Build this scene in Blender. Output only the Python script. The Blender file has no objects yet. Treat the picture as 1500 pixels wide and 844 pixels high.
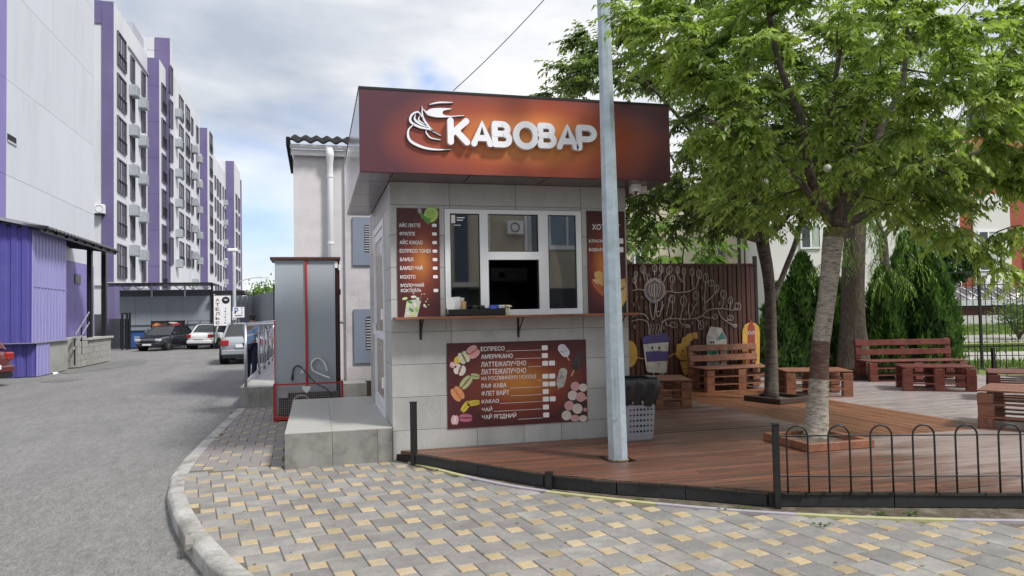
import bpy, bmesh, math, random
import numpy as np
from mathutils import Vector, Matrix
random.seed(7); RNG=np.random.default_rng(11)
R_=math.radians; PI=math.pi
S=bpy.context.scene; COL=S.collection
# ---------------------------------------------------------------- camera
FPX=1085.0; CX,CY=750.0,422.0; CAMZ=1.6
RM=((0.9666130,-0.0096574,0.2560586),(-0.2555422,0.0373964,0.9660744),(-0.0189054,-0.9992539,0.0336801))
cd=bpy.data.cameras.new('camera'); cam=bpy.data.objects.new('camera',cd); COL.objects.link(cam)
cd.sensor_width=36; cd.lens=FPX/1500*36; cd.clip_start=.05; cd.clip_end=3000
cam.matrix_world=Matrix(((RM[0][0],-RM[0][1],-RM[0][2],0),(RM[1][0],-RM[1][1],-RM[1][2],0),(RM[2][0],-RM[2][1],-RM[2][2],CAMZ),(0,0,0,1)))
S.camera=cam
S.render.resolution_x=1024; S.render.resolution_y=576
# survey helpers: where a sight line meets a real plane of the place (ground height z, facade Y, facade X)
def sight(x,y):
    c=(x-CX,y-CY,FPX); return Vector([sum(RM[i][j]*c[j] for j in range(3)) for i in range(3)])
def gp(x,y,z=0.): d=sight(x,y); return Vector((0,0,CAMZ))+d*((z-CAMZ)/d.z)
def pY(x,y,Y): d=sight(x,y); return Vector((0,0,CAMZ))+d*(Y/d.y)
def pX(x,y,X): d=sight(x,y); return Vector((0,0,CAMZ))+d*(X/d.x)
FWD=Vector((.2562,.9666,0)); RGT=Vector((.9666,-.2562,0))
# ---------------------------------------------------------------- sky, sun, exposure
SUN_EL,SUN_AZ=50,138    # azimuth clockwise from +Y
w=bpy.data.worlds.new('World'); S.world=w; w.use_nodes=True
nt=w.node_tree; nt.nodes.clear(); N=nt.nodes.new; L=nt.links.new
out=N('ShaderNodeOutputWorld'); bg=N('ShaderNodeBackground'); bg.inputs[1].default_value=.1; L(bg.outputs[0],out.inputs[0])
sky=N('ShaderNodeTexSky'); sky.sky_type='NISHITA'; sky.sun_disc=False; sky.sun_elevation=R_(SUN_EL); sky.sun_rotation=R_(SUN_AZ)
sky.air_density=1.2; sky.dust_density=1.0; sky.ozone_density=2.0
tc=N('ShaderNodeTexCoord'); mp=N('ShaderNodeMapping'); mp.inputs['Scale'].default_value=(1,1,2.6); L(tc.outputs['Generated'],mp.inputs[0])
def wnoise(sc,det,rough,off,dist=0.):
    m=N('ShaderNodeMapping'); m.inputs['Location'].default_value=off; L(mp.outputs[0],m.inputs[0])
    n=N('ShaderNodeTexNoise'); n.inputs['Scale'].default_value=sc; n.inputs['Detail'].default_value=det; n.inputs['Roughness'].default_value=rough; n.inputs['Distortion'].default_value=dist
    L(m.outputs[0],n.inputs['Vector']); return n.outputs[0]
def wmath(op,a,b=None,c=None,clamp=False):
    m=N('ShaderNodeMath'); m.operation=op; m.use_clamp=clamp
    for i,v in enumerate((a,b,c)):
        if v is None: continue
        if isinstance(v,(int,float)): m.inputs[i].default_value=v
        else: L(v,m.inputs[i])
    return m.outputs[0]
def wramp(f,stops):
    r=N('ShaderNodeValToRGB'); L(f,r.inputs[0]); e=r.color_ramp.elements
    while len(e)<len(stops): e.new(.5)
    for k,(p,c) in enumerate(stops): e[k].position=p; e[k].color=(*c,1)
    return r.outputs[0]
cl=wnoise(2.1,7,.52,(1.3,.4,.2),.25)
cl2=wnoise(5.5,5,.55,(4.,2.,1.),.3)
shade=wmath('ADD',wmath('MULTIPLY',cl,.75),wmath('MULTIPLY',cl2,.25))
CK=6.05
cc=wramp(shade,[(.34,(.50,.56,.66)),(.45,(.70,.74,.81)),(.52,(.90,.92,.95)),(.60,(1.04,1.04,1.05))])
cm=N('ShaderNodeMix'); cm.data_type='RGBA'; cm.blend_type='MULTIPLY'; cm.inputs[0].default_value=1; L(cc,cm.inputs[6]); cm.inputs[7].default_value=(CK,CK,CK,1)
# openings in the cloud: a few noise gaps all round, and the gaps seen over the kiosk and low down the street
gap=wnoise(1.7,4,.5,(7.7,3.1,2.2),.3)
mask=wmath('SUBTRACT',gap,.70); mask=wmath('MULTIPLY',mask,9,clamp=True)
def spot(x,y,r0,r1,amt,sx=1.0):
    d=sight(x,y).normalized()
    v=N('ShaderNodeVectorMath'); v.operation='DISTANCE'; L(tc.outputs['Generated'],v.inputs[0]); v.inputs[1].default_value=d
    wob=wmath('MULTIPLY',wmath('SUBTRACT',cl2,.5),r1*1.6)
    dd=wmath('ADD',v.outputs['Value'],wob)
    m=N('ShaderNodeMapRange'); m.inputs['From Min'].default_value=r1; m.inputs['From Max'].default_value=r0; m.inputs['To Min'].default_value=0; m.inputs['To Max'].default_value=amt
    L(dd,m.inputs['Value']); return m.outputs[0]
for s in (spot(620,104,.0,.022,.42),spot(628,117,.0,.026,.55),spot(640,128,.0,.030,.45),spot(576,126,.0,.026,.3),spot(375,325,.02,.13,.46),spot(425,285,.02,.12,.22)): mask=wmath('MAXIMUM',mask,s)
sk=N('ShaderNodeMix'); sk.data_type='RGBA'; sk.blend_type='MULTIPLY'; sk.inputs[0].default_value=1; L(sky.outputs[0],sk.inputs[6]); sk.inputs[7].default_value=(.66,.93,1.38,1)
mx=N('ShaderNodeMix'); mx.data_type='RGBA'; L(mask,mx.inputs[0]); L(cm.outputs[2],mx.inputs[6]); L(sk.outputs[2],mx.inputs[7]); L(mx.outputs[2],bg.inputs[0])
sd=bpy.data.lights.new('sun','SUN'); sd.energy=2.3; sd.angle=R_(10); sd.color=(1,.96,.9); so=bpy.data.objects.new('sun',sd); COL.objects.link(so)
az,el=R_(SUN_AZ),R_(SUN_EL); dv=Vector((math.sin(az)*math.cos(el),math.cos(az)*math.cos(el),math.sin(el)))
so.rotation_euler=dv.to_track_quat('Z','Y').to_euler(); so.location=dv*60
S.view_settings.view_transform='Standard'; S.view_settings.look='None'; S.view_settings.gamma=1; S.view_settings.exposure=.76
# ---------------------------------------------------------------- materials
MC={}
def mat(name,col,rough=.6,var=.10,scale=4.,rnd=0.,bump=0.,bscale=60.,metal=0.,spec=.5,stain=None,sscale=2.,sthr=.55,stretch=(1,1,1),coat=0.,emit=None,alpha=None,tint=None,trans=0.,rvar=0.,grain=0.,gscale=90.):
    if name in MC: return MC[name]
    m=bpy.data.materials.new(name); MC[name]=m; m.use_nodes=True; t=m.node_tree; t.nodes.clear(); n=t.nodes.new; l=t.links.new
    o=n('ShaderNodeOutputMaterial'); p=n('ShaderNodeBsdfPrincipled'); l(p.outputs[0],o.inputs[0])
    p.inputs['Roughness'].default_value=rough; p.inputs['Metallic'].default_value=metal; p.inputs['Specular IOR Level'].default_value=spec
    p.inputs['Coat Weight'].default_value=coat; p.inputs['Coat Roughness'].default_value=.08
    c=n('ShaderNodeTexCoord'); oi=n('ShaderNodeObjectInfo'); mp=n('ShaderNodeMapping'); mp.inputs['Scale'].default_value=stretch
    cb=n('ShaderNodeCombineXYZ'); mu=n('ShaderNodeMath'); mu.operation='MULTIPLY'; mu.inputs[1].default_value=57.; l(oi.outputs['Random'],mu.inputs[0])
    for i in range(3): l(mu.outputs[0],cb.inputs[i])
    l(c.outputs['Object'],mp.inputs[0]); l(cb.outputs[0],mp.inputs['Location'])
    def noise(sc,det=5,ro=.6):
        q=n('ShaderNodeTexNoise'); q.inputs['Scale'].default_value=sc; q.inputs['Detail'].default_value=det; q.inputs['Roughness'].default_value=ro; l(mp.outputs[0],q.inputs['Vector']); return q.outputs[0]
    def mix(f,a,b,mode='MIX'):
        q=n('ShaderNodeMix'); q.data_type='RGBA'; q.blend_type=mode
        if isinstance(f,(int,float)): q.inputs[0].default_value=f
        else: l(f,q.inputs[0])
        for k,v in ((6,a),(7,b)):
            if isinstance(v,tuple): q.inputs[k].default_value=(*v[:3],1)
            else: l(v,q.inputs[k])
        return q.outputs[2]
    def rng(v,a,b,c0=0.,c1=1.):
        q=n('ShaderNodeMapRange'); l(v,q.inputs['Value'])
        for k,x in zip(('From Min','From Max','To Min','To Max'),(a,b,c0,c1)): q.inputs[k].default_value=x
        return q.outputs[0]
    lo=tuple(x*(1-var) for x in col); hi=tuple(min(1,x*(1+var)) for x in col)
    nz=noise(scale); cur=mix(rng(nz,.3,.7),lo,hi)
    if stain: 
        st=noise(sscale,6,.65); cur=mix(rng(st,sthr-.08,sthr+.12),cur,tuple(stain))
    if rnd:
        a=rng(oi.outputs['Random'],0,1,1-rnd,1+rnd); q=n('ShaderNodeCombineXYZ'); [l(a,q.inputs[i]) for i in range(3)]
        cur=mix(1.,cur,q.outputs[0],'MULTIPLY')
    if grain:
        ga=rng(noise(gscale,3,.75),.3,.7,1-grain,1+grain); gb=rng(noise(gscale*.22,4,.7),.3,.7,1-grain*.5,1+grain*.5); gm=n('ShaderNodeMath'); gm.operation='MULTIPLY'; l(ga,gm.inputs[0]); l(gb,gm.inputs[1]); q=n('ShaderNodeCombineXYZ'); [l(gm.outputs[0],q.inputs[i]) for i in range(3)]; cur=mix(1.,cur,q.outputs[0],'MULTIPLY')
    if tint:
        at=n('ShaderNodeAttribute'); at.attribute_name='tint'; cur=mix(at.outputs['Fac'],cur,tuple(tint))
    l(cur,p.inputs['Base Color'])
    if rvar: l(rng(noise(scale*.7+.3),.3,.7,max(.02,rough-rvar),min(1,rough+rvar)),p.inputs['Roughness'])
    if bump:
        b=n('ShaderNodeBump'); b.inputs['Strength'].default_value=min(1,bump); b.inputs['Distance'].default_value=.01; l(noise(bscale,6),b.inputs['Height']); l(b.outputs[0],p.inputs['Normal'])
    if emit: p.inputs['Emission Color'].default_value=(*emit[:3],1); p.inputs['Emission Strength'].default_value=emit[3]
    if alpha is not None: p.inputs['Alpha'].default_value=alpha
    if trans:
        tr=n('ShaderNodeBsdfTranslucent'); ms=n('ShaderNodeMixShader'); ms.inputs[0].default_value=trans
        tcx=mix(1.,cur,(1.25,1.35,.65),'MULTIPLY'); l(tcx,tr.inputs[0]); l(p.outputs[0],ms.inputs[1]); l(tr.outputs[0],ms.inputs[2]); l(ms.outputs[0],o.inputs[0])
    return m
def radial(name,c0,c1,c2,cx,cy,rx,ry,rough=.35,ax=('X','Z')):
    # printed panel: radial colour gradient of the print, centred at local (cx,cy)
    m=bpy.data.materials.new(name); m.use_nodes=True; t=m.node_tree; n=t.nodes.new; l=t.links.new; p=t.nodes['Principled BSDF']
    c=n('ShaderNodeTexCoord'); sp=n('ShaderNodeSeparateXYZ'); l(c.outputs['Object'],sp.inputs[0])
    def f(o,cc,r):
        a=n('ShaderNodeMath'); a.operation='SUBTRACT'; l(o,a.inputs[0]); a.inputs[1].default_value=cc
        b=n('ShaderNodeMath'); b.operation='DIVIDE'; l(a.outputs[0],b.inputs[0]); b.inputs[1].default_value=r
        d=n('ShaderNodeMath'); d.operation='MULTIPLY'; l(b.outputs[0],d.inputs[0]); l(b.outputs[0],d.inputs[1]); return d.outputs[0]
    s=n('ShaderNodeMath'); l(f(sp.outputs[ax[0]],cx,rx),s.inputs[0]); l(f(sp.outputs[ax[1]],cy,ry),s.inputs[1])
    q=n('ShaderNodeMath'); q.operation='SQRT'; l(s.outputs[0],q.inputs[0])
    nz=n('ShaderNodeTexNoise'); nz.inputs['Scale'].default_value=1.2; l(c.outputs['Object'],nz.inputs['Vector'])
    ad=n('ShaderNodeMath'); ad.operation='MULTIPLY_ADD'; l(nz.outputs[0],ad.inputs[0]); ad.inputs[1].default_value=.25; l(q.outputs[0],ad.inputs[2])
    r=n('ShaderNodeValToRGB'); l(ad.outputs[0],r.inputs[0]); e=r.color_ramp.elements; e.new(.5)
    e[0].position=.12; e[0].color=(*c0,1); e[1].position=.62; e[1].color=(*c1,1); e[2].position=1.; e[2].color=(*c2,1)
    l(r.outputs[0],p.inputs['Base Color']); p.inputs['Roughness'].default_value=rough; return m
def glassmat(name,col=(.02,.025,.03),rough=.02,tr=0.0):
    if name in MC: return MC[name]
    m=bpy.data.materials.new(name); MC[name]=m; m.use_nodes=True; t=m.node_tree; n=t.nodes.new; l=t.links.new; t.nodes.clear()
    o=n('ShaderNodeOutputMaterial'); g=n('ShaderNodeBsdfGlossy'); g.inputs['Roughness'].default_value=rough; g.inputs[0].default_value=(1,1,1,1)
    if tr: b=n('ShaderNodeBsdfTransparent'); b.inputs[0].default_value=(tr,tr,tr,1)
    else: b=n('ShaderNodeBsdfDiffuse'); b.inputs[0].default_value=(*col,1)
    f=n('ShaderNodeFresnel'); f.inputs[0].default_value=3.1 if tr else 1.7
    ms=n('ShaderNodeMixShader'); l(f.outputs[0],ms.inputs[0]); l(b.outputs[0],ms.inputs[1]); l(g.outputs[0],ms.inputs[2]); l(ms.outputs[0],o.inputs[0]); return m
ASPH=mat('asphalt',(.195,.193,.19),.88,.10,1.3,bump=.7,bscale=110,stain=(.165,.164,.162),sscale=1.1,sthr=.57,grain=.38,gscale=70,stretch=(1,.35,1))
PAVE=mat('paver_grey',(.222,.215,.208),.85,.12,6,rnd=.15,bump=.45,bscale=90,stain=(.31,.30,.275),sscale=2.2,sthr=.56,grain=.20,gscale=120)
PAVR=mat('paver_brownish',(.225,.21,.20),.8,.10,9,rnd=.16,bump=.35,bscale=90)
PAVY=mat('paver_yellow',(.40,.315,.19),.85,.12,9,rnd=.18,bump=.4,bscale=90,stain=(.36,.31,.23),sscale=4,sthr=.54,grain=.18,gscale=120)
SAND=mat('joint_sand',(.13,.115,.095),.95,.3,20,bump=.4)
KERB=mat('kerb_concrete',(.40,.395,.375),.9,.14,5,rnd=.08,bump=1.,bscale=40,stain=(.22,.21,.19),sscale=3.5,sthr=.54,grain=.2)
SOIL=mat('soil',(.09,.072,.05),.95,.35,14,bump=1,bscale=40,stain=(.20,.18,.14),sscale=6,sthr=.55)
BORY=mat('border_yellow',(.42,.41,.22),.85,.12,10,bump=.4); BORW=mat('border_lilac',(.36,.34,.38),.85,.1,10,bump=.4)
def woodmat(name,col,rough,stain,sthr=.55,rnd=.2,stretch=(1.2,14,6),sscale=1.2,rvar=.12):
    return mat(name,col,rough,.30,2.2,rnd=rnd,bump=.35,bscale=8,stain=stain,sscale=sscale,sthr=sthr,stretch=stretch,rvar=rvar)
DKA=woodmat('deck_red',(.165,.064,.036),.38,(.085,.058,.048),.52,rnd=.26)
DKO=woodmat('deck_orange',(.215,.088,.040),.45,(.12,.052,.028),.58,stretch=(14,1.2,6))
DKW=woodmat('deck_wet_sheen',(.37,.31,.30),.22,(.47,.44,.44),.50,rnd=.10,rvar=.08)  # wet boards, with the pale sky reflection put into the base colour
def wetsheen(m,pale,x0,x1):  # mixes the sky's pale reflection on wet boards into the colour, growing with X
    t=m.node_tree; n=t.nodes.new; l=t.links.new; p=[x for x in t.nodes if x.type=='BSDF_PRINCIPLED'][0]; src=p.inputs['Base Color'].links[0].from_socket
    c=n('ShaderNodeTexCoord'); sp=n('ShaderNodeSeparateXYZ'); l(c.outputs['Object'],sp.inputs[0]); mp=n('ShaderNodeMapping'); mp.inputs['Scale'].default_value=(.5,2.6,1); l(c.outputs['Object'],mp.inputs[0]); nz=n('ShaderNodeTexNoise'); nz.inputs['Scale'].default_value=1.6; nz.inputs['Detail'].default_value=7; nz.inputs['Roughness'].default_value=.7; l(mp.outputs[0],nz.inputs['Vector'])
    a=n('ShaderNodeMath'); a.operation='MULTIPLY_ADD'; l(nz.outputs[0],a.inputs[0]); a.inputs[1].default_value=5.5; l(sp.outputs['X'],a.inputs[2])
    r=n('ShaderNodeMapRange'); r.interpolation_type='SMOOTHSTEP'; l(a.outputs[0],r.inputs['Value']); r.inputs['From Min'].default_value=x0+2.75; r.inputs['From Max'].default_value=x1+2.75; r.inputs['To Max'].default_value=.85
    q=n('ShaderNodeMix'); q.data_type='RGBA'; l(r.outputs[0],q.inputs[0]); l(src,q.inputs[6]); q.inputs[7].default_value=(*pale,1); l(q.outputs[2],p.inputs['Base Color'])
wetsheen(DKA,(.36,.30,.285),4.7,7.0)
EDGE=mat('deck_edge_dark',(.035,.028,.022),.8,.4,6,rnd=.3,bump=.6,bscale=20)
PAL=woodmat('pallet_stain',(.25,.105,.060),.45,(.13,.058,.038),.60,rnd=.18,stretch=(3,3,3),sscale=3)
PALR=woodmat('pallet_mahogany',(.15,.040,.030),.36,(.10,.032,.026),.60,rnd=.15,stretch=(3,3,3),sscale=3)
BLK=mat('black_paint',(.012,.013,.014),.42,.2,10); FASC=mat('black_fascia',(.022,.024,.027),.55,.25,30,bump=.5,bscale=160)
GALV=mat('galvanised',(.42,.50,.56),.42,.12,7,metal=.35,bump=.15,bscale=30,stain=(.34,.41,.46),sscale=9,sthr=.55)
STEEL=mat('stainless',(.50,.53,.56),.32,.08,7,metal=.8)
PVC=mat('white_pvc',(.78,.80,.84),.3,.02,3); WHT=mat('white_paint',(.80,.80,.82),.5,.03,6)
LETW=mat('letter_face',(.86,.87,.93),.35,.02,3); LETS=mat('letter_side',(.62,.60,.62),.5,.03,3)
BRN=mat('brown_metal',(.075,.028,.020),.45,.15,6); RED=mat('red_paint',(.48,.022,.018),.4,.1,6)
MARO=mat('maroon_composite',(.075,.040,.048),.32,.06,3,coat=.3)
COMPG=mat('composite_side',(.30,.265,.27),.22,.04,2,coat=.5)
TXT=mat('print_white',(.84,.83,.84),.5,.02,3)
GLS=glassmat('kiosk_glass',tr=.75); GLD=glassmat('dark_glass',(.035,.036,.05)); GLC=glassmat('car_glass',(.02,.024,.026),.03)
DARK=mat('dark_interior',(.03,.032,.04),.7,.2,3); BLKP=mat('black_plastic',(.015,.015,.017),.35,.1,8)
def tilemat(name,col,vein,rnd=.05,rough=.38):
    m=mat(name,col,rough,.10,2.2,rnd=rnd,bump=.05,bscale=20,stain=tuple(x*.84 for x in col),sscale=1.5,sthr=.56,stretch=(1.5,1.5,.7),rvar=.08)
    t=m.node_tree; n=t.nodes.new; l=t.links.new; p=[x for x in t.nodes if x.type=='BSDF_PRINCIPLED'][0]
    src=p.inputs['Base Color'].links[0].from_socket; mp=[x for x in t.nodes if x.type=='MAPPING'][0]
    nz=n('ShaderNodeTexNoise'); nz.inputs['Scale'].default_value=2.6; nz.inputs['Detail'].default_value=8; nz.inputs['Roughness'].default_value=.6; nz.inputs['Distortion'].default_value=1.4
    rt=n('ShaderNodeMapping'); rt.inputs['Rotation'].default_value=(0,R_(32),0); rt.inputs['Scale'].default_value=(.9,1,2.2); l(mp.outputs[0],rt.inputs[0]); l(rt.outputs[0],nz.inputs['Vector'])
    a=n('ShaderNodeMath'); a.operation='SUBTRACT'; l(nz.outputs[0],a.inputs[0]); a.inputs[1].default_value=.5
    b=n('ShaderNodeMath'); b.operation='ABSOLUTE'; l(a.outputs[0],b.inputs[0])
    r=n('ShaderNodeMapRange'); l(b.outputs[0],r.inputs['Value']); r.inputs['From Min'].default_value=0; r.inputs['From Max'].default_value=.011; r.inputs['To Min'].default_value=.42; r.inputs['To Max'].default_value=0
    q=n('ShaderNodeMix'); q.data_type='RGBA'; l(r.outputs[0],q.inputs[0]); l(src,q.inputs[6]); q.inputs[7].default_value=(*vein,1); l(q.outputs[2],p.inputs['Base Color']); return m
TILE=tilemat('grey_marble_tile',(.43,.435,.43),(.56,.56,.55),rnd=.02); TILEB=mat('grey_step_tile',(.25,.25,.235),.55,.16,3.5,rnd=.08,stain=(.16,.155,.14),sscale=4,sthr=.56,bump=.1,bscale=15)
TILET=mat('pale_step_tile',(.42,.42,.39),.45,.08,2,rnd=.04,stretch=(1,5,1),bump=.1,bscale=15); GROUT=mat('grout',(.30,.30,.29),.9,.1,9)
# ---------------------------------------------------------------- geometry helpers
class MB:
    def __init__(s): s.v=[]; s.f=[]; s.m=[]
    def add(s,vs,fs,mi=0):
        o=len(s.v); s.v+= [tuple(v) for v in vs]; s.f+=[tuple(i+o for i in f) for f in fs]; s.m+=[mi]*len(fs); return s
    def box(s,x0,x1,y0,y1,z0,z1,mi=0,M=None):
        v=[(x,y,z) for z in (z0,z1) for x,y in ((x0,y0),(x1,y0),(x1,y1),(x0,y1))]
        if M is not None: v=[tuple(M@Vector(a)) for a in v]
        return s.add(v,[(3,2,1,0),(4,5,6,7),(0,1,5,4),(1,2,6,5),(2,3,7,6),(3,0,4,7)],mi)
    def cbox(s,x0,x1,y0,y1,z0,z1,c=.004,mi=0,M=None):
        vs=[];
        for sx in (0,1):
            for sy in (0,1):
                for sz in (0,1):
                    X,Y,Z=(x0,x1)[sx],(y0,y1)[sy],(z0,z1)[sz]; dx,dy,dz=(c,-c)[sx],(c,-c)[sy],(c,-c)[sz]
                    vs+=[(X,Y+dy,Z+dz),(X+dx,Y,Z+dz),(X+dx,Y+dy,Z)]
        ix=lambda a,b,d,k:(a*4+b*2+d)*3+k
        fs=[]
        for sx in (0,1):
            f=[ix(sx,0,0,0),ix(sx,1,0,0),ix(sx,1,1,0),ix(sx,0,1,0)]; fs.append(f if sx else f[::-1])
        for sy in (0,1):
            f=[ix(0,sy,0,1),ix(1,sy,0,1),ix(1,sy,1,1),ix(0,sy,1,1)]; fs.append(f[::-1] if sy else f)
        for sz in (0,1):
            f=[ix(0,0,sz,2),ix(1,0,sz,2),ix(1,1,sz,2),ix(0,1,sz,2)]; fs.append(f if sz else f[::-1])
        for a in (0,1):
            for b in (0,1):
                f=[ix(a,b,0,0),ix(a,b,0,1),ix(a,b,1,1),ix(a,b,1,0)]; fs.append(f if (a+b)%2==0 else f[::-1])
                f=[ix(0,a,b,1),ix(1,a,b,1),ix(1,a,b,2),ix(0,a,b,2)]; fs.append(f if (a+b)%2 else f[::-1])
                f=[ix(a,0,b,0),ix(a,1,b,0),ix(a,1,b,2),ix(a,0,b,2)]; fs.append(f if (a+b)%2==0 else f[::-1])
                for d in (0,1):
                    f=[ix(a,b,d,k) for k in (0,1,2)]; fs.append(f if (a+b+d)%2 else f[::-1])
        if M is not None: vs=[tuple(M@Vector(a)) for a in vs]
        return s.add(vs,fs,mi)
    def tube(s,pts,r,n=8,mi=0,cap=True):
        pts=[Vector(p) for p in pts]; rs=r if isinstance(r,(list,tuple)) else [r]*len(pts); base=len(s.v); up=None; vs=[]
        for i,p in enumerate(pts):
            t=(pts[min(i+1,len(pts)-1)]-pts[max(i-1,0)]); t=t.normalized() if t.length>1e-9 else Vector((0,0,1))
            if up is None: up=t.orthogonal().normalized()
            else:
                up=up-t*up.dot(t); up=up.normalized() if up.length>1e-6 else t.orthogonal().normalized()
            b=t.cross(up)
            for k in range(n): a=2*PI*k/n; vs.append(p+(up*math.cos(a)+b*math.sin(a))*rs[i])
        fs=[(i*n+k,i*n+(k+1)%n,(i+1)*n+(k+1)%n,(i+1)*n+k) for i in range(len(pts)-1) for k in range(n)]
        if cap: fs+= [tuple(range(n))[::-1],tuple((len(pts)-1)*n+k for k in range(n))]
        return s.add(vs,fs,mi)
    def cyl(s,x,y,z0,z1,r,n=16,mi=0,r2=None): return s.tube([(x,y,z0),(x,y,z1)],[r,r if r2 is None else r2],n,mi)
    def lathe(s,prof,n=20,mi=0,c=(0,0,0)):
        vs=[(c[0]+r*math.cos(2*PI*k/n),c[1]+r*math.sin(2*PI*k/n),c[2]+z) for r,z in prof for k in range(n)]
        fs=[(i*n+k,i*n+(k+1)%n,(i+1)*n+(k+1)%n,(i+1)*n+k) for i in range(len(prof)-1) for k in range(n)]
        return s.add(vs,fs,mi)
    def prism(s,poly,z0,z1,mi=0):   # poly in xy
        n=len(poly); vs=[(x,y,z0) for x,y in poly]+[(x,y,z1) for x,y in poly]
        a=sum(poly[i][0]*poly[(i+1)%n][1]-poly[(i+1)%n][0]*poly[i][1] for i in range(n))
        fs=[tuple(range(n))[::-1],tuple(range(n,2*n))]+[(i,(i+1)%n,(i+1)%n+n,i+n) for i in range(n)]
        if a<0: fs=[f[::-1] for f in fs]
        return s.add(vs,fs,mi)
    def stroke(s,pts,w,d0,d1,mi=0,fr=None,capn=5):
        """ribbon with round ends drawn in a frame; depth d0..d1 towards the viewer. fr(u,v,d)->xyz"""
        pts=[Vector((p[0],p[1])) for p in pts]; n=len(pts); ws=w if isinstance(w,(list,tuple)) else [w]*n
        closed=(pts[0]-pts[-1]).length<1e-6 and n>3
        L_,R2=[],[]
        for i in range(n):
            if closed: a=pts[(i-1) if i>0 else n-2]; b=pts[(i+1) if i<n-1 else 1]
            else: a=pts[max(i-1,0)]; b=pts[min(i+1,n-1)]
            t=(b-a).normalized() if (b-a).length>1e-9 else Vector((1,0)); nn=Vector((-t.y,t.x))
            L_.append(pts[i]+nn*ws[i]); R2.append(pts[i]-nn*ws[i])
        m=n
        vs=[]
        for i in range(n):
            for q in (L_[i],R2[i]):
                for d in (d0,d1): vs.append(fr(q.x,q.y,d))
        fs=[]
        for i in range(n-1):
            a=i*4; b=a+4
            fs+=[(a+1,a+3,b+3,b+1),(a,b,b+2,a+2),(a,a+1,b+1,b),(a+2,b+2,b+3,a+3)]
        if not closed:
            for i,sg in ((0,-1),(n-1,1)):
                t=(pts[1]-pts[0] if i==0 else pts[-1]-pts[-2]).normalized()*sg; a0=math.atan2(t.y,t.x); c=pts[i]; base=len(vs)
                for k in range(capn+1):
                    a=a0-PI/2+PI*k/capn
                    for d in (d0,d1): vs.append(fr(c.x+ws[i]*math.cos(a),c.y+ws[i]*math.sin(a),d))
                fs.append(tuple(base+2*k+1 for k in range(capn+1))); fs.append(tuple(base+2*k for k in range(capn+1))[::-1])
                fs+=[(base+2*k,base+2*k+2,base+2*k+3,base+2*k+1) for k in range(capn)]
        return s.add(vs,fs,mi)
    def poly2(s,pts,d0,d1,mi=0,fr=None):
        n=len(pts); vs=[fr(p[0],p[1],d) for p in pts for d in (d0,d1)]
        return s.add(vs,[tuple(2*k+1 for k in range(n)),tuple(2*k for k in range(n))[::-1]]+[(2*k,2*((k+1)%n),2*((k+1)%n)+1,2*k+1) for k in range(n)],mi)
ORG={}
def worldorg(o):
    v=Vector((0,0,0))
    while o is not None: v=v+o.location; o=o.parent
    return v
def link(o,parent=None):
    COL.objects.link(o)
    if parent is not None: o.parent=parent
    return o
def tag(o,label=None,cat=None,group=None,kind=None):
    if label: o['label']=label
    if cat: o['category']=cat
    if group: o['group']=group
    if kind: o['kind']=kind
    return o
def mesh(name,mb,mats,smooth=False):
    me=bpy.data.meshes.new(name); me.from_pydata([tuple(v) for v in mb.v],[],mb.f)
    for m in (mats if isinstance(mats,(list,tuple)) else [mats]): me.materials.append(m)
    if any(mb.m): me.polygons.foreach_set('material_index',mb.m)
    if smooth: me.polygons.foreach_set('use_smooth',[True]*len(me.polygons))
    me.update(); return me
def fixn(me):
    b=bmesh.new(); b.from_mesh(me); bmesh.ops.recalc_face_normals(b,faces=b.faces); b.to_mesh(me); b.free(); return me
def part(name,mb,m,parent=None,world=True,smooth=False,loc=None,rot=None,fix=False):
    if world and parent is not None:
        o=worldorg(parent); mb.v=[(v[0]-o.x,v[1]-o.y,v[2]-o.z) for v in mb.v]
    me=mesh(name,mb,m,smooth)
    if fix: fixn(me)
    ob=bpy.data.objects.new(name,me); link(ob,parent)
    if loc is not None: ob.location=loc
    if rot is not None: ob.rotation_euler=rot
    return ob
def single(name,mb,m,label,cat,group=None,smooth=False,fix=False,kind=None):
    """top-level one-mesh thing with its origin at its base"""
    a=np.array(mb.v); o=Vector((a[:,0].mean(),a[:,1].mean(),a[:,2].min())); mb.v=[(v[0]-o.x,v[1]-o.y,v[2]-o.z) for v in mb.v]
    ob=part(name,mb,m,None,False,smooth,fix=fix); ob.location=o; return tag(ob,label,cat,group,kind)
def thing(name,loc,label,cat,group=None,rz=0.):
    o=bpy.data.objects.new(name,None); o.empty_display_size=.2; link(o); o.location=loc; o.rotation_euler=(0,0,rz); return tag(o,label,cat,group)
def structure(name,mb,m,smooth=False,fix=False):
    o=part(name,mb,m,None,False,smooth,fix=fix); return tag(o,None,None,None,'structure')
BC={}
def boxpiece(name,dx,dy,dz,m,parent,loc,rot=(0,0,0),c=.004):
    """a box piece centred in xy, bottom at 0; alike pieces share mesh data"""
    k=(name,round(dx,3),round(dy,3),round(dz,3),m.name,c)
    if k not in BC:
        b=MB(); 
        if c: b.cbox(-dx/2,dx/2,-dy/2,dy/2,0,dz,c)
        else: b.box(-dx/2,dx/2,-dy/2,dy/2,0,dz)
        BC[k]=mesh(name,b,m)
    o=bpy.data.objects.new(name,BC[k]); link(o,parent); o.location=loc; o.rotation_euler=rot; return o
def inst(name,me,parent,loc=(0,0,0),rot=(0,0,0),sc=None):
    o=bpy.data.objects.new(name,me); link(o,parent); o.location=loc; o.rotation_euler=rot
    if sc is not None: o.scale=sc
    return o
def copy_tree(o,parent=None):
    c=o.copy(); COL.objects.link(c); c.parent=parent
    for ch in list(o.children): copy_tree(ch,c)
    return c
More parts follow.
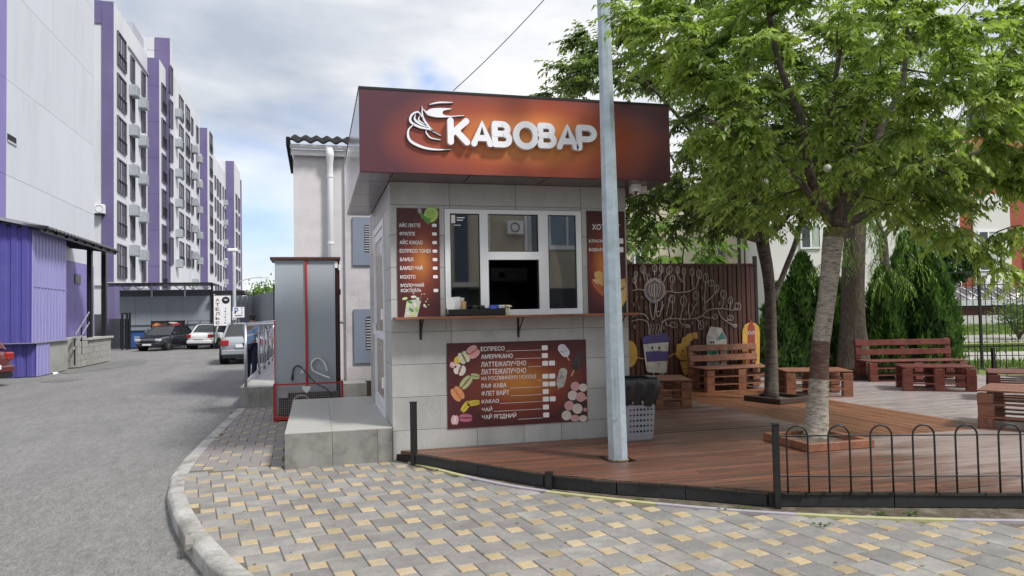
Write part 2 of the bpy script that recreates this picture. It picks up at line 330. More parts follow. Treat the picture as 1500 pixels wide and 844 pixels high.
def textmesh(s,size,off=0.,ext=.0008,align='LEFT'):
    cu=bpy.data.curves.new('lettering','FONT'); cu.body=s; cu.size=size; cu.offset=off; cu.extrude=ext; cu.align_x=align; cu.resolution_u=2
    ob=bpy.data.objects.new('lettering',cu); COL.objects.link(ob)
    dg=bpy.context.evaluated_depsgraph_get(); me=bpy.data.meshes.new_from_object(ob.evaluated_get(dg)); COL.objects.unlink(ob); bpy.data.objects.remove(ob); return me
def textpart(s,parent,xw,z,h,m,off=.0,Y=None,width=None,name='lettering',ext=.0008,vertical=False):
    """flat lettering on a wall facing -Y. xw: left X, z: baseline, h: cap height, width: fitted width (all world)"""
    me=textmesh(s,h/.72,off*h,ext); me.name=name; me.materials.clear(); me.materials.append(m)
    co=np.empty(len(me.vertices)*3); me.vertices.foreach_get('co',co); co=co.reshape(-1,3)
    if len(co)==0: return None
    wx=co[:,0].max()-co[:,0].min(); sx=width/wx if width else 1.
    x=(co[:,0]-co[:,0].min())*sx; n=np.stack([x,-co[:,2],co[:,1]],1); me.vertices.foreach_set('co',n.reshape(-1)); me.update()
    ob=bpy.data.objects.new(name,me); link(ob,parent); o=worldorg(parent); ob.location=(xw-o.x,Y-o.y,z-o.z); return ob
def ell(cx,cy,rx,ry,n=20,a0=0,a1=360,rot=0):
    out=[]
    for k in range(n+1 if a1-a0<360 or True else n):
        a=R_(a0+(a1-a0)*k/n); x,y=rx*math.cos(a),ry*math.sin(a); r=R_(rot); out.append((cx+x*math.cos(r)-y*math.sin(r),cy+x*math.sin(r)+y*math.cos(r)))
    return out
def ovalp(cx,cy,rx,ry,n=16,rot=0): return ell(cx,cy,rx,ry,n,0,360,rot)[:-1]
def spl(pts,k=6):
    """Catmull-Rom through 2D/3D points"""
    P=[np.array(p,float) for p in pts]; P=[2*P[0]-P[1]]+P+[2*P[-1]-P[-2]]; o=[]
    for i in range(1,len(P)-2):
        for j in range(k):
            t=j/k; o.append(.5*((2*P[i])+(-P[i-1]+P[i+1])*t+(2*P[i-1]-5*P[i]+4*P[i+1]-P[i+2])*t*t+(-P[i-1]+3*P[i]-3*P[i+1]+P[i+2])*t**3))
    o.append(P[-2]); return [tuple(a) for a in o]
# ================================================================ THE GROUND
g=MB(); g.box(-900,900,-900,900,-.6,-.30); structure('ground',g,mat('far_ground',(.12,.12,.11),.95,.2,.2))
def sm(t): t=max(0,min(1,t)); return t*t*(3-2*t)
def roadz(x,y): return -.125+.10*sm((y-6.6)/1.7)+.006*math.sin(x*.7+y*.33)*sm((y-7)/3)
xs=[-60,-40,-25,-16,-12]+[-10+.5*i for i in range(0,28)]+[4,8,12,20]; ys=[-12,-6,-2,0,1,2,3,4,5,5.5,6,6.4,6.8,7.2,7.6,8,8.4,9,10,12,14,17,20,24,28,32,36,40,44,50,60,90,140,220]
g=MB(); g.add([(x,y,roadz(x,y)) for y in ys for x in xs],[(j*len(xs)+i,j*len(xs)+i+1,(j+1)*len(xs)+i+1,(j+1)*len(xs)+i) for j in range(len(ys)-1) for i in range(len(xs)-1)])
road=structure('road',g,ASPH,smooth=True)
# asphalt patches and the damp runnel by the annex
for nm,poly,c in (('damp_streak',[(-7.8,26.2),(-7.2,26.0),(-6.3,30.5),(-6.9,33.4),(-7.75,31.5)],(.16,.16,.162)),('damp_streak',[(-7.2,22.6),(-6.6,22.3),(-6.3,23.2),(-7.0,23.6)],(.15,.15,.15))):
    q=MB(); P=ovalp(sum(p[0] for p in poly)/len(poly),sum(p[1] for p in poly)/len(poly),1,1,4); q.prism([(x,y) for x,y in spl(poly+[poly[0]],5)[:-1]],-.05,-.0135 if 0 else -.012); structure(nm,q,mat(nm+str(c[0]),c,.8,.2,2,bump=.5,bscale=120))
# kerb: outer (road side) line, near to far
KO=[(.55,2.2),(.12,3.35),(-.33,4.4),(-.70,5.28),(-.95,5.98),(-1.17,6.75),(-1.34,7.45),(-1.44,8.15),(-1.47,9.2),(-1.46,10.3),(-1.43,11.5),(-1.40,12.7),(-1.36,14.0)]
def offs(P,d):
    o=[]
    for i,p in enumerate(P):
        a=P[max(i-1,0)]; b=P[min(i+1,len(P)-1)]; t=Vector((b[0]-a[0],b[1]-a[1])).normalized(); o.append((p[0]+t.y*d,p[1]-t.x*d))
    return o
KI=offs(KO,.145)
kerb=MB(); kerb.box(-1.3,-1.25,9,9.05,-.3,-.2); kerb=structure('kerb',kerb,SOIL)
for i in range(len(KO)-1):
    a,b,c,d=[Vector(p) for p in (KO[i],KO[i+1],KI[i+1],KI[i])]; t=(b-a).normalized()*.006
    a,d=a+t,d+t; b,c=b-t,c-t; zt=.012 if i<7 else .004; q=MB()
    n=Vector((t.y,-t.x)).normalized(); ch=.030 if i<7 else .008
    a2,b2=a+n*ch,b+n*ch
    J=[random.uniform(-.006,.006) for _ in range(4)]
    v=[(a.x,a.y,-.25),(b.x,b.y,-.25),(c.x,c.y,-.25),(d.x,d.y,-.25),(a.x,a.y,zt-ch),(b.x,b.y,zt-ch),(b2.x+J[0],b2.y,zt+J[2]*.4),(a2.x+J[1],a2.y,zt+J[3]*.4),(c.x,c.y,zt),(d.x,d.y,zt)]
    q.add(v,[(3,2,1,0),(0,1,5,4),(4,5,6,7),(7,6,8,9),(2,3,9,8),(1,2,8,6,5),(3,0,4,7,9)])
    ko=part('kerb_stone',q,KERB,kerb,fix=True); 
    bv=ko.modifiers.new('b','BEVEL'); bv.width=.012 if i<7 else .004; bv.segments=2
grit=MB()
for _ in range(2600):
    k=RNG.integers(0,8); t_=RNG.uniform(0,1); a=Vector(KO[k]).lerp(Vector(KO[k+1]),t_); dd=abs(RNG.normal(0,.28))+.01; px_,py_=a.x-dd*.85,a.y-dd*.45; h=RNG.uniform(.003,.009); z=roadz(px_,py_)-.001; an_=RNG.uniform(0,6)
    if px_>.3: continue
    grit.add([(px_+h*math.cos(an_+j*2.1),py_+h*math.sin(an_+j*2.1),z) for j in range(3)]+[(px_,py_,z+h*1.1)],[(0,1,3),(1,2,3),(2,0,3)])
go=part('gravel_grit',grit,mat('grit',(.27,.26,.24),.9,.4,300)); tag(go,'loose pale grit lying on the asphalt along the kerb','grit',kind='stuff')
# deck front curve, and the border strip in front of it
DC=[(.86,8.22),(1.03,7.98),(1.55,7.22),(2.02,6.55),(2.53,6.08),(3.01,5.74),(3.52,5.33),(4.43,4.99),(5.41,4.62),(6.6,4.22),(8.2,3.75),(10.5,3.2)]
BO=[(.90,8.2),(1.0,7.98),(1.38,7.18),(1.81,6.50),(2.42,5.88),(2.92,5.44),(3.43,5.08),(3.97,4.76),(4.54,4.50),(5.2,4.25),(6.4,3.85),(8.1,3.35),(10.4,2.8)]
def inpoly(x,y,P):
    c=False; j=len(P)-1
    for i in range(len(P)):
        if (P[i][1]>y)!=(P[j][1]>y) and x<(P[j][0]-P[i][0])*(y-P[i][1])/(P[j][1]-P[i][1])+P[i][0]: c=not c
        j=i
    return c
KIin=offs(KO,.085)
pave_poly=KIin[:8]+[(-1.33,8.5),(-.30,8.5),(-.30,8.26),(.8,8.26)]+BO+[(10.4,1.4),(.6,1.4)]
pave_poly=[p for p in KIin[:8]]+[(-1.33,8.42),(-.36,8.42),(-.36,8.3),(.85,8.3)]+BO+[(10.4,1.6),(.95,1.6)]
q=MB(); q.prism([(x,y) for x,y in KI[:8]]+[(-1.3,8.42),(.9,8.42)]+[(x,y+.6) for x,y in BO[2:]]+[(10.4,1.6),(.95,1.6)],-.2,-.009)
q.prism([(-1.32,8.42),(-1.30,11.),(-1.23,14.3),(.9,14.9),(.9,8.42)],-.2,-.0095)
pav=structure('pavement',q,SAND)
def pythag(L_,s_,th,ox,oy,test):
    e1=(math.cos(th),math.sin(th)); e2=(-e1[1],e1[0]); out=[]
    for i in range(-70,71):
        for j in range(-70,71):
            a=i*L_-j*s_; b=i*s_+j*L_
            for (u,v,k) in ((a+L_/2,b+L_/2,L_),(a+L_+s_/2,b+s_/2,s_)):
                x=ox+u*e1[0]+v*e2[0]; y=oy+u*e1[1]+v*e2[1]
                if test(x,y): out.append((x,y,k,th))
    return out
TH=R_(9)
front=pythag(.2405,.1215,TH,3.985-.2405*math.cos(TH)-.06*math.cos(TH),4.535-.2405*math.sin(TH)-.06,lambda x,y: inpoly(x,y,pave_poly) and y>2.9-.1*x+.0 and x<8.2)
yardp=[(-1.36,8.42),(-1.36,14.1),(-.60,14.1),(.5,13.9),(.5,11.6),(-.36,11.55),(-.36,8.42)]
yard=pythag(.235,.115,R_(2),-.5,9.,lambda x,y: inpoly(x,y,yardp))
def visible(x,y):
    d=x*FWD.x+y*FWD.y; u=x*RGT.x+y*RGT.y
    return d>.5 and abs(u/d)<.75
front=[p for p in front if visible(p[0],p[1]+.4) or p[1]>4.0]
front.sort(key=lambda p:math.hypot(p[0],p[1]))
PM={}
def pv(x,y,k,th,m,name,yard=False):
    key=(k,m.name)
    if key not in PM: b=MB(); h=k/2-.0030; b.cbox(-h,h,-h,h,-.05,0,.0055); PM[key]=mesh(name,b,m)
    tx=random.gauss(0,.005)+(.012 if yard else 0); ty=random.gauss(0,.005)
    return inst(name,PM[key],pav,(x,y,random.gauss(0,.0012)+(.002 if k<.2 else 0)),(tx,ty,th+random.gauss(0,.006)))
cnt={True:0,False:0}; rest=MB(); PAVP=mat('paver_pale',(.38,.31,.21),.8,.12,10)
def inrest(x,y,k,th,mi):
    M=Matrix.Translation((x,y,random.gauss(0,.0015)))@Matrix.Rotation(th+random.gauss(0,.006),4,'Z')@Matrix.Rotation(random.gauss(.012,.006),4,'X'); h=k/2-.0035
    rest.cbox(-h,h,-h,h,-.05,0,.004,mi,M)
for x,y,k,th in front:
    big=k>.2
    if cnt[big]<300: cnt[big]+=1; pv(x,y,k,th,PAVE if big else PAVY,'paving_stone' if big else 'small_yellow_paving_stone')
    else: inrest(x,y,k,th,0 if big else 1)
for x,y,k,th in yard: inrest(x,y,k,th,2 if k>.2 else (3 if random.random()<.7 else 2))
r=part('farther_paving_stones',rest,[PAVE,PAVY,PAVR,PAVP],pav); tag(r,kind='stuff')
# painted border strip between paving and deck
bd=MB(); bd.box(1.5,1.52,7.3,7.32,-.2,-.1); bord=structure('border_strip',bd,SOIL)
BS=spl(BO,4); acc=0; seg=[]; ci=0; cur=[BS[0]]
for a,b in zip(BS,BS[1:]):
    acc+=math.dist(a,b); cur.append(b)
    if acc>.95:
        seg.append(cur); cur=[b]; acc=0
for i,sg in enumerate(seg):
    o=offs(sg,-.055); a,b=sg[0],sg[-1]
    q=MB(); q.prism(sg+o[::-1],-.12,.012+random.uniform(-.002,.003)); part('border_piece',q,BORY if i%2==0 else BORW,bord)
q=MB(); q.prism([(x-.02,y+.03) for x,y in BO]+[(x,y+.5) for x,y in BO[::-1]],-.15,-.002); structure('soil_strip',q,SOIL)
# weeds
def weed(x,y,n,r,h,label):
    q=MB()
    for _ in range(n):
        a=random.uniform(0,2*PI); d=random.uniform(.0,r); l=random.uniform(.4,1)*h; wv=random.uniform(.006,.014); px,py=x+d*math.cos(a),y+d*math.sin(a)
        t=Vector((math.cos(a),math.sin(a),random.uniform(.3,1.4))).normalized()*l; s_=Vector((-math.sin(a),math.cos(a),0))*wv; p=Vector((px,py,0)); m_=p+t*.55
        q.add([p,m_+s_,p+t-Vector((0,0,l*.2)),m_-s_],[(0,1,2,3)])
    single('weed',q,mat('weed_leaf',(.075,.13,.03),.6,.3,30,trans=.3),label,'weed',None,kind='stuff')
for (x,y,n,l) in ((3.13,5.33,14,'tiny weed in the soil strip just right of the tall black post'),(3.28,5.28,10,'second tiny weed beside the post foot'),(4.15,4.83,16,'weed sprouting under the black fascia below the second hoop'),(4.40,4.76,18,'largest weed sprouting under the black fascia'),(3.56,4.72,8,'tiny weed in a joint between paving stones near the border'),(1.2,7.62,6,'dry weed by the yellow border near the kiosk corner'),(2.6,5.82,9,'weed below the fascia left of the lamp post line')): weed(x,y,n,.045,.06,l)
# lawn, paths beyond the deck (ground rises towards the school)
def lz(d): return max(0.,.0433*(d-14)) if d<33 else .82
def uw(u,d,z): return (RGT.x*u+FWD.x*d,RGT.y*u+FWD.y*d,z)
def band(name,d0,d1,u0,u1,m,dz=0.,stru=True):
    q=MB(); ds=[d0+(d1-d0)*k/4 for k in range(5)]
    q.add([uw(u,d,lz(d)+dz) for d in ds for u in (u0,u1)],[(2*k,2*k+1,2*k+3,2*k+2) for k in range(4)]); return structure(name,q,m)
GRS=mat('grass_ground',(.13,.19,.045),.9,.3,3,stain=(.19,.20,.08),sscale=1.4,sthr=.55,bump=.6,bscale=60); PATH=mat('path_concrete',(.37,.36,.33),.85,.1,3,bump=.3)
band('lawn',12.2,18.5,5.,40,GRS,.0); band('path',18.5,20.4,3,40,PATH,.003); band('lawn',20.4,22.9,3,40,GRS,.0); band('path',22.9,25.9,3,40,mat('path_grey',(.31,.31,.28),.85,.12,3),.003); band('lawn',25.9,60,3,60,GRS,0.)
q=MB()
for _ in range(22000):
    d=random.choice((random.uniform(13.2,18.4),random.uniform(20.5,22.8),random.uniform(26,31))); u=random.uniform(6.5,15.5)*(d/18)**.8; p=Vector(uw(u,d,lz(d))); h=random.uniform(.05,.13); a=random.uniform(0,PI)
    if d<18.4 and inpoly(p.x,p.y,[(8,6),(17,2),(17.5,12.0),(13.0,13.8),(9,15.9),(8,12)]): continue
    s_=Vector((math.cos(a)*.018,math.sin(a)*.018,0)); lean=Vector((random.gauss(0,.03),random.gauss(0,.03),h)); q.add([p-s_,p+s_,p+lean],[(0,1,2)])
gr=part('grass_blades',q,mat('grass_blade',(.14,.22,.05),.7,.35,1.5,trans=.3)); tag(gr,'short green grass growing on the lawns in front of the red and white school','grass',kind='stuff')
# ================================================================ DECK
DZ=.12
def xcurve(y):
    best=None
    for a,b in zip(DC,DC[1:]):
        if (a[1]-y)*(b[1]-y)<=0 and a[1]!=b[1]: return a[0]+(b[0]-a[0])*(y-a[1])/(b[1]-a[1])
    return DC[-1][0]
dk=MB(); dk.prism(DC+[(16.8,3.0),(16.8,11.4),(13.0,13.3),(9.,15.4),(8.3,12.9),(3.6,12.9),(3.6,8.25),(.84,8.25)],-.0,DZ-.045); deck=structure('deck',dk,mat('deck_void',(.02,.016,.013),.9))
HOLES=[(2.90,6.95,.14),]
def plank(poly,m):
    q=MB(); q.prism(poly,DZ-.035,DZ+random.uniform(-.0015,.0015)); part('deck_plank',q,m,deck)
def rowx(y0,y1,xa0,xa1,xb,m,segl=3.2,xb1=None):
    xb1=xb if xb1 is None else xb1
    cuts=[]; x=max(xa0,xa1)+random.uniform(.8,segl)
    while x<min(xb,xb1)-.5: cuts.append(x); x+=segl*random.uniform(.8,1.1)
    ed=[(xa0,xa1)]+[(c,c) for c in cuts]+[(xb,xb1)]
    for (a0,a1),(b0,b1) in zip(ed,ed[1:]): plank([(a0+.002,y0),(b0-.002,y0),(b1-.002,y1),(a1+.002,y1)],m)
PW=.118; GAP=.007; y=3.6
while y<8.22:
    y1=min(y+PW-GAP,8.24); xl0,xl1=xcurve(y),xcurve(y1)
    xr=5.9 if y>7.12 else 7.9
    cut=False
    for hx,hy,hr in HOLES:
        if y1>hy-hr and y<hy+hr and xl1<hx-hr:
            rowx(y,y1,xl0,xl1,hx-hr,DKA); rowx(y,y1,hx+hr,hx+hr,min(xr,5.0),DKA); (rowx(y,y1,5.0,5.0,xr,DKA) if xr>5 and y<7.12 else rowx(y,y1,5.0,5.0,xr,DKA)); cut=True
    # planter holes keep boards: the planter frame sits on them
    if not cut and xl1<xr-.2:
        xs5=4.6+.9*math.sin(y*9.1)*.4
        if y<7.12 and xl1<xs5-.3: rowx(y,y1,xl0,xl1,xs5,DKA); rowx(y,y1,xs5,xs5,xr,DKA)
        else: rowx(y,y1,xl0,xl1,xr,DKA)
    y+=PW
y=8.25
while y<12.8: rowx(y,y+PW-GAP,3.64,3.64,5.9,DKA,9); y+=PW
x=5.905
while x<7.88:   # orange strip, boards run away from the kiosk front
    c=random.uniform(9.2,11); plank([(x,7.128),(x+PW-GAP,7.128),(x+PW-GAP,c),(x,c)],DKO); plank([(x,c+.005),(x+PW-GAP,c+.005),(x+PW-GAP,12.85),(x,12.85)],DKO); x+=PW
y=3.6; DP=[(16.8,3.0),(16.8,11.4),(13.0,13.3),(9.,15.4),(8.3,12.9)]
def xright(y):
    if y<11.4: return 13.5
    a,b=((16.8,11.4),(13.,13.3)) if y<13.3 else ((13.,13.3),(9.,15.4)); return min(13.5,a[0]+(b[0]-a[0])*(y-a[1])/(b[1]-a[1]))
while y<15.2:
    y1=y+.135; xl=7.905 if y<12.85 else 8.3+(y-12.9)*.28
    xl=max(xl,xcurve(y)) if y<4.2 else xl
    rowx(y,y1-GAP,xl,xl,max(xl+.3,xright(y)),DKW,5.0,max(xl+.3,xright(y1))); y=y1
# fascia boards along the curve
def ribbon(a,b,z0,z1,th,name,m,par):
    t=(Vector(b)-Vector(a)); l=t.length; t.normalize(); n=Vector((t.y,-t.x)); q=MB(); A,B=Vector(a)+t*.004,Vector(b)-t*.004
    q.prism([(A.x,A.y),(B.x,B.y),(B.x+n.x*th,B.y+n.y*th),(A.x+n.x*th,A.y+n.y*th)],z0,z1); return part(name,q,m,par)
DE=DC[1:]
for a,b in zip(DE,DE[1:]): ribbon(a,b,.005,DZ-.022,.03,'fascia_board',FASC,deck)
for a,b in zip(spl(DE,3),spl(DE,3)[1:]): ribbon(a,b,DZ-.020,DZ+random.uniform(-.006,.003),.034+random.uniform(-.008,.006),'edge_board',EDGE,deck)
# ================================================================ KIOSK
KF=8.25; KX0,KX1=.80,3.625; KB=11.5; KT=3.085
kiosk=thing('coffee_kiosk',(2.2,9.9,0),'small coffee kiosk clad in grey marble tiles with a projecting maroon and orange roof sign','kiosk')
WX0,WX1,WZ0,WZ1=1.41,3.045,1.575,2.79
q=MB() # wall body behind the tiles
q.box(KX0+.012,WX0,KF+.012,KF+.2,0,KT); q.box(WX1,KX1-.012,KF+.012,KF+.2,0,KT); q.box(WX0,WX1,KF+.012,KF+.2,0,WZ0); q.box(WX0,WX1,KF+.012,KF+.2,WZ1,KT)
q.box(KX0+.012,KX0+.2,KF+.2,9.02,0,KT); q.box(KX0+.012,KX0+.2,10.52,KB,0,KT); q.box(KX0+.012,KX0+.2,9.02,10.52,2.78,KT); q.box(KX0+.012,KX0+.2,9.02,10.52,0,.37)
q.box(KX1-.2,KX1-.012,KF+.2,KB,0,KT); q.box(KX0+.2,KX1-.2,KB-.2,KB,0,KT)
part('wall',q,GROUT,kiosk)
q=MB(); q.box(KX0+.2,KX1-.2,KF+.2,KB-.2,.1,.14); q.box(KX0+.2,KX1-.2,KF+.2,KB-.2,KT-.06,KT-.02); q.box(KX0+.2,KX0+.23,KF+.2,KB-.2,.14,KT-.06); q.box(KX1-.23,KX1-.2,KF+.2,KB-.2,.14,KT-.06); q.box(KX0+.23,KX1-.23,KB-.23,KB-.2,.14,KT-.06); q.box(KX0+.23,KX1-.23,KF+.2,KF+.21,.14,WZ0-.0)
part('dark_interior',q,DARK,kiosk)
def sub(r,h):
    x0,x1,z0,z1=r; a0,a1,b0,b1=h
    if a0>=x1 or a1<=x0 or b0>=z1 or b1<=z0: return [r]
    o=[]
    if x0<a0: o.append((x0,a0,z0,z1))
    if x1>a1: o.append((a1,x1,z0,z1))
    m0,m1=max(x0,a0),min(x1,a1)
    if z0<b0: o.append((m0,m1,z0,b0))
    if z1>b1: o.append((m0,m1,b1,z1))
    return o
ZR=[0,.325,.69,1.05,1.41,1.77,2.13,2.49,2.83,KT]
xsF=[KX0,1.47,2.25,3.05,KX1]; G=.0022
for a,b in zip(ZR,ZR[1:]):
    xs_=xsF if ZR.index(a)%1==0 else xsF
    if a==.0: xs_=[KX0,1.0,1.75,2.3,2.75,3.3,KX1]
    for c,d in zip(xs_,xs_[1:]):
        for (x0,x1,z0,z1) in sub((c,d,a,b),(WX0,WX1,WZ0,WZ1)):
            if x1-x0<.02 or z1-z0<.02: continue
            bb=(x1-x0-2*G,z1-z0-2*G)
            boxpiece('wall_tile',bb[0],.012,bb[1],TILE,kiosk,((x0+x1)/2-2.2,KF+.006-9.9,z0+G),c=.0015)
ysL=[KF+.012,8.55,9.02,9.6,10.2,10.52,11.1,KB]
for a,b in zip(ZR,ZR[1:]):
    for c,d in zip(ysL,ysL[1:]):
        for (y0,y1,z0,z1) in sub((c,d,a,b),(9.02,10.52,.37,2.78)):
            if z1<.37 and 0: continue
            boxpiece('wall_tile',.012,y1-y0-2*G,z1-z0-2*G,TILE,kiosk,(KX0+.006-2.2,(y0+y1)/2-9.9,z0+G),c=.0015)
for a,b in zip(ZR,ZR[1:]):
    for c,d in zip([KF+.012,9,9.8,10.6,KB],[9,9.8,10.6,KB]): boxpiece('wall_tile',.012,d-c-2*G,b-a-2*G,TILE,kiosk,(KX1-.006-2.2,(c+d)/2-9.9,a+G),c=.0015)
# door in the left wall
door=part('door',MB().box(KX0+.02,KX0+.06,9.1,10.44,.40,2.72),mat('door_panel',(.62,.63,.64),.35,.04,3),kiosk)
q=MB(); q.box(KX0-.012,KX0+.05,9.02,9.10,.372,2.78); q.box(KX0-.012,KX0+.05,10.44,10.52,.372,2.78); q.box(KX0-.012,KX0+.05,9.10,10.44,2.70,2.78); q.box(KX0-.012,KX0+.05,9.10,10.44,.372,.44); part('door_frame',q,PVC,door)
q=MB(); q.box(KX0-.004,KX0+.05,9.12,9.21,.46,2.68); q.box(KX0-.004,KX0+.05,10.33,10.42,.46,2.68); q.box(KX0-.004,KX0+.05,9.21,10.33,2.58,2.68); q.box(KX0-.004,KX0+.05,9.21,10.33,.46,.56); q.box(KX0-.004,KX0+.05,9.21,10.33,1.3,1.4); part('door_leaf_frame',q,PVC,door)
part('door_glass',MB().box(KX0+.008,KX0+.016,9.21,10.33,.56,2.58),mat('frosted_door_glass',(.35,.30,.26),.25,.3,6),door)
for z in (.72,1.55,2.35): part('hinge',MB().cyl(KX0-.024,9.10,z,z+.13,.016,10),PVC,door)
part('door_handle',MB().box(KX0-.05,KX0-.006,10.28,10.31,1.35,1.5),PVC,door)
# window
win=part('window',MB().box(WX0+.002,WX0+.062,KF-.014,KF+.07,WZ0,WZ1-.002),PVC,kiosk)
vx=[pY(x,380,KF).x for x in (695,716,789,803,842)]; zt=pY(750,311,KF).z; zm0,zm1=pY(750,380.5,KF).z,pY(750,369,KF).z; zb=pY(800,452.5,KF).z
xa,xb_,xc,xd,xe=vx[0]-.02,vx[1],vx[2],vx[3],vx[4]
xa=pY(705,400,KF).x; xb_=pY(715.5,400,KF).x; xa=pY(703.5,400,KF).x
q=MB(); q.box(WX0+.062,WX1-.064,KF-.014,KF+.07,WZ1-.05,WZ1-.002); q.box(WX1-.064,WX1-.002,KF-.014,KF+.07,WZ0,WZ1-.002); q.box(WX0+.062,WX1-.064,KF-.014,KF+.07,WZ0,zb)
q.box(xa,xb_,KF-.012,KF+.065,zb,WZ1-.05); q.box(xc,xd,KF-.012,KF+.065,zb,WZ1-.05); q.box(xb_,xc,KF-.010,KF+.06,zm0,zm1); part('window_frame',q,PVC,win)
for i,(a,b,c,d) in enumerate(((WX0+.062,xa,zb,WZ1-.05),(xb_,xc,zm1,WZ1-.05),(xd,WX1-.064,zb,WZ1-.05))):
    part('window_pane',MB().box(a,b,KF+.014,KF+.022,c,d),GLS,win)
    q=MB(); t=.009
    for (e,f_,g_,h_) in ((a,b,c,c+t),(a,b,d-t,d),(a,a+t,c+t,d-t),(b-t,b,c+t,d-t)): q.box(e,f_,KF+.004,KF+.012,g_,h_)
    part('glazing_seal',q,BLKP,win)
q=MB(); q.box(xb_,xb_+.012,KF+.0,KF+.06,zb,zm0); q.box(xc-.012,xc,KF,KF+.06,zb,zm0); part('hatch_track',q,BLKP,win)
# sticker on left pane
q=MB(); p0=pY(661,315,KF); q.box(p0.x,p0.x+.045,KF+.008,KF+.0125,p0.z-.09,p0.z); part('window_sticker',q,TXT,win)
textpart('NO SMOKING',win,p0.x+.06,p0.z-.045,.022,TXT,Y=KF+.011,width=.11) if 0 else None
q=MB(); [q.box(p0.x+.065,p0.x+.155-.02*k,KF+.008,KF+.0125,p0.z-.035-.028*k,p0.z-.022-.028*k) for k in range(2)]; q.box(p0.x+.03,p0.x+.11,KF+.008,KF+.0125,p0.z-.118,p0.z-.110); part('sticker_lettering',q,TXT,win)
# roof sign
SX0,SX1,SY0,SY1,SZ0,SZ1=.45,3.975,7.75,11.15,3.088,3.97
sgn=part('roof_box',MB().box(SX0+.02,SX1-.02,SY0+.02,SY1,SZ0+.02,SZ1-.02),MARO,kiosk)
FP=radial('sign_print',(.88,.36,.085),(.36,.080,.040),(.100,.038,.052),2.32,3.48,1.95,.70,.30)
pf=part('sign_panel',MB().box(SX0,SX1,SY0,SY0+.02,SZ0+.004,SZ1-.012),FP,sgn,world=False); pf.location=-worldorg(sgn)
part('sign_top_trim',MB().box(SX0-.004,SX1+.004,SY0-.006,SY1,SZ1-.012,SZ1+.012),BLK,sgn)
ys_=[SY0+.02,8.55,9.4,10.3,SY1]
for a,b in zip(ys_,ys_[1:]):
    boxpiece('side_panel',.02,b-a-.008,SZ1-SZ0-.03,COMPG,sgn,(SX0+.01-2.2,(a+b)/2-9.9,SZ0+.012)); boxpiece('side_panel',.02,b-a-.008,SZ1-SZ0-.03,COMPG,sgn,(SX1-.01-2.2,(a+b)/2-9.9,SZ0+.012))
for a,b in zip([SY0+.003,8.26,9.2,10.2],[8.26,9.2,10.2,SY1]): boxpiece('soffit_panel',KX0-SX0-.012,b-a-.008,.016,MARO,sgn,((SX0+KX0)/2-2.2,(a+b)/2-9.9,SZ0-.004)); boxpiece('soffit_panel',SX1-KX1-.012,b-a-.008,.016,MARO,sgn,((SX1+KX1)/2-2.2,(a+b)/2-9.9,SZ0-.004))
for a,b in zip([KX0,1.62,2.5,3.2],[1.62,2.5,3.2,KX1]): boxpiece('soffit_panel',b-a-.01,8.245-SY0-.01,.016,MARO,sgn,((a+b)/2-2.2,(SY0+8.245)/2-9.9,SZ0-.004))
# raised letters: rounded strokes in a unit box
def arc(cx,cy,rx,ry,a0,a1,n=12): return [(cx+rx*math.cos(R_(a0+(a1-a0)*k/n)),cy+ry*math.sin(R_(a0+(a1-a0)*k/n))) for k in range(n+1)]
GLY={'К':(.80,[[(.12,.12),(.12,.88)],[(.68,.88),(.22,.46)],[(.32,.52),(.70,.12)]]),
 'А':(.86,[[(.10,.12),(.43,.88),(.76,.12)],[(.24,.33),(.62,.33)]]),
 'В':(.78,[[(.13,.12),(.13,.88)],[(.13,.88),(.40,.88)]+arc(.40,.70,.20,.18,90,-90,10)+[(.13,.52)],[(.13,.52),(.44,.52)]+arc(.44,.32,.22,.20,90,-90,10)+[(.13,.12)]]),
 'О':(.98,[arc(.48,.5,.37,.39,0,360,32)]),
 'Р':(.76,[[(.13,.10),(.13,.88)],[(.13,.88),(.42,.88)]+arc(.42,.66,.22,.22,90,-90,10)+[(.13,.44)]])}
word='КАВОВАР'; Lx=[657,705,727]; 
lefts=[656,690.5,721,752,788,816,845]; rights=[688,722,750,789,815,847,874]; tops=[173.5,177,178.5,179,181,182.5,184]; bots=[212,214.5,215.5,218,217,219,220]
for k,ch in enumerate(word):
    yF=SY0-.075; wd,st=GLY[ch]; P0=pY(lefts[k],bots[k],yF); P1=pY(rights[k],tops[k],yF); hw,hh=P1.x-P0.x,P1.z-P0.z; lb=0.113*hh
    x0s=min(p[0] for s_ in st for p in s_); x1s=max(p[0] for s_ in st for p in s_)
    q=MB(); q2=MB()
    fr=lambda u,v,d: (u,SY0-d,v)
    for j,s_ in enumerate(st):
        pts=[(P0.x+lb+(u-x0s)/(x1s-x0s)*(hw-2*lb),P0.z+lb+(v-.12)/.76*(hh-2*lb)) for u,v in s_]
        q.stroke(pts,lb,.060+.0006*j,.078+.0008*j,0,fr,8); q2.stroke(pts,lb*.97,.004,.0598+.0006*j,0,fr,8)
    lo=part('letter',q,LETW,sgn,fix=True); part('letter_return',q2,LETS,lo,fix=True)
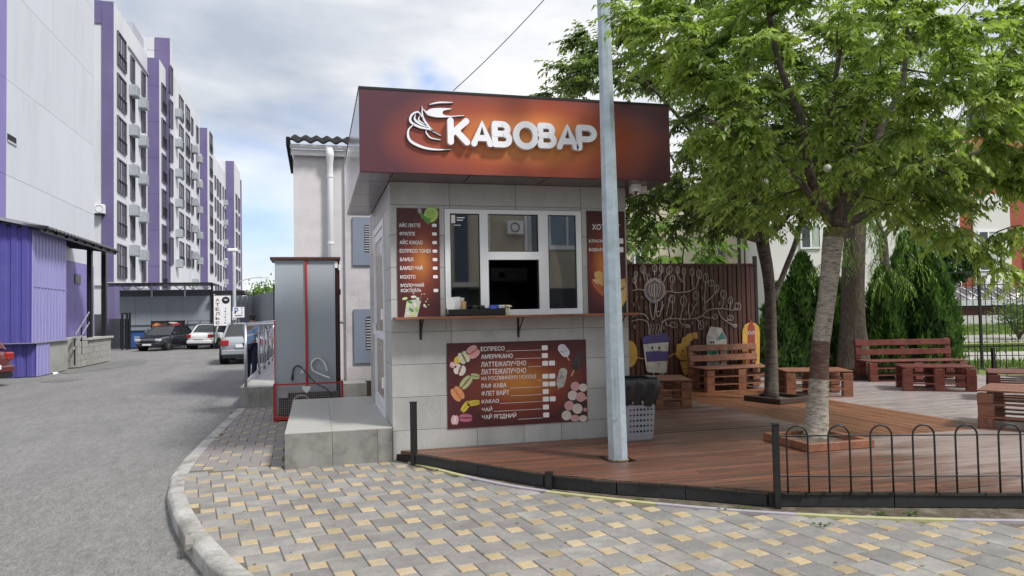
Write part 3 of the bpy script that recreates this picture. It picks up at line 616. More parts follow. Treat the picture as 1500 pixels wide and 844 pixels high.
# cup emblem: tapered raised strokes (photo survey of the outline)
def pf_(pts,Y): 
    o=[]
    for x,y in pts: p=pY(480+x*.23697,110+y*.23697,Y); o.append((p.x,p.z))
    return o
fr=lambda u,v,d: (u,SY0-d,v)
def taper(n,a,m_,b): return [a+(m_-a)*math.sin(PI*min(1,k/(n-1)))**.7 if True else 0 for k in range(n)]
for pts,wm in (([(632,178),(690,166),(775,166)],.010),([(700,398),(640,385),(612,355),(610,340)],.008),([(585,190),(592,260),(640,330),(700,372)],.014),([(590,262),(560,225),(520,245),(515,285),(570,318),(640,335),(700,370)],.018),
      ([(535,300),(500,340),(510,400),(580,440),(660,457),(760,458)],.022),([(590,205),(612,228),(630,242),(700,255),(845,247)],.012),([(545,240),(540,270),(575,300),(620,318)],.016),([(570,250),(565,275),(600,300)],.008)):
    c=spl(pf_(pts,SY0-.05),6); n=len(c); ws=[.0025+wm*.50*math.sin(PI*k/(n-1)) for k in range(n)]
    q=MB(); q.stroke(c,ws,.006,.032,0,fr,4); q.stroke(c,[a+.010 for a in ws],.002,.005,1,fr,4); part('cup_emblem_stroke',q,[LETW,mat('emblem_shadow',(.03,.012,.012),.6)],sgn)
steam=spl(pf_([(612,222),(640,205),(700,200),(770,205),(722,215),(712,232),(730,247),(780,250),(700,256),(650,243),(612,226)],SY0-.05),3)
q=MB(); q.poly2(steam,.006,.030,0,fr); part('cup_emblem_steam',q,LETW,sgn,fix=True)
# shelf
ZS=1.548
sh=part('counter_shelf',MB().cbox(pY(579,467,7.97).x,pY(937,461,7.97).x,7.96,KF-.002,ZS,ZS+.028,.003),woodmat('shelf_wood',(.20,.075,.04),.4,(.11,.05,.03),.55,stretch=(1.5,12,12)),kiosk)
for px_ in (616,759,905):
    x=pY(px_,480,KF).x; q=MB(); q.box(x-.013,x+.013,KF-.008,KF-.002,1.32,ZS); q.box(x-.013,x+.013,8.0,KF-.008,ZS-.007,ZS-.001); q.tube([(x,8.03,ZS-.008),(x,KF-.009,1.37)],.008,6); part('shelf_bracket',q,BLK,sh)
# menus
def menu(name,x0,x1,z0,z1,grad,label):
    b=part(name,MB().box(x0,x1,KF-.012,KF-.001,z0,z1),grad,kiosk,world=False); b.location=-worldorg(kiosk); b['label']=label; q=MB(); t=.004
    for (a,c,d,e) in ((x0-t,x1+t,z0-t,z0),(x0-t,x1+t,z1,z1+t),(x0-t,x0,z0,z1),(x1,x1+t,z0,z1)): q.box(a,c,KF-.013,KF-.001,d,e)
    return b
YM=KF-.0125
def line(par,s,pl,pr,ybase,ytop,m=None,off=.022):
    a=pY(pl,ybase,YM); b=pY(pr,ybase,YM); t=pY(pl,ytop,YM); return textpart(s,par,a.x,a.z,t.z-a.z,m or TXT,off*.6,YM-.001,b.x-a.x,'menu_lettering',.0006)
frM=lambda u,v,d: (u,YM-d,v)
def rrect(q,xc,zc,w_,h_,r,d0=.0005,d1=.003,mi=0):
    P=[]
    for sx,sy,a0 in ((1,1,0),(-1,1,90),(-1,-1,180),(1,-1,270)):
        for k in range(4): a=R_(a0+30*k); P.append((xc+sx*(w_/2-r)+r*math.cos(a),zc+sy*(h_/2-r)+r*math.sin(a)))
    q.poly2(P,d0,d1,mi,frM)
def stickers(par,pts,w_=.052,h_=.036):
    for x,y in pts: p=pY(x,y,YM); q=MB(); rrect(q,p.x,p.z,w_,h_,.010); part('price_sticker',q,TXT,par)
O1,O2,O3=(.56,.20,.045),(.20,.040,.024),(.070,.018,.022)
lm=menu('menu_board',.875,1.35,1.578,2.79,radial('menu_print_left',O1,O2,O3,1.15,2.22,.30,.60,.45),'narrow cold drinks menu left of the window')
zz=lambda x,y:(560+x/4.69,290+y/4.69)
for s_,x0,x1,yb,yt in (('АЙС ЛАТТЕ',115,262,200,176),('ФРАППЕ',118,225,258,234),('АЙС КАКАО',119,276,318,293),('ЕСПРЕСО ТОНІК',120,335,376,352),('БАМБЛ',122,212,435,411),('БАМБЛ ЧАЙ',123,276,495,470),('МОХІТО',124,228,555,531),('МОЛОЧНИЙ',127,286,613,590),('КОКТЕЙЛЬ',128,270,648,626)):
    a=zz(x0,yb); b=zz(x1,yt); line(lm,s_,a[0],b[0],a[1],b[1])
stickers(lm,[zz(*p) for p in ((357,189),(358,248),(359,307),(361,366),(362,424),(363,483),(365,542),(368,636))])
def shape(par,name,pts,m,d=.0012,closed=True):
    P=[];
    for x,y in pts: p=pY(x,y,YM); P.append((p.x,p.z))
    q=MB(); q.poly2(P,.0002,d,0,frM); return part(name,q,m,par,fix=True)
def flat(c): return mat('print_%.2f_%.2f_%.2f'%c,c,.5,.12,40)
LIME,LIMD,LEAFG,CREAM=flat((.30,.50,.10)),flat((.55,.68,.30)),flat((.10,.26,.05)),flat((.72,.68,.55))
c=zz(335,115); shape(lm,'lime_print',ovalp(c[0],c[1],10.5,12,18,20),LIME,.0010); shape(lm,'lime_print',ovalp(c[0]-.5,c[1],8.6,10,18,20),LIMD,.0014); shape(lm,'lime_print',ovalp(c[0]-.7,c[1],7.6,8.9,14,20),LIME,.0018)
for k in range(8): a=R_(k*45+10); shape(lm,'lime_segment_print',[(c[0]-.7,c[1]),(c[0]-.7+7.6*math.cos(a),c[1]+8.9*math.sin(a)),(c[0]-.7+7.6*math.cos(a+.06),c[1]+8.9*math.sin(a+.06))],LIMD,.0021)
for (x,y,r) in ((290,140,30),(275,125,60),(318,160,100),(300,150,75)): e=zz(x,y); shape(lm,'mint_leaf_print',ovalp(e[0],e[1],5.2,2.6,10,r),LEAFG,.0023+.0002*r/60)
e=zz(257,90); shape(lm,'ice_print',ovalp(e[0],e[1],3,4.6,10,-15),flat((.35,.33,.36)),.001)
GLW=flat((.50,.55,.48)); e=[zz(*p) for p in ((168,708),(270,690),(238,825),(150,825))]; shape(lm,'glass_print',e,GLW,.0012)
for (x,y,r,c_) in ((190,715,20,LEAFG),(225,735,80,CREAM),(200,770,40,LEAFG),(180,795,10,CREAM),(215,800,60,LIMD),(250,695,30,CREAM),(155,692,-10,LIMD),(262,690,100,flat((.10,.10,.09))),(235,765,70,LIME),(175,740,120,LIMD),(215,680,0,CREAM)): e=zz(x,y); shape(lm,'drink_print',ovalp(e[0],e[1],4.2,2.0,9,r),c_,.0016+abs(r)*.000006)
for (x,y,r_) in ((290,740,1.9),(300,712,.9),(288,660,.8),(310,695,.7),(318,735,.7),(300,750,1.),(215,655,.9),(270,662,.8)): e=zz(x,y); shape(lm,'splash_print',ovalp(e[0],e[1],r_,r_*1.2,7),CREAM,.0015)
rm=menu('menu_board',3.115,3.60,1.578,2.795,radial('menu_print_right',O1,O2,O3,3.30,2.15,.26,.62,.45),'narrow hot dog menu behind the lamp post')
zr=lambda x,y:(740+x/4.018,280+y/4.018)
for s_,x0,x1,yb,yt in (('ХОТ ДОГ',512,676,227,196),('КЛАСИЧНИЙ',494,640,302,285),('БОВАРСЬКИЙ',494,650,354,336)):
    a=zr(x0,yb); b=zr(x1,yt); line(rm,s_,a[0],b[0],a[1],b[1])
stickers(rm,[zr(678,294),zr(679,345)],.072,.062)
SKN,BUN,SAUS=flat((.62,.36,.22)),flat((.62,.38,.13)),flat((.45,.12,.05))
for pts,m_,d in (([(508,530),(530,515),(560,540),(580,600),(575,620),(550,600),(520,560)],SAUS,.0012),([(525,480),(550,468),(575,480),(575,560),(545,540),(525,500)],BUN,.0016),([(510,520),(545,515),(560,540),(540,550)],SKN,.002),([(675,520),(705,515),(712,560),(680,575)],BUN,.0012),([(680,590),(712,560),(712,640),(690,680),(680,640)],flat((.70,.42,.15)),.0016),([(684,700),(705,650),(712,705),(700,712)],flat((.03,.03,.03)),.0014),([(600,480),(670,500),(660,620),(600,640)],BUN,.0011)):
    shape(rm,'hot_dog_print',[zr(*p) for p in pts],m_,d)
bm=menu('menu_board',1.412,3.072,.318,1.272,radial('menu_print_lower',(.62,.25,.05),(.215,.045,.026),(.075,.018,.022),2.30,.80,.92,.52,.40),'wide coffee and tea menu below the shelf')
zb_=lambda x,y:(640+x/5.626,490+y/5.626)
rows=[('ЕСПРЕСО',362,558,139,105,570,860),('АМЕРИКАНО',364,625,203,169,640,862),('ЛАТТЕ/КАПУЧІНО',364,736,269,231,752,862),('ЛАТТЕ/КАПУЧІНО',365,736,332,291,0,0),('НА РОСЛИННОМУ МОЛОЦІ',367,818,381,350,826,862),('РАФ КАВА',368,574,445,410,604,864),('ФЛЕТ ВАЙТ',368,596,508,472,610,866),('КАКАО',370,512,571,541,520,866),('ЧАЙ',371,457,637,608,466,868),('ЧАЙ ЯГІДНИЙ',372,655,701,668,668,870)]
for s_,x0,x1,yb,yt,l0,l1 in rows:
    a=zb_(x0,yb-1); a=(a[0],zb_(x0,yb+ (0))[1]); b=zb_(x1,yt); line(bm,s_,a[0],b[0],a[1]-.3,b[1]-.3,None,.03 if 'МОЛОЦІ' not in s_ else .012)
    if l0:
        p=pY(*zb_(l0,yb-2),YM); e=pY(*zb_(l1,yb-2),YM); q=MB(); q.box(p.x,e.x,YM-.0015,YM,p.z-.002,p.z+.002); part('menu_rule',q,TXT,bm)
stickers(bm,[zb_(*p) for p in ((888,110),(889,174),(892,238),(948,236),(893,345),(949,343),(895,409),(951,407),(896,471),(897,533),(953,531),(898,598),(900,663))],.072,.056)
PNK,WHI,GRN,ORG_,YEL,MAU=flat((.62,.34,.33)),flat((.68,.62,.58)),flat((.42,.48,.24)),flat((.58,.25,.11)),flat((.60,.46,.05)),flat((.42,.12,.20))
def macaron(x,y,rx,ry,rot,c1,c2):
    r=R_(rot); nx,ny=-math.sin(r),math.cos(r)
    for s_,d in ((-.42,.0010),(.42,.0018)): 
        e=zb_(x+nx*ry*s_,y+ny*ry*s_); shape(bm,'macaron_print',ovalp(e[0],e[1],rx/5.626,ry*.62/5.626,14,rot),c1,d)
    e=zb_(x,y); shape(bm,'macaron_cream_print',ovalp(e[0],e[1],rx*.93/5.626,ry*.20/5.626,12,rot),c2,.0023)
for a in ((297,145,52,50,-35,PNK,flat((.50,.16,.15))),(222,190,50,46,65,flat((.60,.58,.42)),flat((.20,.22,.08))),(135,252,30,24,10,PNK,WHI),(188,292,44,48,110,WHI,flat((.25,.15,.12))),(240,395,62,34,-50,GRN,flat((.28,.06,.05))),(315,345,38,22,10,GRN,flat((.25,.18,.10))),(170,490,62,46,55,ORG_,flat((.45,.16,.06))),(235,595,52,24,-55,YEL,flat((.40,.30,.04))),(300,565,56,22,-8,YEL,flat((.40,.30,.04))),(148,705,40,30,95,flat((.60,.36,.40)),WHI),(238,688,54,32,0,MAU,flat((.14,.03,.06)))): macaron(*a)
e=zb_(170,210); shape(bm,'macaron_print',ovalp(e[0],e[1],5,6,12,30),YEL,.0008)
def popsicle(x0,y0,x1,y1,w_,c1,c2,x2,y2,spk):
    a,b=zb_(x0,y0),zb_(x1,y1); s_=zb_(x2,y2); P=[]; fr2=lambda u,v,d:(pY(u,v,YM).x,YM-d,pY(u,v,YM).z)
    q=MB(); q.stroke([b,s_],.9,.0004,.0010,0,fr2,4); part('lolly_stick_print',q,flat((.55,.38,.22)),bm,fix=True)
    q=MB(); q.stroke([a,((a[0]+b[0])/2,(a[1]+b[1])/2),b],w_/5.626,.0008,.0016,0,fr2,8); part('lolly_print',q,c1,bm,fix=True)
    q=MB()
    for k in range(spk):
        t=random.random(); u=random.uniform(-.75,.75)*w_/5.626; dx,dy=b[0]-a[0],b[1]-a[1]; l=math.hypot(dx,dy); q.poly2(ovalp(a[0]+dx*t-dy/l*u,a[1]+dy*t+dx/l*u,random.uniform(.4,1.1),.4,6,random.uniform(0,180)),.0017,.0021,0,fr2)
    if spk: part('lolly_topping_print',q,c2,bm,fix=True)
popsicle(1032,115,1058,150,36,flat((.62,.60,.68)),flat((.08,.08,.10)),1088,212,16)
popsicle(1170,185,1142,265,32,flat((.035,.03,.032)),flat((.16,.10,.08)),1108,340,26)
popsicle(1040,310,1018,405,34,flat((.45,.44,.42)),flat((.06,.05,.05)),1000,450,42)
shape(bm,'box_print',[zb_(*p) for p in ((1015,650),(1112,395),(1230,392),(1236,715),(1035,715))],flat((.05,.03,.03)),.0006)
for (x,y,r_,c_) in ((1140,428,38,PNK),(1205,438,38,WHI),(1118,503,40,WHI),(1185,515,40,PNK),(1228,525,16,WHI),(1090,587,40,PNK),(1158,612,42,WHI),(1222,620,26,PNK),(1068,668,40,WHI),(1138,690,38,PNK),(1205,692,36,WHI)):
    r_=min(r_,1238-x); e=zb_(x,y); shape(bm,'meringue_print',ovalp(e[0],e[1],r_/5.626,min(r_,718-y)/5.626,16),c_,.0010+y*.0000008)
    for k in (.72,.45,.2):
        fr2=lambda u,v,d:(pY(u,v,YM).x,YM-d,pY(u,v,YM).z); q=MB(); q.stroke(ell(e[0],e[1],r_*k/5.626,min(r_,718-y)*k/5.626,10,20+k*200,290+k*200),.22,.0019,.0022,0,fr2,2); part('meringue_swirl_print',q,flat((.48,.30,.30)),bm,fix=True)
# dome camera under the sign at the right corner
cc_=thing('security_camera',(3.70,8.05,3.0),'white dome security camera under the right end of the kiosk sign','security camera')
q=MB(); q.lathe([(0,.085),(.062,.085),(.066,.03),(.058,.0),(0,0)],16,c=(3.66,8.02,3.0)); part('housing',q,WHT,cc_); q=MB(); q.lathe([(.045,0),(.042,-.02),(.03,-.038),(0,-.046)],14,c=(3.66,8.02,3.0)); part('dome',q,GLC,cc_,smooth=True); part('mounting_box',MB().box(3.63,3.82,8.06,8.15,3.0,3.08),WHT,cc_)
# inside: counter, machine, shelf, things
kin=[('wall_shelf',(2.12,3.0,10.2,10.5,2.02,2.05),mat('dim_wood',(.10,.06,.04),.5),'narrow wall shelf seen inside the open service window','shelf')]
for n_,b_,m_,l_,c_ in kin: single(n_,MB().box(*b_),m_,l_,c_)
em=thing('coffee_machine',(2.66,10.35,2.05),'grey box shaped coffee machine on the shelf inside the kiosk','coffee machine')
part('body',MB().cbox(2.40,2.95,10.22,10.48,2.05,2.25,.01),mat('machine_grey',(.40,.42,.45),.35,metal=.3),em); part('display',MB().box(2.52,2.60,10.21,10.219,2.10,2.18),BLKP,em)
for k in range(3): part('knob',MB().tube([(2.68+.08*k,10.2,2.13),(2.68+.08*k,10.22,2.13)],.015,10),STEEL,em)
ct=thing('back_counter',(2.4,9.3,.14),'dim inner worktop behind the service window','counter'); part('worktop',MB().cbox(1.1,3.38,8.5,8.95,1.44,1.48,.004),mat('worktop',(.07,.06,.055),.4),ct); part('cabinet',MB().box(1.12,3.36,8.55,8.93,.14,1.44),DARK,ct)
q=MB(); q.lathe([(0,.56),(.12,.55),(.26,.48),(.36,.34),(.42,.14),(.44,0)],24,c=(2.13,9.25,1.42)); hd=thing('dark_cover',(2.13,9.25,1.42),'dark rounded cover just inside the open service window','cover'); part('cloth',q,mat('dark_cloth',(.008,.008,.009),.9),hd,smooth=True); part('hem',MB().lathe([(.44,0),(.46,-.02),(.44,-.04)],24,c=(2.13,9.25,1.42)),BLKP,hd)
bt=thing('bottle',(2.78,9.0,1.48),'yellow bottle standing inside at the right of the service hatch','bottle'); q=MB(); q.lathe([(0,0),(.035,0),(.037,.16),(.015,.22),(.013,.26)],12,c=(2.78,9.0,1.48)); part('bottle_body',q,mat('yellow_syrup',(.35,.28,.03),.3),bt,smooth=True); part('cap',MB().cyl(2.78,9.0,1.74,1.76,.016,10),BLKP,bt)
# things on the counter shelf
zs=ZS+.028
tr=thing('condiment_tray',(1.72,8.1,zs),'long low black tray of stirrers and sachets on the left of the counter shelf','tray')
x0,x1=pY(657,462,8.03).x,pY(745,462,8.03).x; q=MB(); q.box(x0,x1,8.03,8.04,zs,zs+.075); q.box(x0,x1,8.20,8.21,zs,zs+.085); q.box(x0,x0+.01,8.04,8.2,zs,zs+.075); q.box(x1-.01,x1,8.04,8.2,zs,zs+.075); q.box(x0,x1,8.03,8.21,zs-.0,zs+.008); part('tray_body',q,BLKP,tr)
for k in range(3): part('divider',MB().box(x0+.17*(k+1),x0+.17*(k+1)+.006,8.04,8.2,zs+.008,zs+.06),BLKP,tr)
nk=thing('paper_bags',(1.44,8.05,zs),'bunch of white paper bags standing at the left end of the counter shelf','paper bags')
for k in range(5):
    q=MB(); X=1.405+.022*k; q.add([(X,8.06+.02*k,zs),(X+.06,8.055+.02*k,zs),(X+.075+.008*k,8.03+.02*k,zs+.19+.012*(k%3)),(X-.025+.01*k,8.04+.02*k,zs+.21-.02*(k%2)),(X,8.07+.02*k,zs),(X+.06,8.065+.02*k,zs)],[(0,1,2,3),(4,3,2,5)]); part('paper_bag',q,mat('white_paper',(.78,.78,.80),.8,.04,9),nk)
sc=thing('stirrer_cup',(1.60,8.12,zs+.02),'small tan cup of wooden stirrers in the black tray','cup'); q=MB(); q.lathe([(.028,0),(.036,.10),(.033,.10),(.026,.01)],14,c=(1.585,8.11,zs+.06)); part('cup_body',q,mat('kraft_cup',(.55,.36,.16),.7),sc)
for k in range(6): part('stirrer',MB().tube([(1.585,8.11,zs+.08),(1.585+random.uniform(-.05,.06),8.11+random.uniform(-.03,.03),zs+.20)],.0035,5),mat('birch_stirrer',(.62,.48,.30),.7),sc)
sj=thing('sachet_pile',(2.02,8.12,zs+.02),'pale sachets and tissues spilling over the right end of the black tray','sachets')
for k in range(10):
    X=1.95+random.uniform(0,.16); Y=8.045+random.uniform(0,.14); q=MB(); M=Matrix.Translation((X,Y,zs+.08+random.uniform(0,.03)))@Matrix.Rotation(random.uniform(-1.2,1.2),4,'Z')@Matrix.Rotation(random.uniform(-.8,.8),4,'X'); q.cbox(-.035,.035,-.014,.014,-.003,.003,.001,0,M); part('sachet',q,mat('cream_sachet',(.62,.58,.42),.6) if k%3 else mat('white_paper',(.78,.78,.80),.8,.04,9),sj)
for k in range(3): X=2.05+.018*k; part('tissue_tail',MB().box(X,X+.012,8.022,8.027,zs+.0,zs+.085),mat('cream_sachet',(.62,.58,.42),.6),sj)
bx=thing('blue_box',(1.93,8.13,zs+.01),'small blue box in the black tray beside the sachets','box'); part('carton',MB().cbox(1.885,1.975,8.09,8.16,zs+.01,zs+.115,.003),mat('blue_carton',(.03,.07,.40),.5),bx); part('flap',MB().box(1.885,1.975,8.085,8.089,zs+.07,zs+.117),mat('blue_carton2',(.06,.12,.5),.5),bx)
for X in (1.72,1.80): single('cup_lid_stack',MB().lathe([(0,0),(.034,0),(.036,.09),(.025,.105),(0,.11)],14,c=(X,8.12,zs+.01)),BLKP,'black cup lid stack in the tray, %s'%('left one' if X<1.75 else 'right one'),'cup lids','black cup lids in the tray')
# step
step=thing('entrance_step',(.22,9.9,0),'grey tiled concrete entrance step at the left side of the kiosk','step')
TX0,TX1,TY0,TY1,TZ=-.335,.796,8.235,11.55,.372
part('core',MB().box(TX0+.012,TX1,TY0+.012,TY1,-.02,TZ-.012),GROUT,step)
for a,b in ((TX0,.155),(.155,.635),(.635,TX1)): boxpiece('step_tile',b-a-.004,.012,TZ+.02-.014,TILEB,step,((a+b)/2-.22,TY0+.006-9.9,-.02),c=.001)
for a,b in ((TY0+.012,9.0),(9.0,9.8),(9.8,10.7),(10.7,TY1)): boxpiece('step_tile',.012,b-a-.004,TZ+.02-.014,TILEB,step,(TX0+.006-.22,(a+b)/2-9.9,-.02),c=.001)
for a,b in ((TX0,.155),(.155,TX1)):
    for c_,d_ in ((TY0,9.05),(9.05,9.9),(9.9,10.7),(10.7,TY1)): boxpiece('tread_tile',b-a-.003,d_-c_-.003,.012,TILET,step,((a+b)/2-.22,(c_+d_)/2-9.9,TZ-.012),c=.001)
# ================================================================ DECK FENCE, POSTS
def post(x,y,z1,lab,rz=0,s_=.028,z0=-.03,grp=None):
    t=thing('fence_post',(x,y,z0),lab,'post',grp,rz); q=MB(); q.cbox(-s_,s_,-s_,s_,0,z1-z0,.003); part('post_body',q,BLK,t,world=False); q=MB(); q.box(-s_-.004,s_+.004,-s_-.004,s_+.004,z1-z0,z1-z0+.008); part('post_cap',q,BLK,t,world=False); return t
post(1.0,8.0,.66,'short black post at the kiosk corner where the deck starts',R_(-50))
post(2.03,6.47,.145,'stubby black post flush with the fascia below the wide menu',R_(-38))
FA=(3.55,5.24); FB=[(3.55,5.24),(8.9,3.40)]
post(FA[0],FA[1],.665,'tall black post at the left end of the front hoop fence',R_(-20),.024)
def hoopfence(name,label,P,z0,zt,pitch,gapw,r,zr,posts=True,mtl=BLK,skip0=.10,zl=None):
    t=thing(name,(P[0][0],P[0][1],z0),label,'fence'); ang=None
    for (a,b) in zip(P,P[1:]):
        A=Vector(a); B=Vector(b); d=(B-A); l=d.length; d.normalize(); n=int((l-skip0)/pitch); key=(name,round(zt-z0,3),r)
        q=MB(); rr=gapw/2; hz=zt-z0-rr
        q.tube([(-rr,0,0)]+[(-rr,0,hz*.5)]+[(-rr*math.cos(R_(18*k)),0,hz+rr*math.sin(R_(18*k))) for k in range(11)]+[(rr,0,hz*.5),(rr,0,0)],r,8)
        me=mesh('hoop',q,mtl,True)
        for k in range(n):
            c=A+d*(skip0+gapw/2+k*pitch); inst('hoop',me,t,(c.x-P[0][0],c.y-P[0][1],0),(0,0,math.atan2(d.y,d.x)))
        for zz_ in zr:
            q=MB(); q.tube([(A.x,A.y,zz_),(B.x,B.y,zz_)],r*.95,6); part('rail',q,mtl,t)
    return t
hoopfence('hoop_fence','black hoop top fence along the front edge of the deck',FB,DZ,.655,.325,.165,.0078,(.575,.255),skip0=.085)
post(7.1,4.02,.665,'black post further right on the front hoop fence, beyond the frame',R_(-20),.024)
q=MB()
for _ in range(240):
    if RNG.uniform()<.6: x_=RNG.uniform(3.2,9.5); y_=RNG.uniform(5.6,12.3); z_=DZ+.003
    else:
        x_=RNG.uniform(-.8,5.5); y_=RNG.uniform(3.6,7.6); z_=.003
        if not inpoly(x_,y_,pave_poly): continue
    a=RNG.uniform(0,6.3); l_=RNG.uniform(.015,.038); w_=l_*.32; c_,s_=math.cos(a),math.sin(a)
    q.add([(x_,y_,z_),(x_+c_*l_*.5-s_*w_,y_+s_*l_*.5+c_*w_,z_+.004),(x_+c_*l_,y_+s_*l_,z_+.001),(x_+c_*l_*.5+s_*w_,y_+s_*l_*.5-c_*w_,z_+.003)],[(0,3,2,1)])
fl=part('fallen_leaves',q,mat('dry_leaf',(.16,.12,.05),.8,.4,3)); tag(fl,'small dry leaves scattered over the deck and the paving','leaves',kind='stuff')
# ================================================================ LAMP POST
lp=thing('lamp_post',(2.90,6.93,DZ),'tall galvanised octagonal lamp post rising through the deck in front of the kiosk','lamp post')
q=MB(); H=7.5; q.tube([(2.90,6.93,-.1),(2.888,6.93,1.0),(2.855,6.93,4.8),(2.83,6.93,H)],[.102,.098,.068,.055],8); part('pole',q,GALV,lp)
q=MB(); pts=[(2.775,6.90,1.42),(2.775,6.84,1.40),(2.86,6.815,1.36),(2.905,6.82,1.30)]
X=2.90; q.tube(spl([(2.79,6.85,1.12),(2.84,6.826,1.13),(2.865,6.826,1.12),(2.868,6.825,.95),(2.872,6.822,.62),(2.868,6.826,.55),(2.80,6.84,.545)],5),.0035,5); part('wire_loop',q,mat('old_wire',(.30,.33,.34),.6),lp)
part('luminaire',MB().cbox(2.2,2.9,6.83,7.03,H-.03,H+.06,.02),GALV,lp)
q=MB(); q.tube([(x_+2.90,y_+6.93,.121) for x_,y_ in ell(0,0,.1,.1,10)],.012,5); part('base_weld',q,mat('rust',(.16,.10,.06),.9,.4,12),lp)
# cable
a=pY(664,133,10.6); b=pY(775,0,9.6); d=(b-a); q=MB(); P=[a+d*t+Vector((0,0,.10*(t*(t-3.2)))) for t in [k*.2 for k in range(0,17)]]; q.tube(P,.006,5); single('overhead_cable',q,BLKP,'thin dark cable running up from behind the kiosk roof into the sky','cable')
# ================================================================ BIN
bn=thing('waste_bin',(3.58,7.98,DZ),'grey perforated plastic bin with a black bag liner beside the lamp post','bin')
BINM=mat('bin_plastic',(.29,.30,.345),.45,.05,5); bx_,by_=3.565,7.98
def binring(n,hw,hd,z,c=.05):
    o=[]
    for sx,sy,a0 in ((1,1,0),(-1,1,90),(-1,-1,180),(1,-1,270)):
        for k in range(5): a=R_(a0+22.5*k); o.append((bx_+sx*(hw-c)+c*math.cos(a),by_+sy*(hd-c)+c*math.sin(a),z))
    return o
q=MB(); lv=[(0,.165,.13),(.02,.17,.135),(.05,.172,.137),(.055,.175,.14),(.50,.20,.165),(.60,.205,.17),(.60,.195,.16),(.1,.16,.13)]
for z,hw,hd in lv: q.v+=binring(20,hw,hd,DZ+z)
n=20; q.f+=[(i*n+k,i*n+(k+1)%n,(i+1)*n+(k+1)%n,(i+1)*n+k) for i in range(len(lv)-1) for k in range(n)]+[tuple(range(n))[::-1]]; q.m=[0]*len(q.f)
part('bin_body',q,BINM,bn,smooth=False)
hq=MB()
for i in range(7):
    z=DZ+.105+i*.062
    for j in range(-3,4):
        f_=(z-DZ-.055)/.445; yy=by_-(.14+.025*f_)-.001; xx=bx_+j*.043; hq.tube([(xx,yy-.0006,z),(xx,yy+.01,z)],.0145-.0012*abs(j),10)
    for j in range(-2,3):
        xx=bx_+(.175+.025*f_)+.001; yy=by_+j*.043; hq.tube([(xx+.0006,yy,z),(xx-.01,yy,z)],.013,8); xx=bx_-(.175+.025*f_)-.001; hq.tube([(xx-.0006,yy,z),(xx+.01,yy,z)],.013,8)
h_=part('bin_holes',hq,mat('hole_dark',(.01,.01,.012),.9),bn)
q=MB(); n=56; lv=[(.70,.200,.165),(.715,.212,.176),(.69,.232,.195),(.60,.236,.202),(.50,.228,.194),(.44,.218,.183),(.40,.208,.173)]
for li,(z,hw,hd) in enumerate(lv):
    for k in range(n):
        a=2*PI*k/n; c_,s_=math.cos(a),math.sin(a); r=1/max(abs(c_)/hw,abs(s_)/hd)*.96; wv=(math.sin(a*9+li*.9)*.010+math.sin(a*17+li*2.1)*.006)*(li/3); zz_=z+DZ+((math.sin(a*3+1)*.012+math.sin(a*7)*.006)*(li-2)/4 if li>2 else 0)
        q.v.append((bx_+c_*(r+wv),by_+s_*(r+wv),zz_))
q.f=[(i*n+k,i*n+(k+1)%n,(i+1)*n+(k+1)%n,(i+1)*n+k) for i in range(len(lv)-1) for k in range(n)]; q.m=[0]*len(q.f)
part('bag_liner',q,mat('bin_bag',(.014,.014,.018),.25,.2,20,bump=.6,bscale=25),bn,smooth=True,fix=True)
q=MB(); q.add([(bx_+math.cos(2*PI*k/24)*.2,by_+math.sin(2*PI*k/24)*.165,DZ+.60) for k in range(24)],[tuple(range(24))]); part('bin_inside',q,BLKP,bn)
# ================================================================ PALLET FURNITURE
def pallet_unit(t,L_,D_,layers,z0,m,topgap=.012,topn=7,lh=.142):
    """stack of pallets in local coords: x 0..L_, y 0..D_ (front at y=0)"""
    for k in range(layers):
        z=z0+k*lh; bw=.155
        if k==0:
            for y0 in (0,D_-.10): boxpiece('runner_board',L_,.10,.018,m,t,(L_/2,y0+.05,z),c=.002)
        for x0 in (0,L_/2-bw/2,L_-bw):
            for y0 in (0,D_-.12): boxpiece('block',bw,.12,lh-.022-(.018 if k==0 else 0)-(.0 if k<layers-1 else .018),m,t,(x0+bw/2+random.uniform(-.004,.004),y0+.06,z+(.019 if k==0 else .001)),c=.005)
        if k<layers-1:
            for y0 in (0,D_/2-.05,D_-.10): boxpiece('runner_board',L_,.10,.018,m,t,(L_/2,y0+.05,z+lh-.020),c=.002)
    zt_=z0+layers*lh; w_=D_/topn
    for j in range(topn): boxpiece('top_board',L_+.01,w_-topgap,.020,m,t,(L_/2,w_*(j+.5),zt_-.018),rot=(0,0,random.gauss(0,.002)),c=.003)
    return zt_+.002
def pallet_table(loc,rz,L_,D_,h,label,m,grp='pallet tables on the deck',n=7,layers=3):
    t=thing('pallet_table',(loc[0],loc[1],DZ),label,'table',grp,rz); pallet_unit(t,L_,D_,layers,0,m,topn=n,lh=h/layers); return t
def pallet_bench(loc,rz,L_,label,m,D_=.66,seat=.42,back=.82):
    t=thing('pallet_bench',(loc[0],loc[1],DZ),label,'bench','pallet benches on the deck',rz); pallet_unit(t,L_,D_,3,0,m,topn=6,lh=seat/3)
    for x in (.0,L_/2-.05,L_-.10): boxpiece('back_post',.10,.075,back-seat-.05,m,t,(x+.05,D_+.005,seat+.03),rot=(R_(-7),0,0),c=.004); 
    for x in (0,L_-.10): boxpiece('rear_leg',.10,.06,seat+.04,m,t,(x+.05,D_+.032,0),c=.003)
    for z in (seat+.09,seat+.28): boxpiece('back_board',L_+.01,.022,.115,m,t,(L_/2,D_-.05+(z-seat)*.12,z),rot=(R_(-7),0,0),c=.004)
    return t
pallet_table((4.51,10.46),R_(-18),1.0,.90,.42,'pallet table nearest the waste bin, in front of the painted cup',PAL)
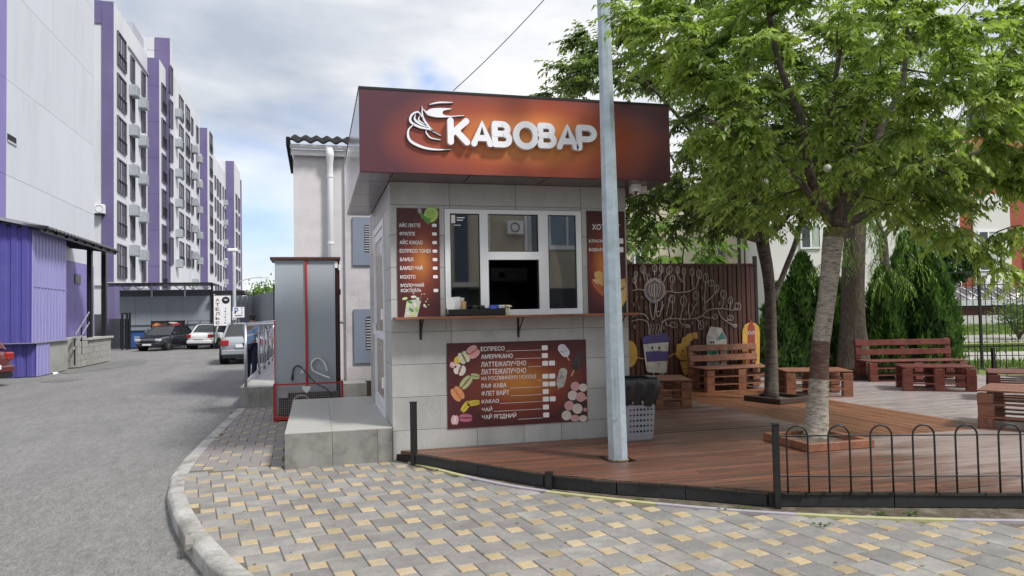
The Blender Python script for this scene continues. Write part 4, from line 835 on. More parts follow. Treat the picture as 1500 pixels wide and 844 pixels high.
pallet_bench((6.70,11.88),0,1.42,'pallet bench against the brown mural wall in front of the painted milk carton',PAL)
pallet_table((7.50,10.72),R_(-22),1.05,.80,.43,'pallet table half hidden behind the birch trunk, beside the smaller planter tree',PAL)
pallet_table((7.30,11.75),R_(0),.001+.9,.5,.43,'small pallet table squeezed behind the planter tree trunk',PAL) if 0 else None
pallet_bench((10.45,12.25),R_(-16),1.90,'red pallet bench with open slatted back in front of the conifers',PALR,D_=.62,seat=.40,back=.83)
pallet_table((9.82,10.72),R_(-33),1.12,.80,.42,'red pallet table in front of the slatted pallet bench',PALR)
pallet_table((7.60,7.16),R_(-56),1.25,.95,.46,'large pallet table cut by the right edge of the picture',PAL)
pallet_table((9.95,9.15),R_(-45),1.3,.85,.43,'red pallet table behind the large one at the right edge',PALR)
# ================================================================ MURAL WALL
MY=12.72; mur=thing('mural_fence',(5.9,MY,0),'brown corrugated board fence with a white painted coffee tree and food cartoons','fence')
BRB=mat('mural_board',(.072,.026,.018),.55,.12,5,rnd=.12,bump=.1,bscale=20)
part('backing',MB().box(3.66,8.30,MY+.03,MY+.06,.08,2.44),mat('mural_backing',(.03,.012,.01),.7),mur)
x=3.66; k=0
while x<8.25:
    q=.098; boxpiece('mural_board',q-.012,.026,2.36,BRB,mur,(x+q/2-5.9,-.013+.03+(0 if k%2 else .012),.10),c=.006); x+=q; k+=1
part('cap_rail',MB().box(3.64,8.32,MY-.012,MY+.07,2.452,2.475),BRN,mur)
for X in (3.64,8.30): part('end_post',MB().box(X-.03,X+.03,MY+.01,MY+.07,.1,2.62 if X>4 else 2.4),BLK,mur)
YMu=MY-.014
frU=lambda u,v,d:(u,YMu-d,v)
def mp_(x,y): p=pY(920+x/3.67,370+y/3.67,YMu); return (p.x,p.z)
WPT=mat('mural_white',(.50,.48,.45),.7,.15,12,stain=(.30,.25,.22),sscale=8,sthr=.58); YPT=mat('mural_yellow',(.52,.30,.06),.7,.15,8); VPT=mat('mural_violet',(.07,.055,.19),.7,.15,8); GPT=mat('mural_green',(.05,.20,.16),.7,.15,8); RPT=mat('mural_red',(.35,.03,.03),.7,.15,8); LGT=mat('mural_outline',(.36,.33,.31),.75,.12,10,stain=(.20,.15,.13),sscale=9,sthr=.60); KPT=mat('mural_black',(.012,.01,.01),.7); DGR=mat('mural_sage',(.13,.12,.075),.8,.15,10); SKY_=mat('mural_brown',(.12,.05,.03),.7)
MD=[.0004]
def mk(name,pts,w_,m,closed=False,fill=False):
    MD[0]+=.00003; q=MB()
    if fill: q.poly2([mp_(*p) for p in pts],.0001,MD[0]+.0006,0,frU)
    else: q.stroke([mp_(*p) for p in pts],w_/3.67*.0115,.0001,MD[0]+.001,0,frU,3)
    part(name,q,m,mur,fix=True)
MD[0]=.0004
# tree branches
for P in ([(25,205),(60,197),(90,205)],[(195,225),(215,208),(260,215),(320,210),(360,190),(378,150),(382,120)],[(238,212),(236,190),(238,165)],[(300,212),(302,170),(300,120)],[(300,160),(280,145),(266,120),(266,95)],[(352,195),(345,160),(343,115)],
 [(20,370),(60,360),(100,370),(112,400),(112,440)],[(25,345),(60,330),(90,335),(110,360)],[(120,260),(118,300),(130,355),(140,350),(145,300),(150,262)],[(160,260),(150,320),(165,345),(180,300),(185,262)],[(150,320),(180,310),(190,280)],
 [(175,440),(180,400),(195,365),(240,355),(320,358),(390,345),(430,310),(500,300),(560,310),(590,300)],[(180,375),(200,362),(235,340),(240,260)],[(280,355),(290,320),(295,275)],[(330,350),(325,300),(330,270)],[(335,345),(350,310),(362,280)],[(200,365),(208,390),(240,395)],[(275,360),(290,385),(330,395)],[(360,352),(380,370),(392,395)],
 [(400,340),(430,352),(465,350)],[(415,310),(412,250),(415,160)],[(415,270),(450,240),(475,205)],[(505,300),(512,270),(513,235)],[(545,305),(550,280),(550,262)],[(485,305),(500,345),(545,380),(575,392)],[(520,365),(540,362),(550,352)],[(90,150),(85,120),(80,90)],[(105,150),(100,120),(92,110)],[(140,120),(142,95)],[(165,130),(182,105),(178,85)],[(190,160),(205,130),(222,100)],[(215,255),(225,240),(237,240)],[(205,340),(215,290),(222,250)],[(45,190),(38,160),(42,125)]):
    mk('painted_branch',spl(P,5),2.4,LGT)
for (x,y,rx,ry,r) in ((143,85,12,19,0),(80,90,12,22,0),(178,88,10,20,-10),(222,95,14,24,15),(238,143,13,20,5),(266,95,9,20,0),(300,102,10,18,0),(343,105,11,20,0),(382,117,13,25,-5),(418,138,14,25,0),(447,165,16,17,20),(475,195,13,22,10),(365,232,14,24,0),(298,260,16,28,0),(237,250,13,22,-5),(513,225,15,22,-5),(549,258,12,20,0),(590,290,16,20,-20),(466,345,14,14,0),(550,352,16,14,0),(392,390,15,24,10),(245,390,20,15,10),(320,395,14,8,0),(575,393,12,8,0),(42,117,9,15,0),(35,150,10,16,0)):
    mk('painted_leaf',ell(x,y,rx,ry,14,0,360,r),1.9,LGT); mk('painted_leaf_vein',[(x-rx*.1,y-ry*.7),(x+rx*.2,y),(x-rx*.1,y+ry*.7)],1.4,LGT)
for (x,y,rx,ry,r) in ((65,145,6,14,10),(110,120,6,14,0),(175,138,6,16,0),(285,150,6,16,0),(395,190,7,16,0),(400,245,8,18,0),(418,190,7,16,0),(455,280,8,16,0),(490,275,8,18,0),(530,290,7,14,0),(250,320,6,16,0),(312,325,9,16,10),(345,290,6,18,0),(370,275,8,22,10),(365,190,6,18,0),(75,242,14,8,10),(45,245,7,20,0),(95,300,6,14,0),(30,280,7,16,0),(60,300,7,18,0),(345,378,8,15,0),(420,380,7,18,0),(290,400,7,12,0),(35,400,8,16,0),(192,405,7,16,0),(230,185,7,18,0),(210,300,7,14,0),(405,300,8,16,0),(365,320,7,14,0),(570,300,7,12,0)):
    mk('painted_sage_leaf',ovalp(x,y,rx*.8,ry*.8,10,r),1,DGR,fill=True)
mk('painted_emblem_disc',ovalp(142,202,50,56,24),1,mat('mural_disc',(.10,.075,.085),.7),fill=True)
for rr in (56,50): mk('painted_emblem_ring',ell(142,202,rr,rr*1.13,26),2.0,LGT)
for dx in (-26,-14,12,26): mk('painted_emblem_line',spl([(142+dx,172),(142+dx*1.2,205),(142+dx*.7,235)],4),2.2,LGT)
mk('painted_emblem_line',spl([(142,165),(140,200),(144,250)],4),3.2,LGT); mk('painted_emblem_line',spl([(112,165),(142,145),(172,165)],5),2.6,LGT)
mk('painted_emblem_band',spl([(98,238),(120,262),(150,268),(185,240)],5),4.5,mat('mural_lilac',(.17,.15,.25),.7))
for k in (120,135,150,165): mk('painted_steam',spl([(k,385),(k+6,405),(k-3,425),(k+2,445)],4),1.6,LGT)
# cup with face
mk('painted_cup',[(80,490),(218,482),(208,640),(200,648),(110,645),(98,635)],1,WPT,fill=True)
mk('painted_cup_lid',[(75,465),(88,450),(205,430),(212,445),(222,455),(226,475),(80,495)],1,VPT,fill=True)
mk('painted_cup_sleeve',[(93,532),(215,530),(212,582),(100,588)],1,VPT,fill=True)
for x in (130,168): mk('painted_eye',ovalp(x,512,6,8,10),1,KPT,fill=True)
mk('painted_smile',spl([(130,525),(152,533),(175,520)],4),1.6,KPT)
for x in (138,173,187): mk('painted_leg',[(x,645),(x,672)],2.4,WPT)
mk('painted_arm',spl([(90,570),(60,568),(42,555)],4),2.6,YPT); mk('painted_arm',spl([(218,562),(235,550),(255,542)],4),2.6,YPT)
# croissant
for P in ([(345,430),(372,430),(375,465),(350,460)],[(318,438),(342,432),(350,468),(335,478),(310,455)],[(290,460),(312,450),(335,482),(325,515),(285,490)],[(262,495),(284,488),(325,518),(345,540),(335,575),(280,580),(256,555)],[(278,588),(338,578),(340,612),(290,630)],[(288,632),(345,615),(340,650),(305,662)]): mk('painted_croissant',P,1,YPT,fill=True)
for x in (292,318): mk('painted_eye',ovalp(x,528,4,6,10),1,KPT,fill=True)
mk('painted_smile',spl([(280,548),(302,562),(325,548)],4),1.5,KPT); mk('painted_arm',spl([(340,540),(358,545),(370,550)],4),2.6,YPT)
for x in (305,338): mk('painted_leg',[(x,655),(x,690)],2.,YPT)
# carton
mk('painted_carton',[(420,455),(440,398),(502,405),(530,465),(530,612),(425,612)],1,WPT,fill=True); mk('painted_carton_roof',[(475,470),(505,425),(528,465)],1,GPT,fill=True); mk('painted_carton_stripe',[(422,498),(530,498),(530,545),(422,548)],1,GPT,fill=True)
for x in (445,458): mk('painted_eye',ovalp(x,483,5,7,10),1,KPT,fill=True)
for x in (503,): mk('painted_leg',[(x,612),(x,680)],2.4,WPT)
# hot dog, ball at the left
mk('painted_bun',[(615,600),(614,420),(625,390),(650,376),(685,380),(703,400),(708,430),(706,600)],1,YPT,fill=True); mk('painted_sausage',[(640,600),(642,400),(655,372),(668,380),(680,400),(684,600)],1,mat('mural_sausage',(.22,.05,.03),.7),fill=True)
mk('painted_ketchup',spl([(655,360),(668,385),(652,410),(672,440),(654,475),(670,520),(655,590)],5),4.0,RPT)
for x in (652,670): mk('painted_eye',ovalp(x,432,9,10,12),1,WPT,fill=True); mk('painted_eye',ovalp(x+1,434,4,5,10),1,KPT,fill=True)
mk('painted_yellow_ball',ovalp(8,545,42,72,20),1,YPT,fill=True)
# ================================================================ BUILDERS FOR VEGETATION
def mat_bark(name,c1,c2,sc,bump,stretch): return mat(name,c1,.9,.25,sc,bump=bump,bscale=14,stain=c2,sscale=sc*1.6,sthr=.52,stretch=stretch)
BKB=mat('bark_birch',(.40,.36,.31),.9,.25,7,bump=1.,bscale=9,stain=(.07,.055,.042),sscale=9,sthr=.56,stretch=(1.6,1.6,7)); BKD=mat_bark('bark_dark',(.13,.105,.08),(.045,.036,.028),9,1.,(3.2,3.2,.6)); BKC=mat_bark('bark_cherry',(.13,.11,.092),(.055,.047,.038),6,1.,(1,1,3)); BRR=mat('bark_reddish',(.115,.060,.045),.6,.3,9,bump=.8,stretch=(1,1,4),stain=(.24,.19,.15),sscale=9,sthr=.60); TWG=mat('twig',(.085,.065,.045),.85,.2,8); LICH=mat('bark_lichen',(.16,.14,.07),.95,.4,20,bump=1,bscale=30,stain=(.25,.25,.06),sscale=14,sthr=.55)
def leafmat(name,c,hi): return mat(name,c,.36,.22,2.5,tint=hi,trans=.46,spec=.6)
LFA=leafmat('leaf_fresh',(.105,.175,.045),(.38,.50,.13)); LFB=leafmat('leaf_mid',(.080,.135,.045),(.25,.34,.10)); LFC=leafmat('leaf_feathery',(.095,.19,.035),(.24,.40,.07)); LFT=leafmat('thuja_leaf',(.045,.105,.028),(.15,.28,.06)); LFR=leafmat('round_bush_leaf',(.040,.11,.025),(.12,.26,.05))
def leafarr(P,D,Nn,L_,W_,curl=.18):
    """numpy leaves: P base, D direction, Nn normal-ish, lengths, widths -> verts(n,6,3)"""
    D=D/np.linalg.norm(D,axis=1,keepdims=True); Sd=np.cross(D,Nn); Sd/= (np.linalg.norm(Sd,axis=1,keepdims=True)+1e-9); U=np.cross(Sd,D)
    L_=L_[:,None]; W_=W_[:,None]
    return np.stack([P,P+D*L_*.36+Sd*W_+U*W_*.35,P+D*L_*.40-U*W_*.15,P+D*L_*.36-Sd*W_+U*W_*.35,P+D*L_-U*L_*curl+0*W_,P+D*L_*.72-U*L_*curl*.45],1)
LF=np.array([[0,2,1],[0,3,2],[1,2,5],[2,3,5],[1,5,4],[3,4,5]])
def leafmesh(name,V,tint,m):
    n=len(V); me=bpy.data.meshes.new(name); co=V.reshape(-1,3).astype(np.float32); fc=(LF[None]+ (np.arange(n)*6)[:,None,None]).reshape(-1)
    me.vertices.add(n*6); me.vertices.foreach_set('co',co.reshape(-1)); me.loops.add(len(fc)); me.loops.foreach_set('vertex_index',fc.astype(np.int32)); me.polygons.add(n*6)
    me.polygons.foreach_set('loop_start',np.arange(0,len(fc),3,dtype=np.int32)); me.polygons.foreach_set('loop_total',np.full(n*6,3,np.int32))
    at=me.attributes.new('tint','FLOAT','POINT'); at.data.foreach_set('value',np.repeat(tint,6).astype(np.float32)); me.materials.append(m); me.update(); me.validate(); return me
def branchpath(a,b,up,n=6,wob=.06):
    a,b=np.array(a,float),np.array(b,float); l=np.linalg.norm(b-a); mid=(a+b)/2+np.array([0,0,up*l])+RNG.normal(0,wob*l,3)
    return [tuple((1-t)**2*a+2*t*(1-t)*mid+t*t*b+RNG.normal(0,.012*l,3)*(0<i<n)) for i,t in [(i,i/n) for i in range(n+1)]]
def tree(name,label,trunk,radii,barks,limbs,crown,ntarget,leafm,lsize,nshoot,nleaf,droop,shootlen,group=None,avoid=None,limbr=.07,leafparts=0,tintp=.35,flatz=.75,barkz=None,extra=(),limb_mat=None,lw=.235,tipbias=.5,cat='tree'):
    t=thing(name,trunk[0],label,cat,group)
    tp=spl(trunk,6); n=len(tp); rr=list(np.interp(np.linspace(0,1,n),np.linspace(0,1,len(radii)),radii)); 
    q=MB(); nn=20; q.tube(tp,rr,nn)
    vv=[]
    for i,v in enumerate(q.v):
        a=i%nn; c=tp[i//nn]; k=1+.055*math.sin(a*2*PI/nn*3+i//nn*.35)+RNG.normal(0,.015); z=i//nn
        if z==0: k*=1.15+.14*math.sin(a*2*PI/nn*5)
        vv.append((c[0]+(v[0]-c[0])*k,c[1]+(v[1]-c[1])*k,v[2]))
    q.v=vv
    if barkz:   # ring bands of other bark
        q.m=[next((k+1 for k,(z0,z1) in enumerate(barkz) if z0<=q.v[f[0]][2]<z1),0) for f in q.f]
    tr_=part('trunk',q,barks,t,smooth=True)
    top=tp[-1]; nodes=[]; lq=MB()
    for (pth,r0,r1) in limbs:
        P=spl([top]+list(pth),5) if not isinstance(pth[0],str) else None; m_=len(P); rs=list(np.linspace(r0,r1,m_)); 
        b_=MB(); b_.tube(P,rs,9); part('limb',b_,limb_mat or BKC,t,smooth=True)
        for k in range(2,m_): nodes.append((P[k],rs[k]))
    C,Rd=np.array(crown[0],float),np.array(crown[1],float)
    tg=[]
    while len(tg)<ntarget:
        p=RNG.uniform(-1,1,3); r=np.linalg.norm(p)
        if r>1 or r<.28: continue
        p=p/r*(r**tipbias); lump=1+.16*math.sin(p[0]*5+1)*math.cos(p[1]*4+p[2]*5); w_=C+p*Rd*lump
        if p[2]<0: w_[2]=C[2]+p[2]*Rd[2]*flatz*lump
        if avoid and avoid(w_): continue
        tg.append(tuple(w_))
    tg+=list(extra); tg.sort(key=lambda p:math.dist(p,top))
    ends=[]
    for p in tg:
        best=min(nodes,key=lambda nd:math.dist(nd[0],p)+ (0 if nd[1]>.012 else .25)); P=branchpath(best[0],p,.10,5); r0=min(best[1]*.6,.006+.012*math.dist(best[0],p)+.008); rs=list(np.linspace(max(r0,.008),.004,6)); lq.tube(P,rs,5,cap=False)
        for k in range(2,6): nodes.append((P[k],rs[k]))
        ends.append((P,len(P)))
    # leafy shoots
    LP,LD,LN,LL,LW,TT=[],[],[],[],[],[]
    zrng=(C[2]-Rd[2],C[2]+Rd[2])
    for P,_ in ends:
        for s_ in range(nshoot):
            k=RNG.integers(2,6); b=np.array(P[min(k,5)]); d=(b-C)/Rd; d=d/(np.linalg.norm(d)+1e-6)+RNG.normal(0,.75,3); d[2]=d[2]*.45-droop*.25; d/=np.linalg.norm(d); sl=shootlen*RNG.uniform(.6,1.25); pts=[b]
            dd=d.copy(); nseg=5
            for j in range(nseg): dd=dd+np.array([0,0,-droop*.22]); dd/=np.linalg.norm(dd); pts.append(pts[-1]+dd*sl/nseg)
            lq.tube([tuple(p_) for p_ in pts[::2]],[.0035,.0028,.0015],3,cap=False)
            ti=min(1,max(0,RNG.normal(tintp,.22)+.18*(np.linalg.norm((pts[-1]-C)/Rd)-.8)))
            for j in range(nleaf):
                u=(j+.6)/nleaf*nseg; i=min(int(u),nseg-1); pp=pts[i]+(pts[i+1]-pts[i])*(u-i); ax=pts[i+1]-pts[i]; ax/=np.linalg.norm(ax)
                sd=np.cross(ax,[0,0,1.]); sd/=np.linalg.norm(sd)+1e-6; sg=1 if j%2 else -1
                ld=ax*.75+sd*sg*RNG.uniform(.55,1.0)+np.array([0,0,-droop*RNG.uniform(.2,.9)])+RNG.normal(0,.15,3)
                nv=np.array([0,0,1.])+RNG.normal(0,.35,3); s2=lsize*RNG.uniform(.7,1.25)*(1 if u<nseg*.8 else .75)
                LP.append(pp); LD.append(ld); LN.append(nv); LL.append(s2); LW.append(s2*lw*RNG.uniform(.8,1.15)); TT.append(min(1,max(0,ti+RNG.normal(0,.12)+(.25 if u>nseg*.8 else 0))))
    part('branches',lq,TWG,t,smooth=True)
    V=leafarr(np.array(LP),np.array(LD),np.array(LN),np.array(LL),np.array(LW)); TT=np.array(TT); V=V-np.array(trunk[0])
    idx=np.arange(len(V))
    if leafparts:
        dist=np.linalg.norm(V[:,0]+np.array(trunk[0])-np.array([0,0,CAMZ]),axis=1)
        fw=V[:,0]+np.array(trunk[0]); dep=fw@np.array([.256,.966,.0337]); uu=(fw@np.array([.9666,-.2555,-.0189]))/dep; ok=(abs(uu)<.69)&((fw[:,2]-CAMZ)/dep<.42)
        dist=np.where(ok,dist,1e9); sel=np.argsort(dist)[:leafparts]; idx=np.setdiff1d(idx,sel)
        lm=leafmesh('leaf',leafarr(np.zeros((1,3)),np.array([[1.,0,-.0]]),np.array([[0,0,1.]]),np.array([1.]),np.array([lw])),np.array([.55]),leafm)
        for k in sel:
            D=Vector(LD[k]).normalized(); Sd=D.cross(Vector(LN[k])).normalized(); U=Sd.cross(D); M=Matrix((D,-Sd,U)).transposed().to_4x4(); o=bpy.data.objects.new('leaf',lm); link(o,t); o.matrix_local=Matrix.Translation(tuple(V[k,0]))@M@Matrix.Scale(LL[k],4)
    me=leafmesh('crown',V[idx],TT[idx],leafm); cr=bpy.data.objects.new('crown',me); link(cr,t); cr['kind']='stuff'
    return t
def planter(x,y,rz,s_,label,m):
    t=thing('tree_planter',(x,y,DZ),label,'planter','timber planter frames round the trees',rz)
    for (a,b,c_,d_) in ((-s_,s_,-s_,-s_+.07),(-s_,s_,s_-.07,s_),(-s_,-s_+.07,-s_+.07,s_-.07),(s_-.07,s_,-s_+.07,s_-.07)): q=MB(); q.cbox(a,b,c_,d_,0.002,.085,.005); part('frame_board',q,m,t,world=False)
    q=MB(); q.box(-s_+.07,s_-.07,-s_+.07,s_-.07,.002,.03); part('soil',q,SOIL,t,world=False)
# ---------------------------------------------------------------- nearest tree (pale banded bark)
F1=pY(1222,335,7.15)
trunkA=[(5.36,7.18,.10),(5.42,7.17,.6),pY(1203,500,7.16),pY(1213,420,7.15),F1]
trunkA=[tuple(p) for p in trunkA]
def av(w_): # keep the view of the roof sign and windows open
    dep=w_[0]*.256+w_[1]*.966+w_[2]*.0337; return False
def scr(w_):
    c=Vector(w_)-Vector((0,0,CAMZ)); x=sum(RM[j][0]*c[j] for j in range(3)); y=sum(RM[j][1]*c[j] for j in range(3)); z=sum(RM[j][2]*c[j] for j in range(3)); return CX+FPX*x/z,CY+FPX*y/z
def avA(w_):
    x,y=scr(w_); return x<(1035 if y>120 else 960-(120-y)*.3) or (x<1130 and y>300) or (y>350) or (x<1300 and y>312) or y<-330
def L_(*p): return [tuple(pY(a,b,c)) for a,b,c in p]
limbsA=[(L_((1188,262,7.0),(1175,180,6.8),(1140,90,6.6),(1120,-20,6.4)),.062,.02),(L_((1275,262,7.2),(1290,190,7.3),(1322,120,7.4),(1330,20,7.5)),.070,.02),(L_((1300,300,7.0),(1360,255,6.9),(1430,225,6.7),(1500,190,6.5)),.058,.018),
        (L_((1240,250,6.7),(1215,180,6.2),(1230,80,5.8)),.06,.018),(L_((1230,280,7.8),(1260,200,8.5),(1300,60,9.)),.06,.018),(L_((1150,240,6.7),(1080,200,6.4),(1030,170,6.2)),.04,.014)]
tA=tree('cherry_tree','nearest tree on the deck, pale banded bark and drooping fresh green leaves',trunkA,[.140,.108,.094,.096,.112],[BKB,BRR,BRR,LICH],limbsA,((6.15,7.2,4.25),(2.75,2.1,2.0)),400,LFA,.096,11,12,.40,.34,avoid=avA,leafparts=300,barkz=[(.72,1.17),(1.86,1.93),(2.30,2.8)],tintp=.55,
  extra=[tuple(pY(x,y,Y)) for x,y,Y in ((930,30,6.5),(960,60,6.4),(915,10,6.5),(990,20,6.4),(1450,200,6.1),(1480,160,6.2),(1490,60,6.1),(1440,30,6.2),(1410,340,6.3),(1370,320,6.4),(1490,280,6.1),(1450,260,6.2),(1120,330,6.9),(1090,290,6.7),(1035,190,6.7),(1025,290,6.9),(1040,110,6.6),(1060,250,6.8),(1480,395,6.2),(1440,375,6.4),(1400,350,6.6),(1350,335,6.8),(1460,340,6.2),(1495,330,6.0),(1300,300,6.6),(1130,230,6.5),(1100,190,6.5),(1420,300,6.4),(1380,290,6.6),(1330,180,6.3),(1250,150,6.),(1180,120,6.),(1100,60,6.2),(1010,60,6.6),(1200,40,5.9),(1300,50,6.),(1400,60,6.1),(1470,120,6.),(1490,230,6.),(1420,170,6.),(1260,240,6.2),(1340,240,6.2),(1290,100,6.),(1030,190,6.9),(1120,300,7.3))])
planter(5.24,6.98,R_(0),.40,'timber frame around the foot of the pale barked tree behind the hoop fence',PAL)
# ---------------------------------------------------------------- second tree
F2=tuple(pY(1116,352,10.6))
def avB(w_):
    x,y=scr(w_); return (x<985 and y>145) or (y>335 and x>930 and x<1300) or x<800 or y>360
trunkB=[(7.12,10.60,.12),tuple(pY(1130,500,10.6)),tuple(pY(1127,420,10.6)),F2]
limbsB=[(L_((1060,335,10.5),(1000,305,10.3),(945,285,10.1)),.075,.02),(L_((1105,270,10.6),(1085,170,10.6),(1040,60,10.6)),.10,.03),(L_((1150,320,10.7),(1190,250,10.9),(1210,120,11.)),.07,.02),(L_((1075,270,10.4),(1010,190,10.2),(930,110,10.2),(850,110,10.2)),.05,.012),(L_((1140,260,10.2),(1160,150,9.8)),.05,.015)]
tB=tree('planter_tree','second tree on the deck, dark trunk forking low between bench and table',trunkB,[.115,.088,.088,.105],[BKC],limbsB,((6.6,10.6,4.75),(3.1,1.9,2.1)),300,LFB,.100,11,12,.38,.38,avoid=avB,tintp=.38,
  extra=[tuple(pY(x,y,Y)) for x,y,Y in ((950,345,10.4),(985,340,10.3),(1010,335,10.),(1045,340,10.2),(1075,325,10.),(930,290,10.3),(970,270,9.9),(1010,260,9.9),(1060,260,9.8),(1090,310,10.1),(1160,330,10.2),(1185,310,10.3),(920,310,10.5),(800,135,10.2),(830,110,10.2),(860,85,10.2),(870,130,10.4),(905,120,10.3),(815,145,10.4),(930,60,10.3),(950,20,10.3),(845,140,10.),(915,90,10.3),(1000,320,10.),(960,300,10.),(940,260,10.2),(1050,300,10.),(990,250,10.),(960,200,10.1),(935,330,10.3),(1020,290,9.9),(1150,290,10.),(1100,250,9.8))])
q=MB(); q.tube(spl([tuple(pY(1132,440,10.75)),tuple(pY(1150,395,10.9)),tuple(pY(1170,340,11.1)),tuple(pY(1185,260,11.3))],5),[.06,.055,.05,.045]+[.045]*12,9); part('limb',q,BKC,tB,smooth=True)
planter(7.10,10.38,R_(14),.37,'dark timber frame around the foot of the second deck tree',mat('planter_dark',(.05,.028,.02),.6,.2,5))
# ---------------------------------------------------------------- third tree, dark straight trunk with feathery hanging shoots
F3=tuple(pY(1252,330,13.3))
def avC(w_):
    x,y=scr(w_); return (y>395) or x<1120 or (x<1260 and y>330) 
trunkC=[(10.95,13.35,.10),tuple(pY(1250,470,13.35)),tuple(pY(1250,400,13.3)),F3,tuple(pY(1256,200,13.3))]
limbsC=[(L_((1258,120,13.3),(1262,20,13.3)),.11,.05),(L_((1200,220,13.2),(1150,160,13.)),.06,.02),(L_((1320,240,13.),(1380,200,12.8)),.07,.02),(L_((1300,300,12.8),(1340,340,12.4)),.03,.012)]
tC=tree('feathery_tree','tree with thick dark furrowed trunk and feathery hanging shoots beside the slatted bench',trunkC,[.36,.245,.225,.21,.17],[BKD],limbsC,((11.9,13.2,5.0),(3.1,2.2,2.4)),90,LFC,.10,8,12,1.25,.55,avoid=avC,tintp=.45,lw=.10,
  extra=[tuple(pY(x,y,Y)) for x,y,Y in ((1290,360,12.6),(1320,370,12.6),(1350,385,12.4),(1310,395,12.5),(1340,350,12.4),(1265,345,12.9),(1275,385,12.9),(1235,350,13.),(1300,330,12.6),(1180,400,13.),(1370,360,12.6),(1245,375,12.9),(1330,410,12.5),(1285,410,12.6))])
planter(10.85,13.15,R_(0),.52,'dark timber frame around the foot of the thick trunked tree',mat('planter_dark',(.05,.028,.02),.6,.2,5))
# small bright tree behind the mural, and background trees
def small(name,label,x,y,h,crown,n,m,ls,**k): return tree(name,label,[(x,y,0),(x+.03,y,h*.5),(x,y+.05,h)],[.07,.055,.045],[BKC],[([(x+.4,y,h+.5),(x+.6,y,h+.9)],.04,.015),([(x-.4,y,h+.5),(x-.5,y,h+1.)],.04,.015),([(x,y+.3,h+.6),(x,y+.2,h+1.1)],.04,.012)],crown,n,m,ls,8,9,.7,.34,**k)
small('young_tree','bright green young tree showing above the mural fence',8.4,15.6,2.0,((8.3,15.6,3.0),(1.5,1.0,1.15)),60,LFC,.13,tintp=.5)
small('young_tree','dark leaved young tree behind the mural fence next to the kiosk',5.9,15.4,2.2,((6.0,15.4,3.5),(1.3,.9,1.5)),50,LFB,.13,tintp=.3)
for (lab,x,y,cr) in (('broad background tree filling the gap behind the two deck trees',12.5,21.,((12.5,21.,6.6),(4.6,2.,2.9))),('background tree to the right behind the conifers',19.5,22.,((19.6,22.,6.6),(4.2,2.,2.6)))):
    tree('background_tree',lab,[(x,y,.2),(x+.1,y,2.),(x,y,4.)],[.2,.17,.15],[BKC],[([(x+1,y,5.2),(x+1.8,y,6.6)],.1,.03),([(x-1,y,5.2),(x-1.8,y,6.6)],.1,.03),([(x,y+.4,5.5),(x,y+.3,7.5)],.1,.03)],cr,90,LFB,.19,9,9,.6,.6,tintp=.3,avoid=lambda w_:(lambda s_: s_[1]>335)(scr(w_)))
# thujas
def thuja(x,y,h,r,label,n,z0=.0):
    t=thing('thuja',(x,y,z0),label,'conifer','conifers in the row behind the deck')
    q=MB(); q.tube([(x,y,z0),(x,y,z0+h*.9)],[.06,.01],7); part('trunk',q,BKC,t)
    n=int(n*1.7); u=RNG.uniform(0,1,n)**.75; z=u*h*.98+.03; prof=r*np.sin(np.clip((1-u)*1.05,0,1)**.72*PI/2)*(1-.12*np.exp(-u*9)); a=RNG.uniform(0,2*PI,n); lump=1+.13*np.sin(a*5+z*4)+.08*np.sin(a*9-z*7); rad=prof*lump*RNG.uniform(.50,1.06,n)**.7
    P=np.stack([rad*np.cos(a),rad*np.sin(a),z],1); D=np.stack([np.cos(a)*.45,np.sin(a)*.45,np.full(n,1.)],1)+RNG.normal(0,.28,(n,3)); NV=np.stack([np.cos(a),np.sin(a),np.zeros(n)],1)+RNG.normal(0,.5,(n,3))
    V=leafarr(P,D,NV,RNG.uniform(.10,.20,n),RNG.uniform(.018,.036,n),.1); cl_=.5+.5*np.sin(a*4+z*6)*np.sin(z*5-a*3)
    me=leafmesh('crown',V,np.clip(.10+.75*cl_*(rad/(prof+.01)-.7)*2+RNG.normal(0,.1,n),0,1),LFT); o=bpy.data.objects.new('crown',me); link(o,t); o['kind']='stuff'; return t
def at(px,d,base=None): # position at screen column px, forward distance d on the rising lawn
    u=(px-CX)/FPX*d; return Vector(uw(u,d,lz(d)))
for px_,d,h,r,lab in ((1143,16.3,2.0,.50,'conifer farthest left in the row, directly behind the second deck tree'),(1176,16.3,2.65,.52,'tall pointed conifer just left of the pale barked trunk'),(1217,16.6,2.3,.5,'conifer mostly hidden between the pale trunk and the thick dark trunk'),(1293,16.4,2.3,.46,'conifer right of the thick dark trunk, above the left half of the slatted bench'),(1329,16.7,3.1,.50,'tall conifer above the middle of the slatted bench'),(1366,16.2,2.6,.52,'broad conifer above the right end of the slatted bench')):
    p=at(px_,d); thuja(p.x,p.y,h,r,lab,4200,p.z-.02)
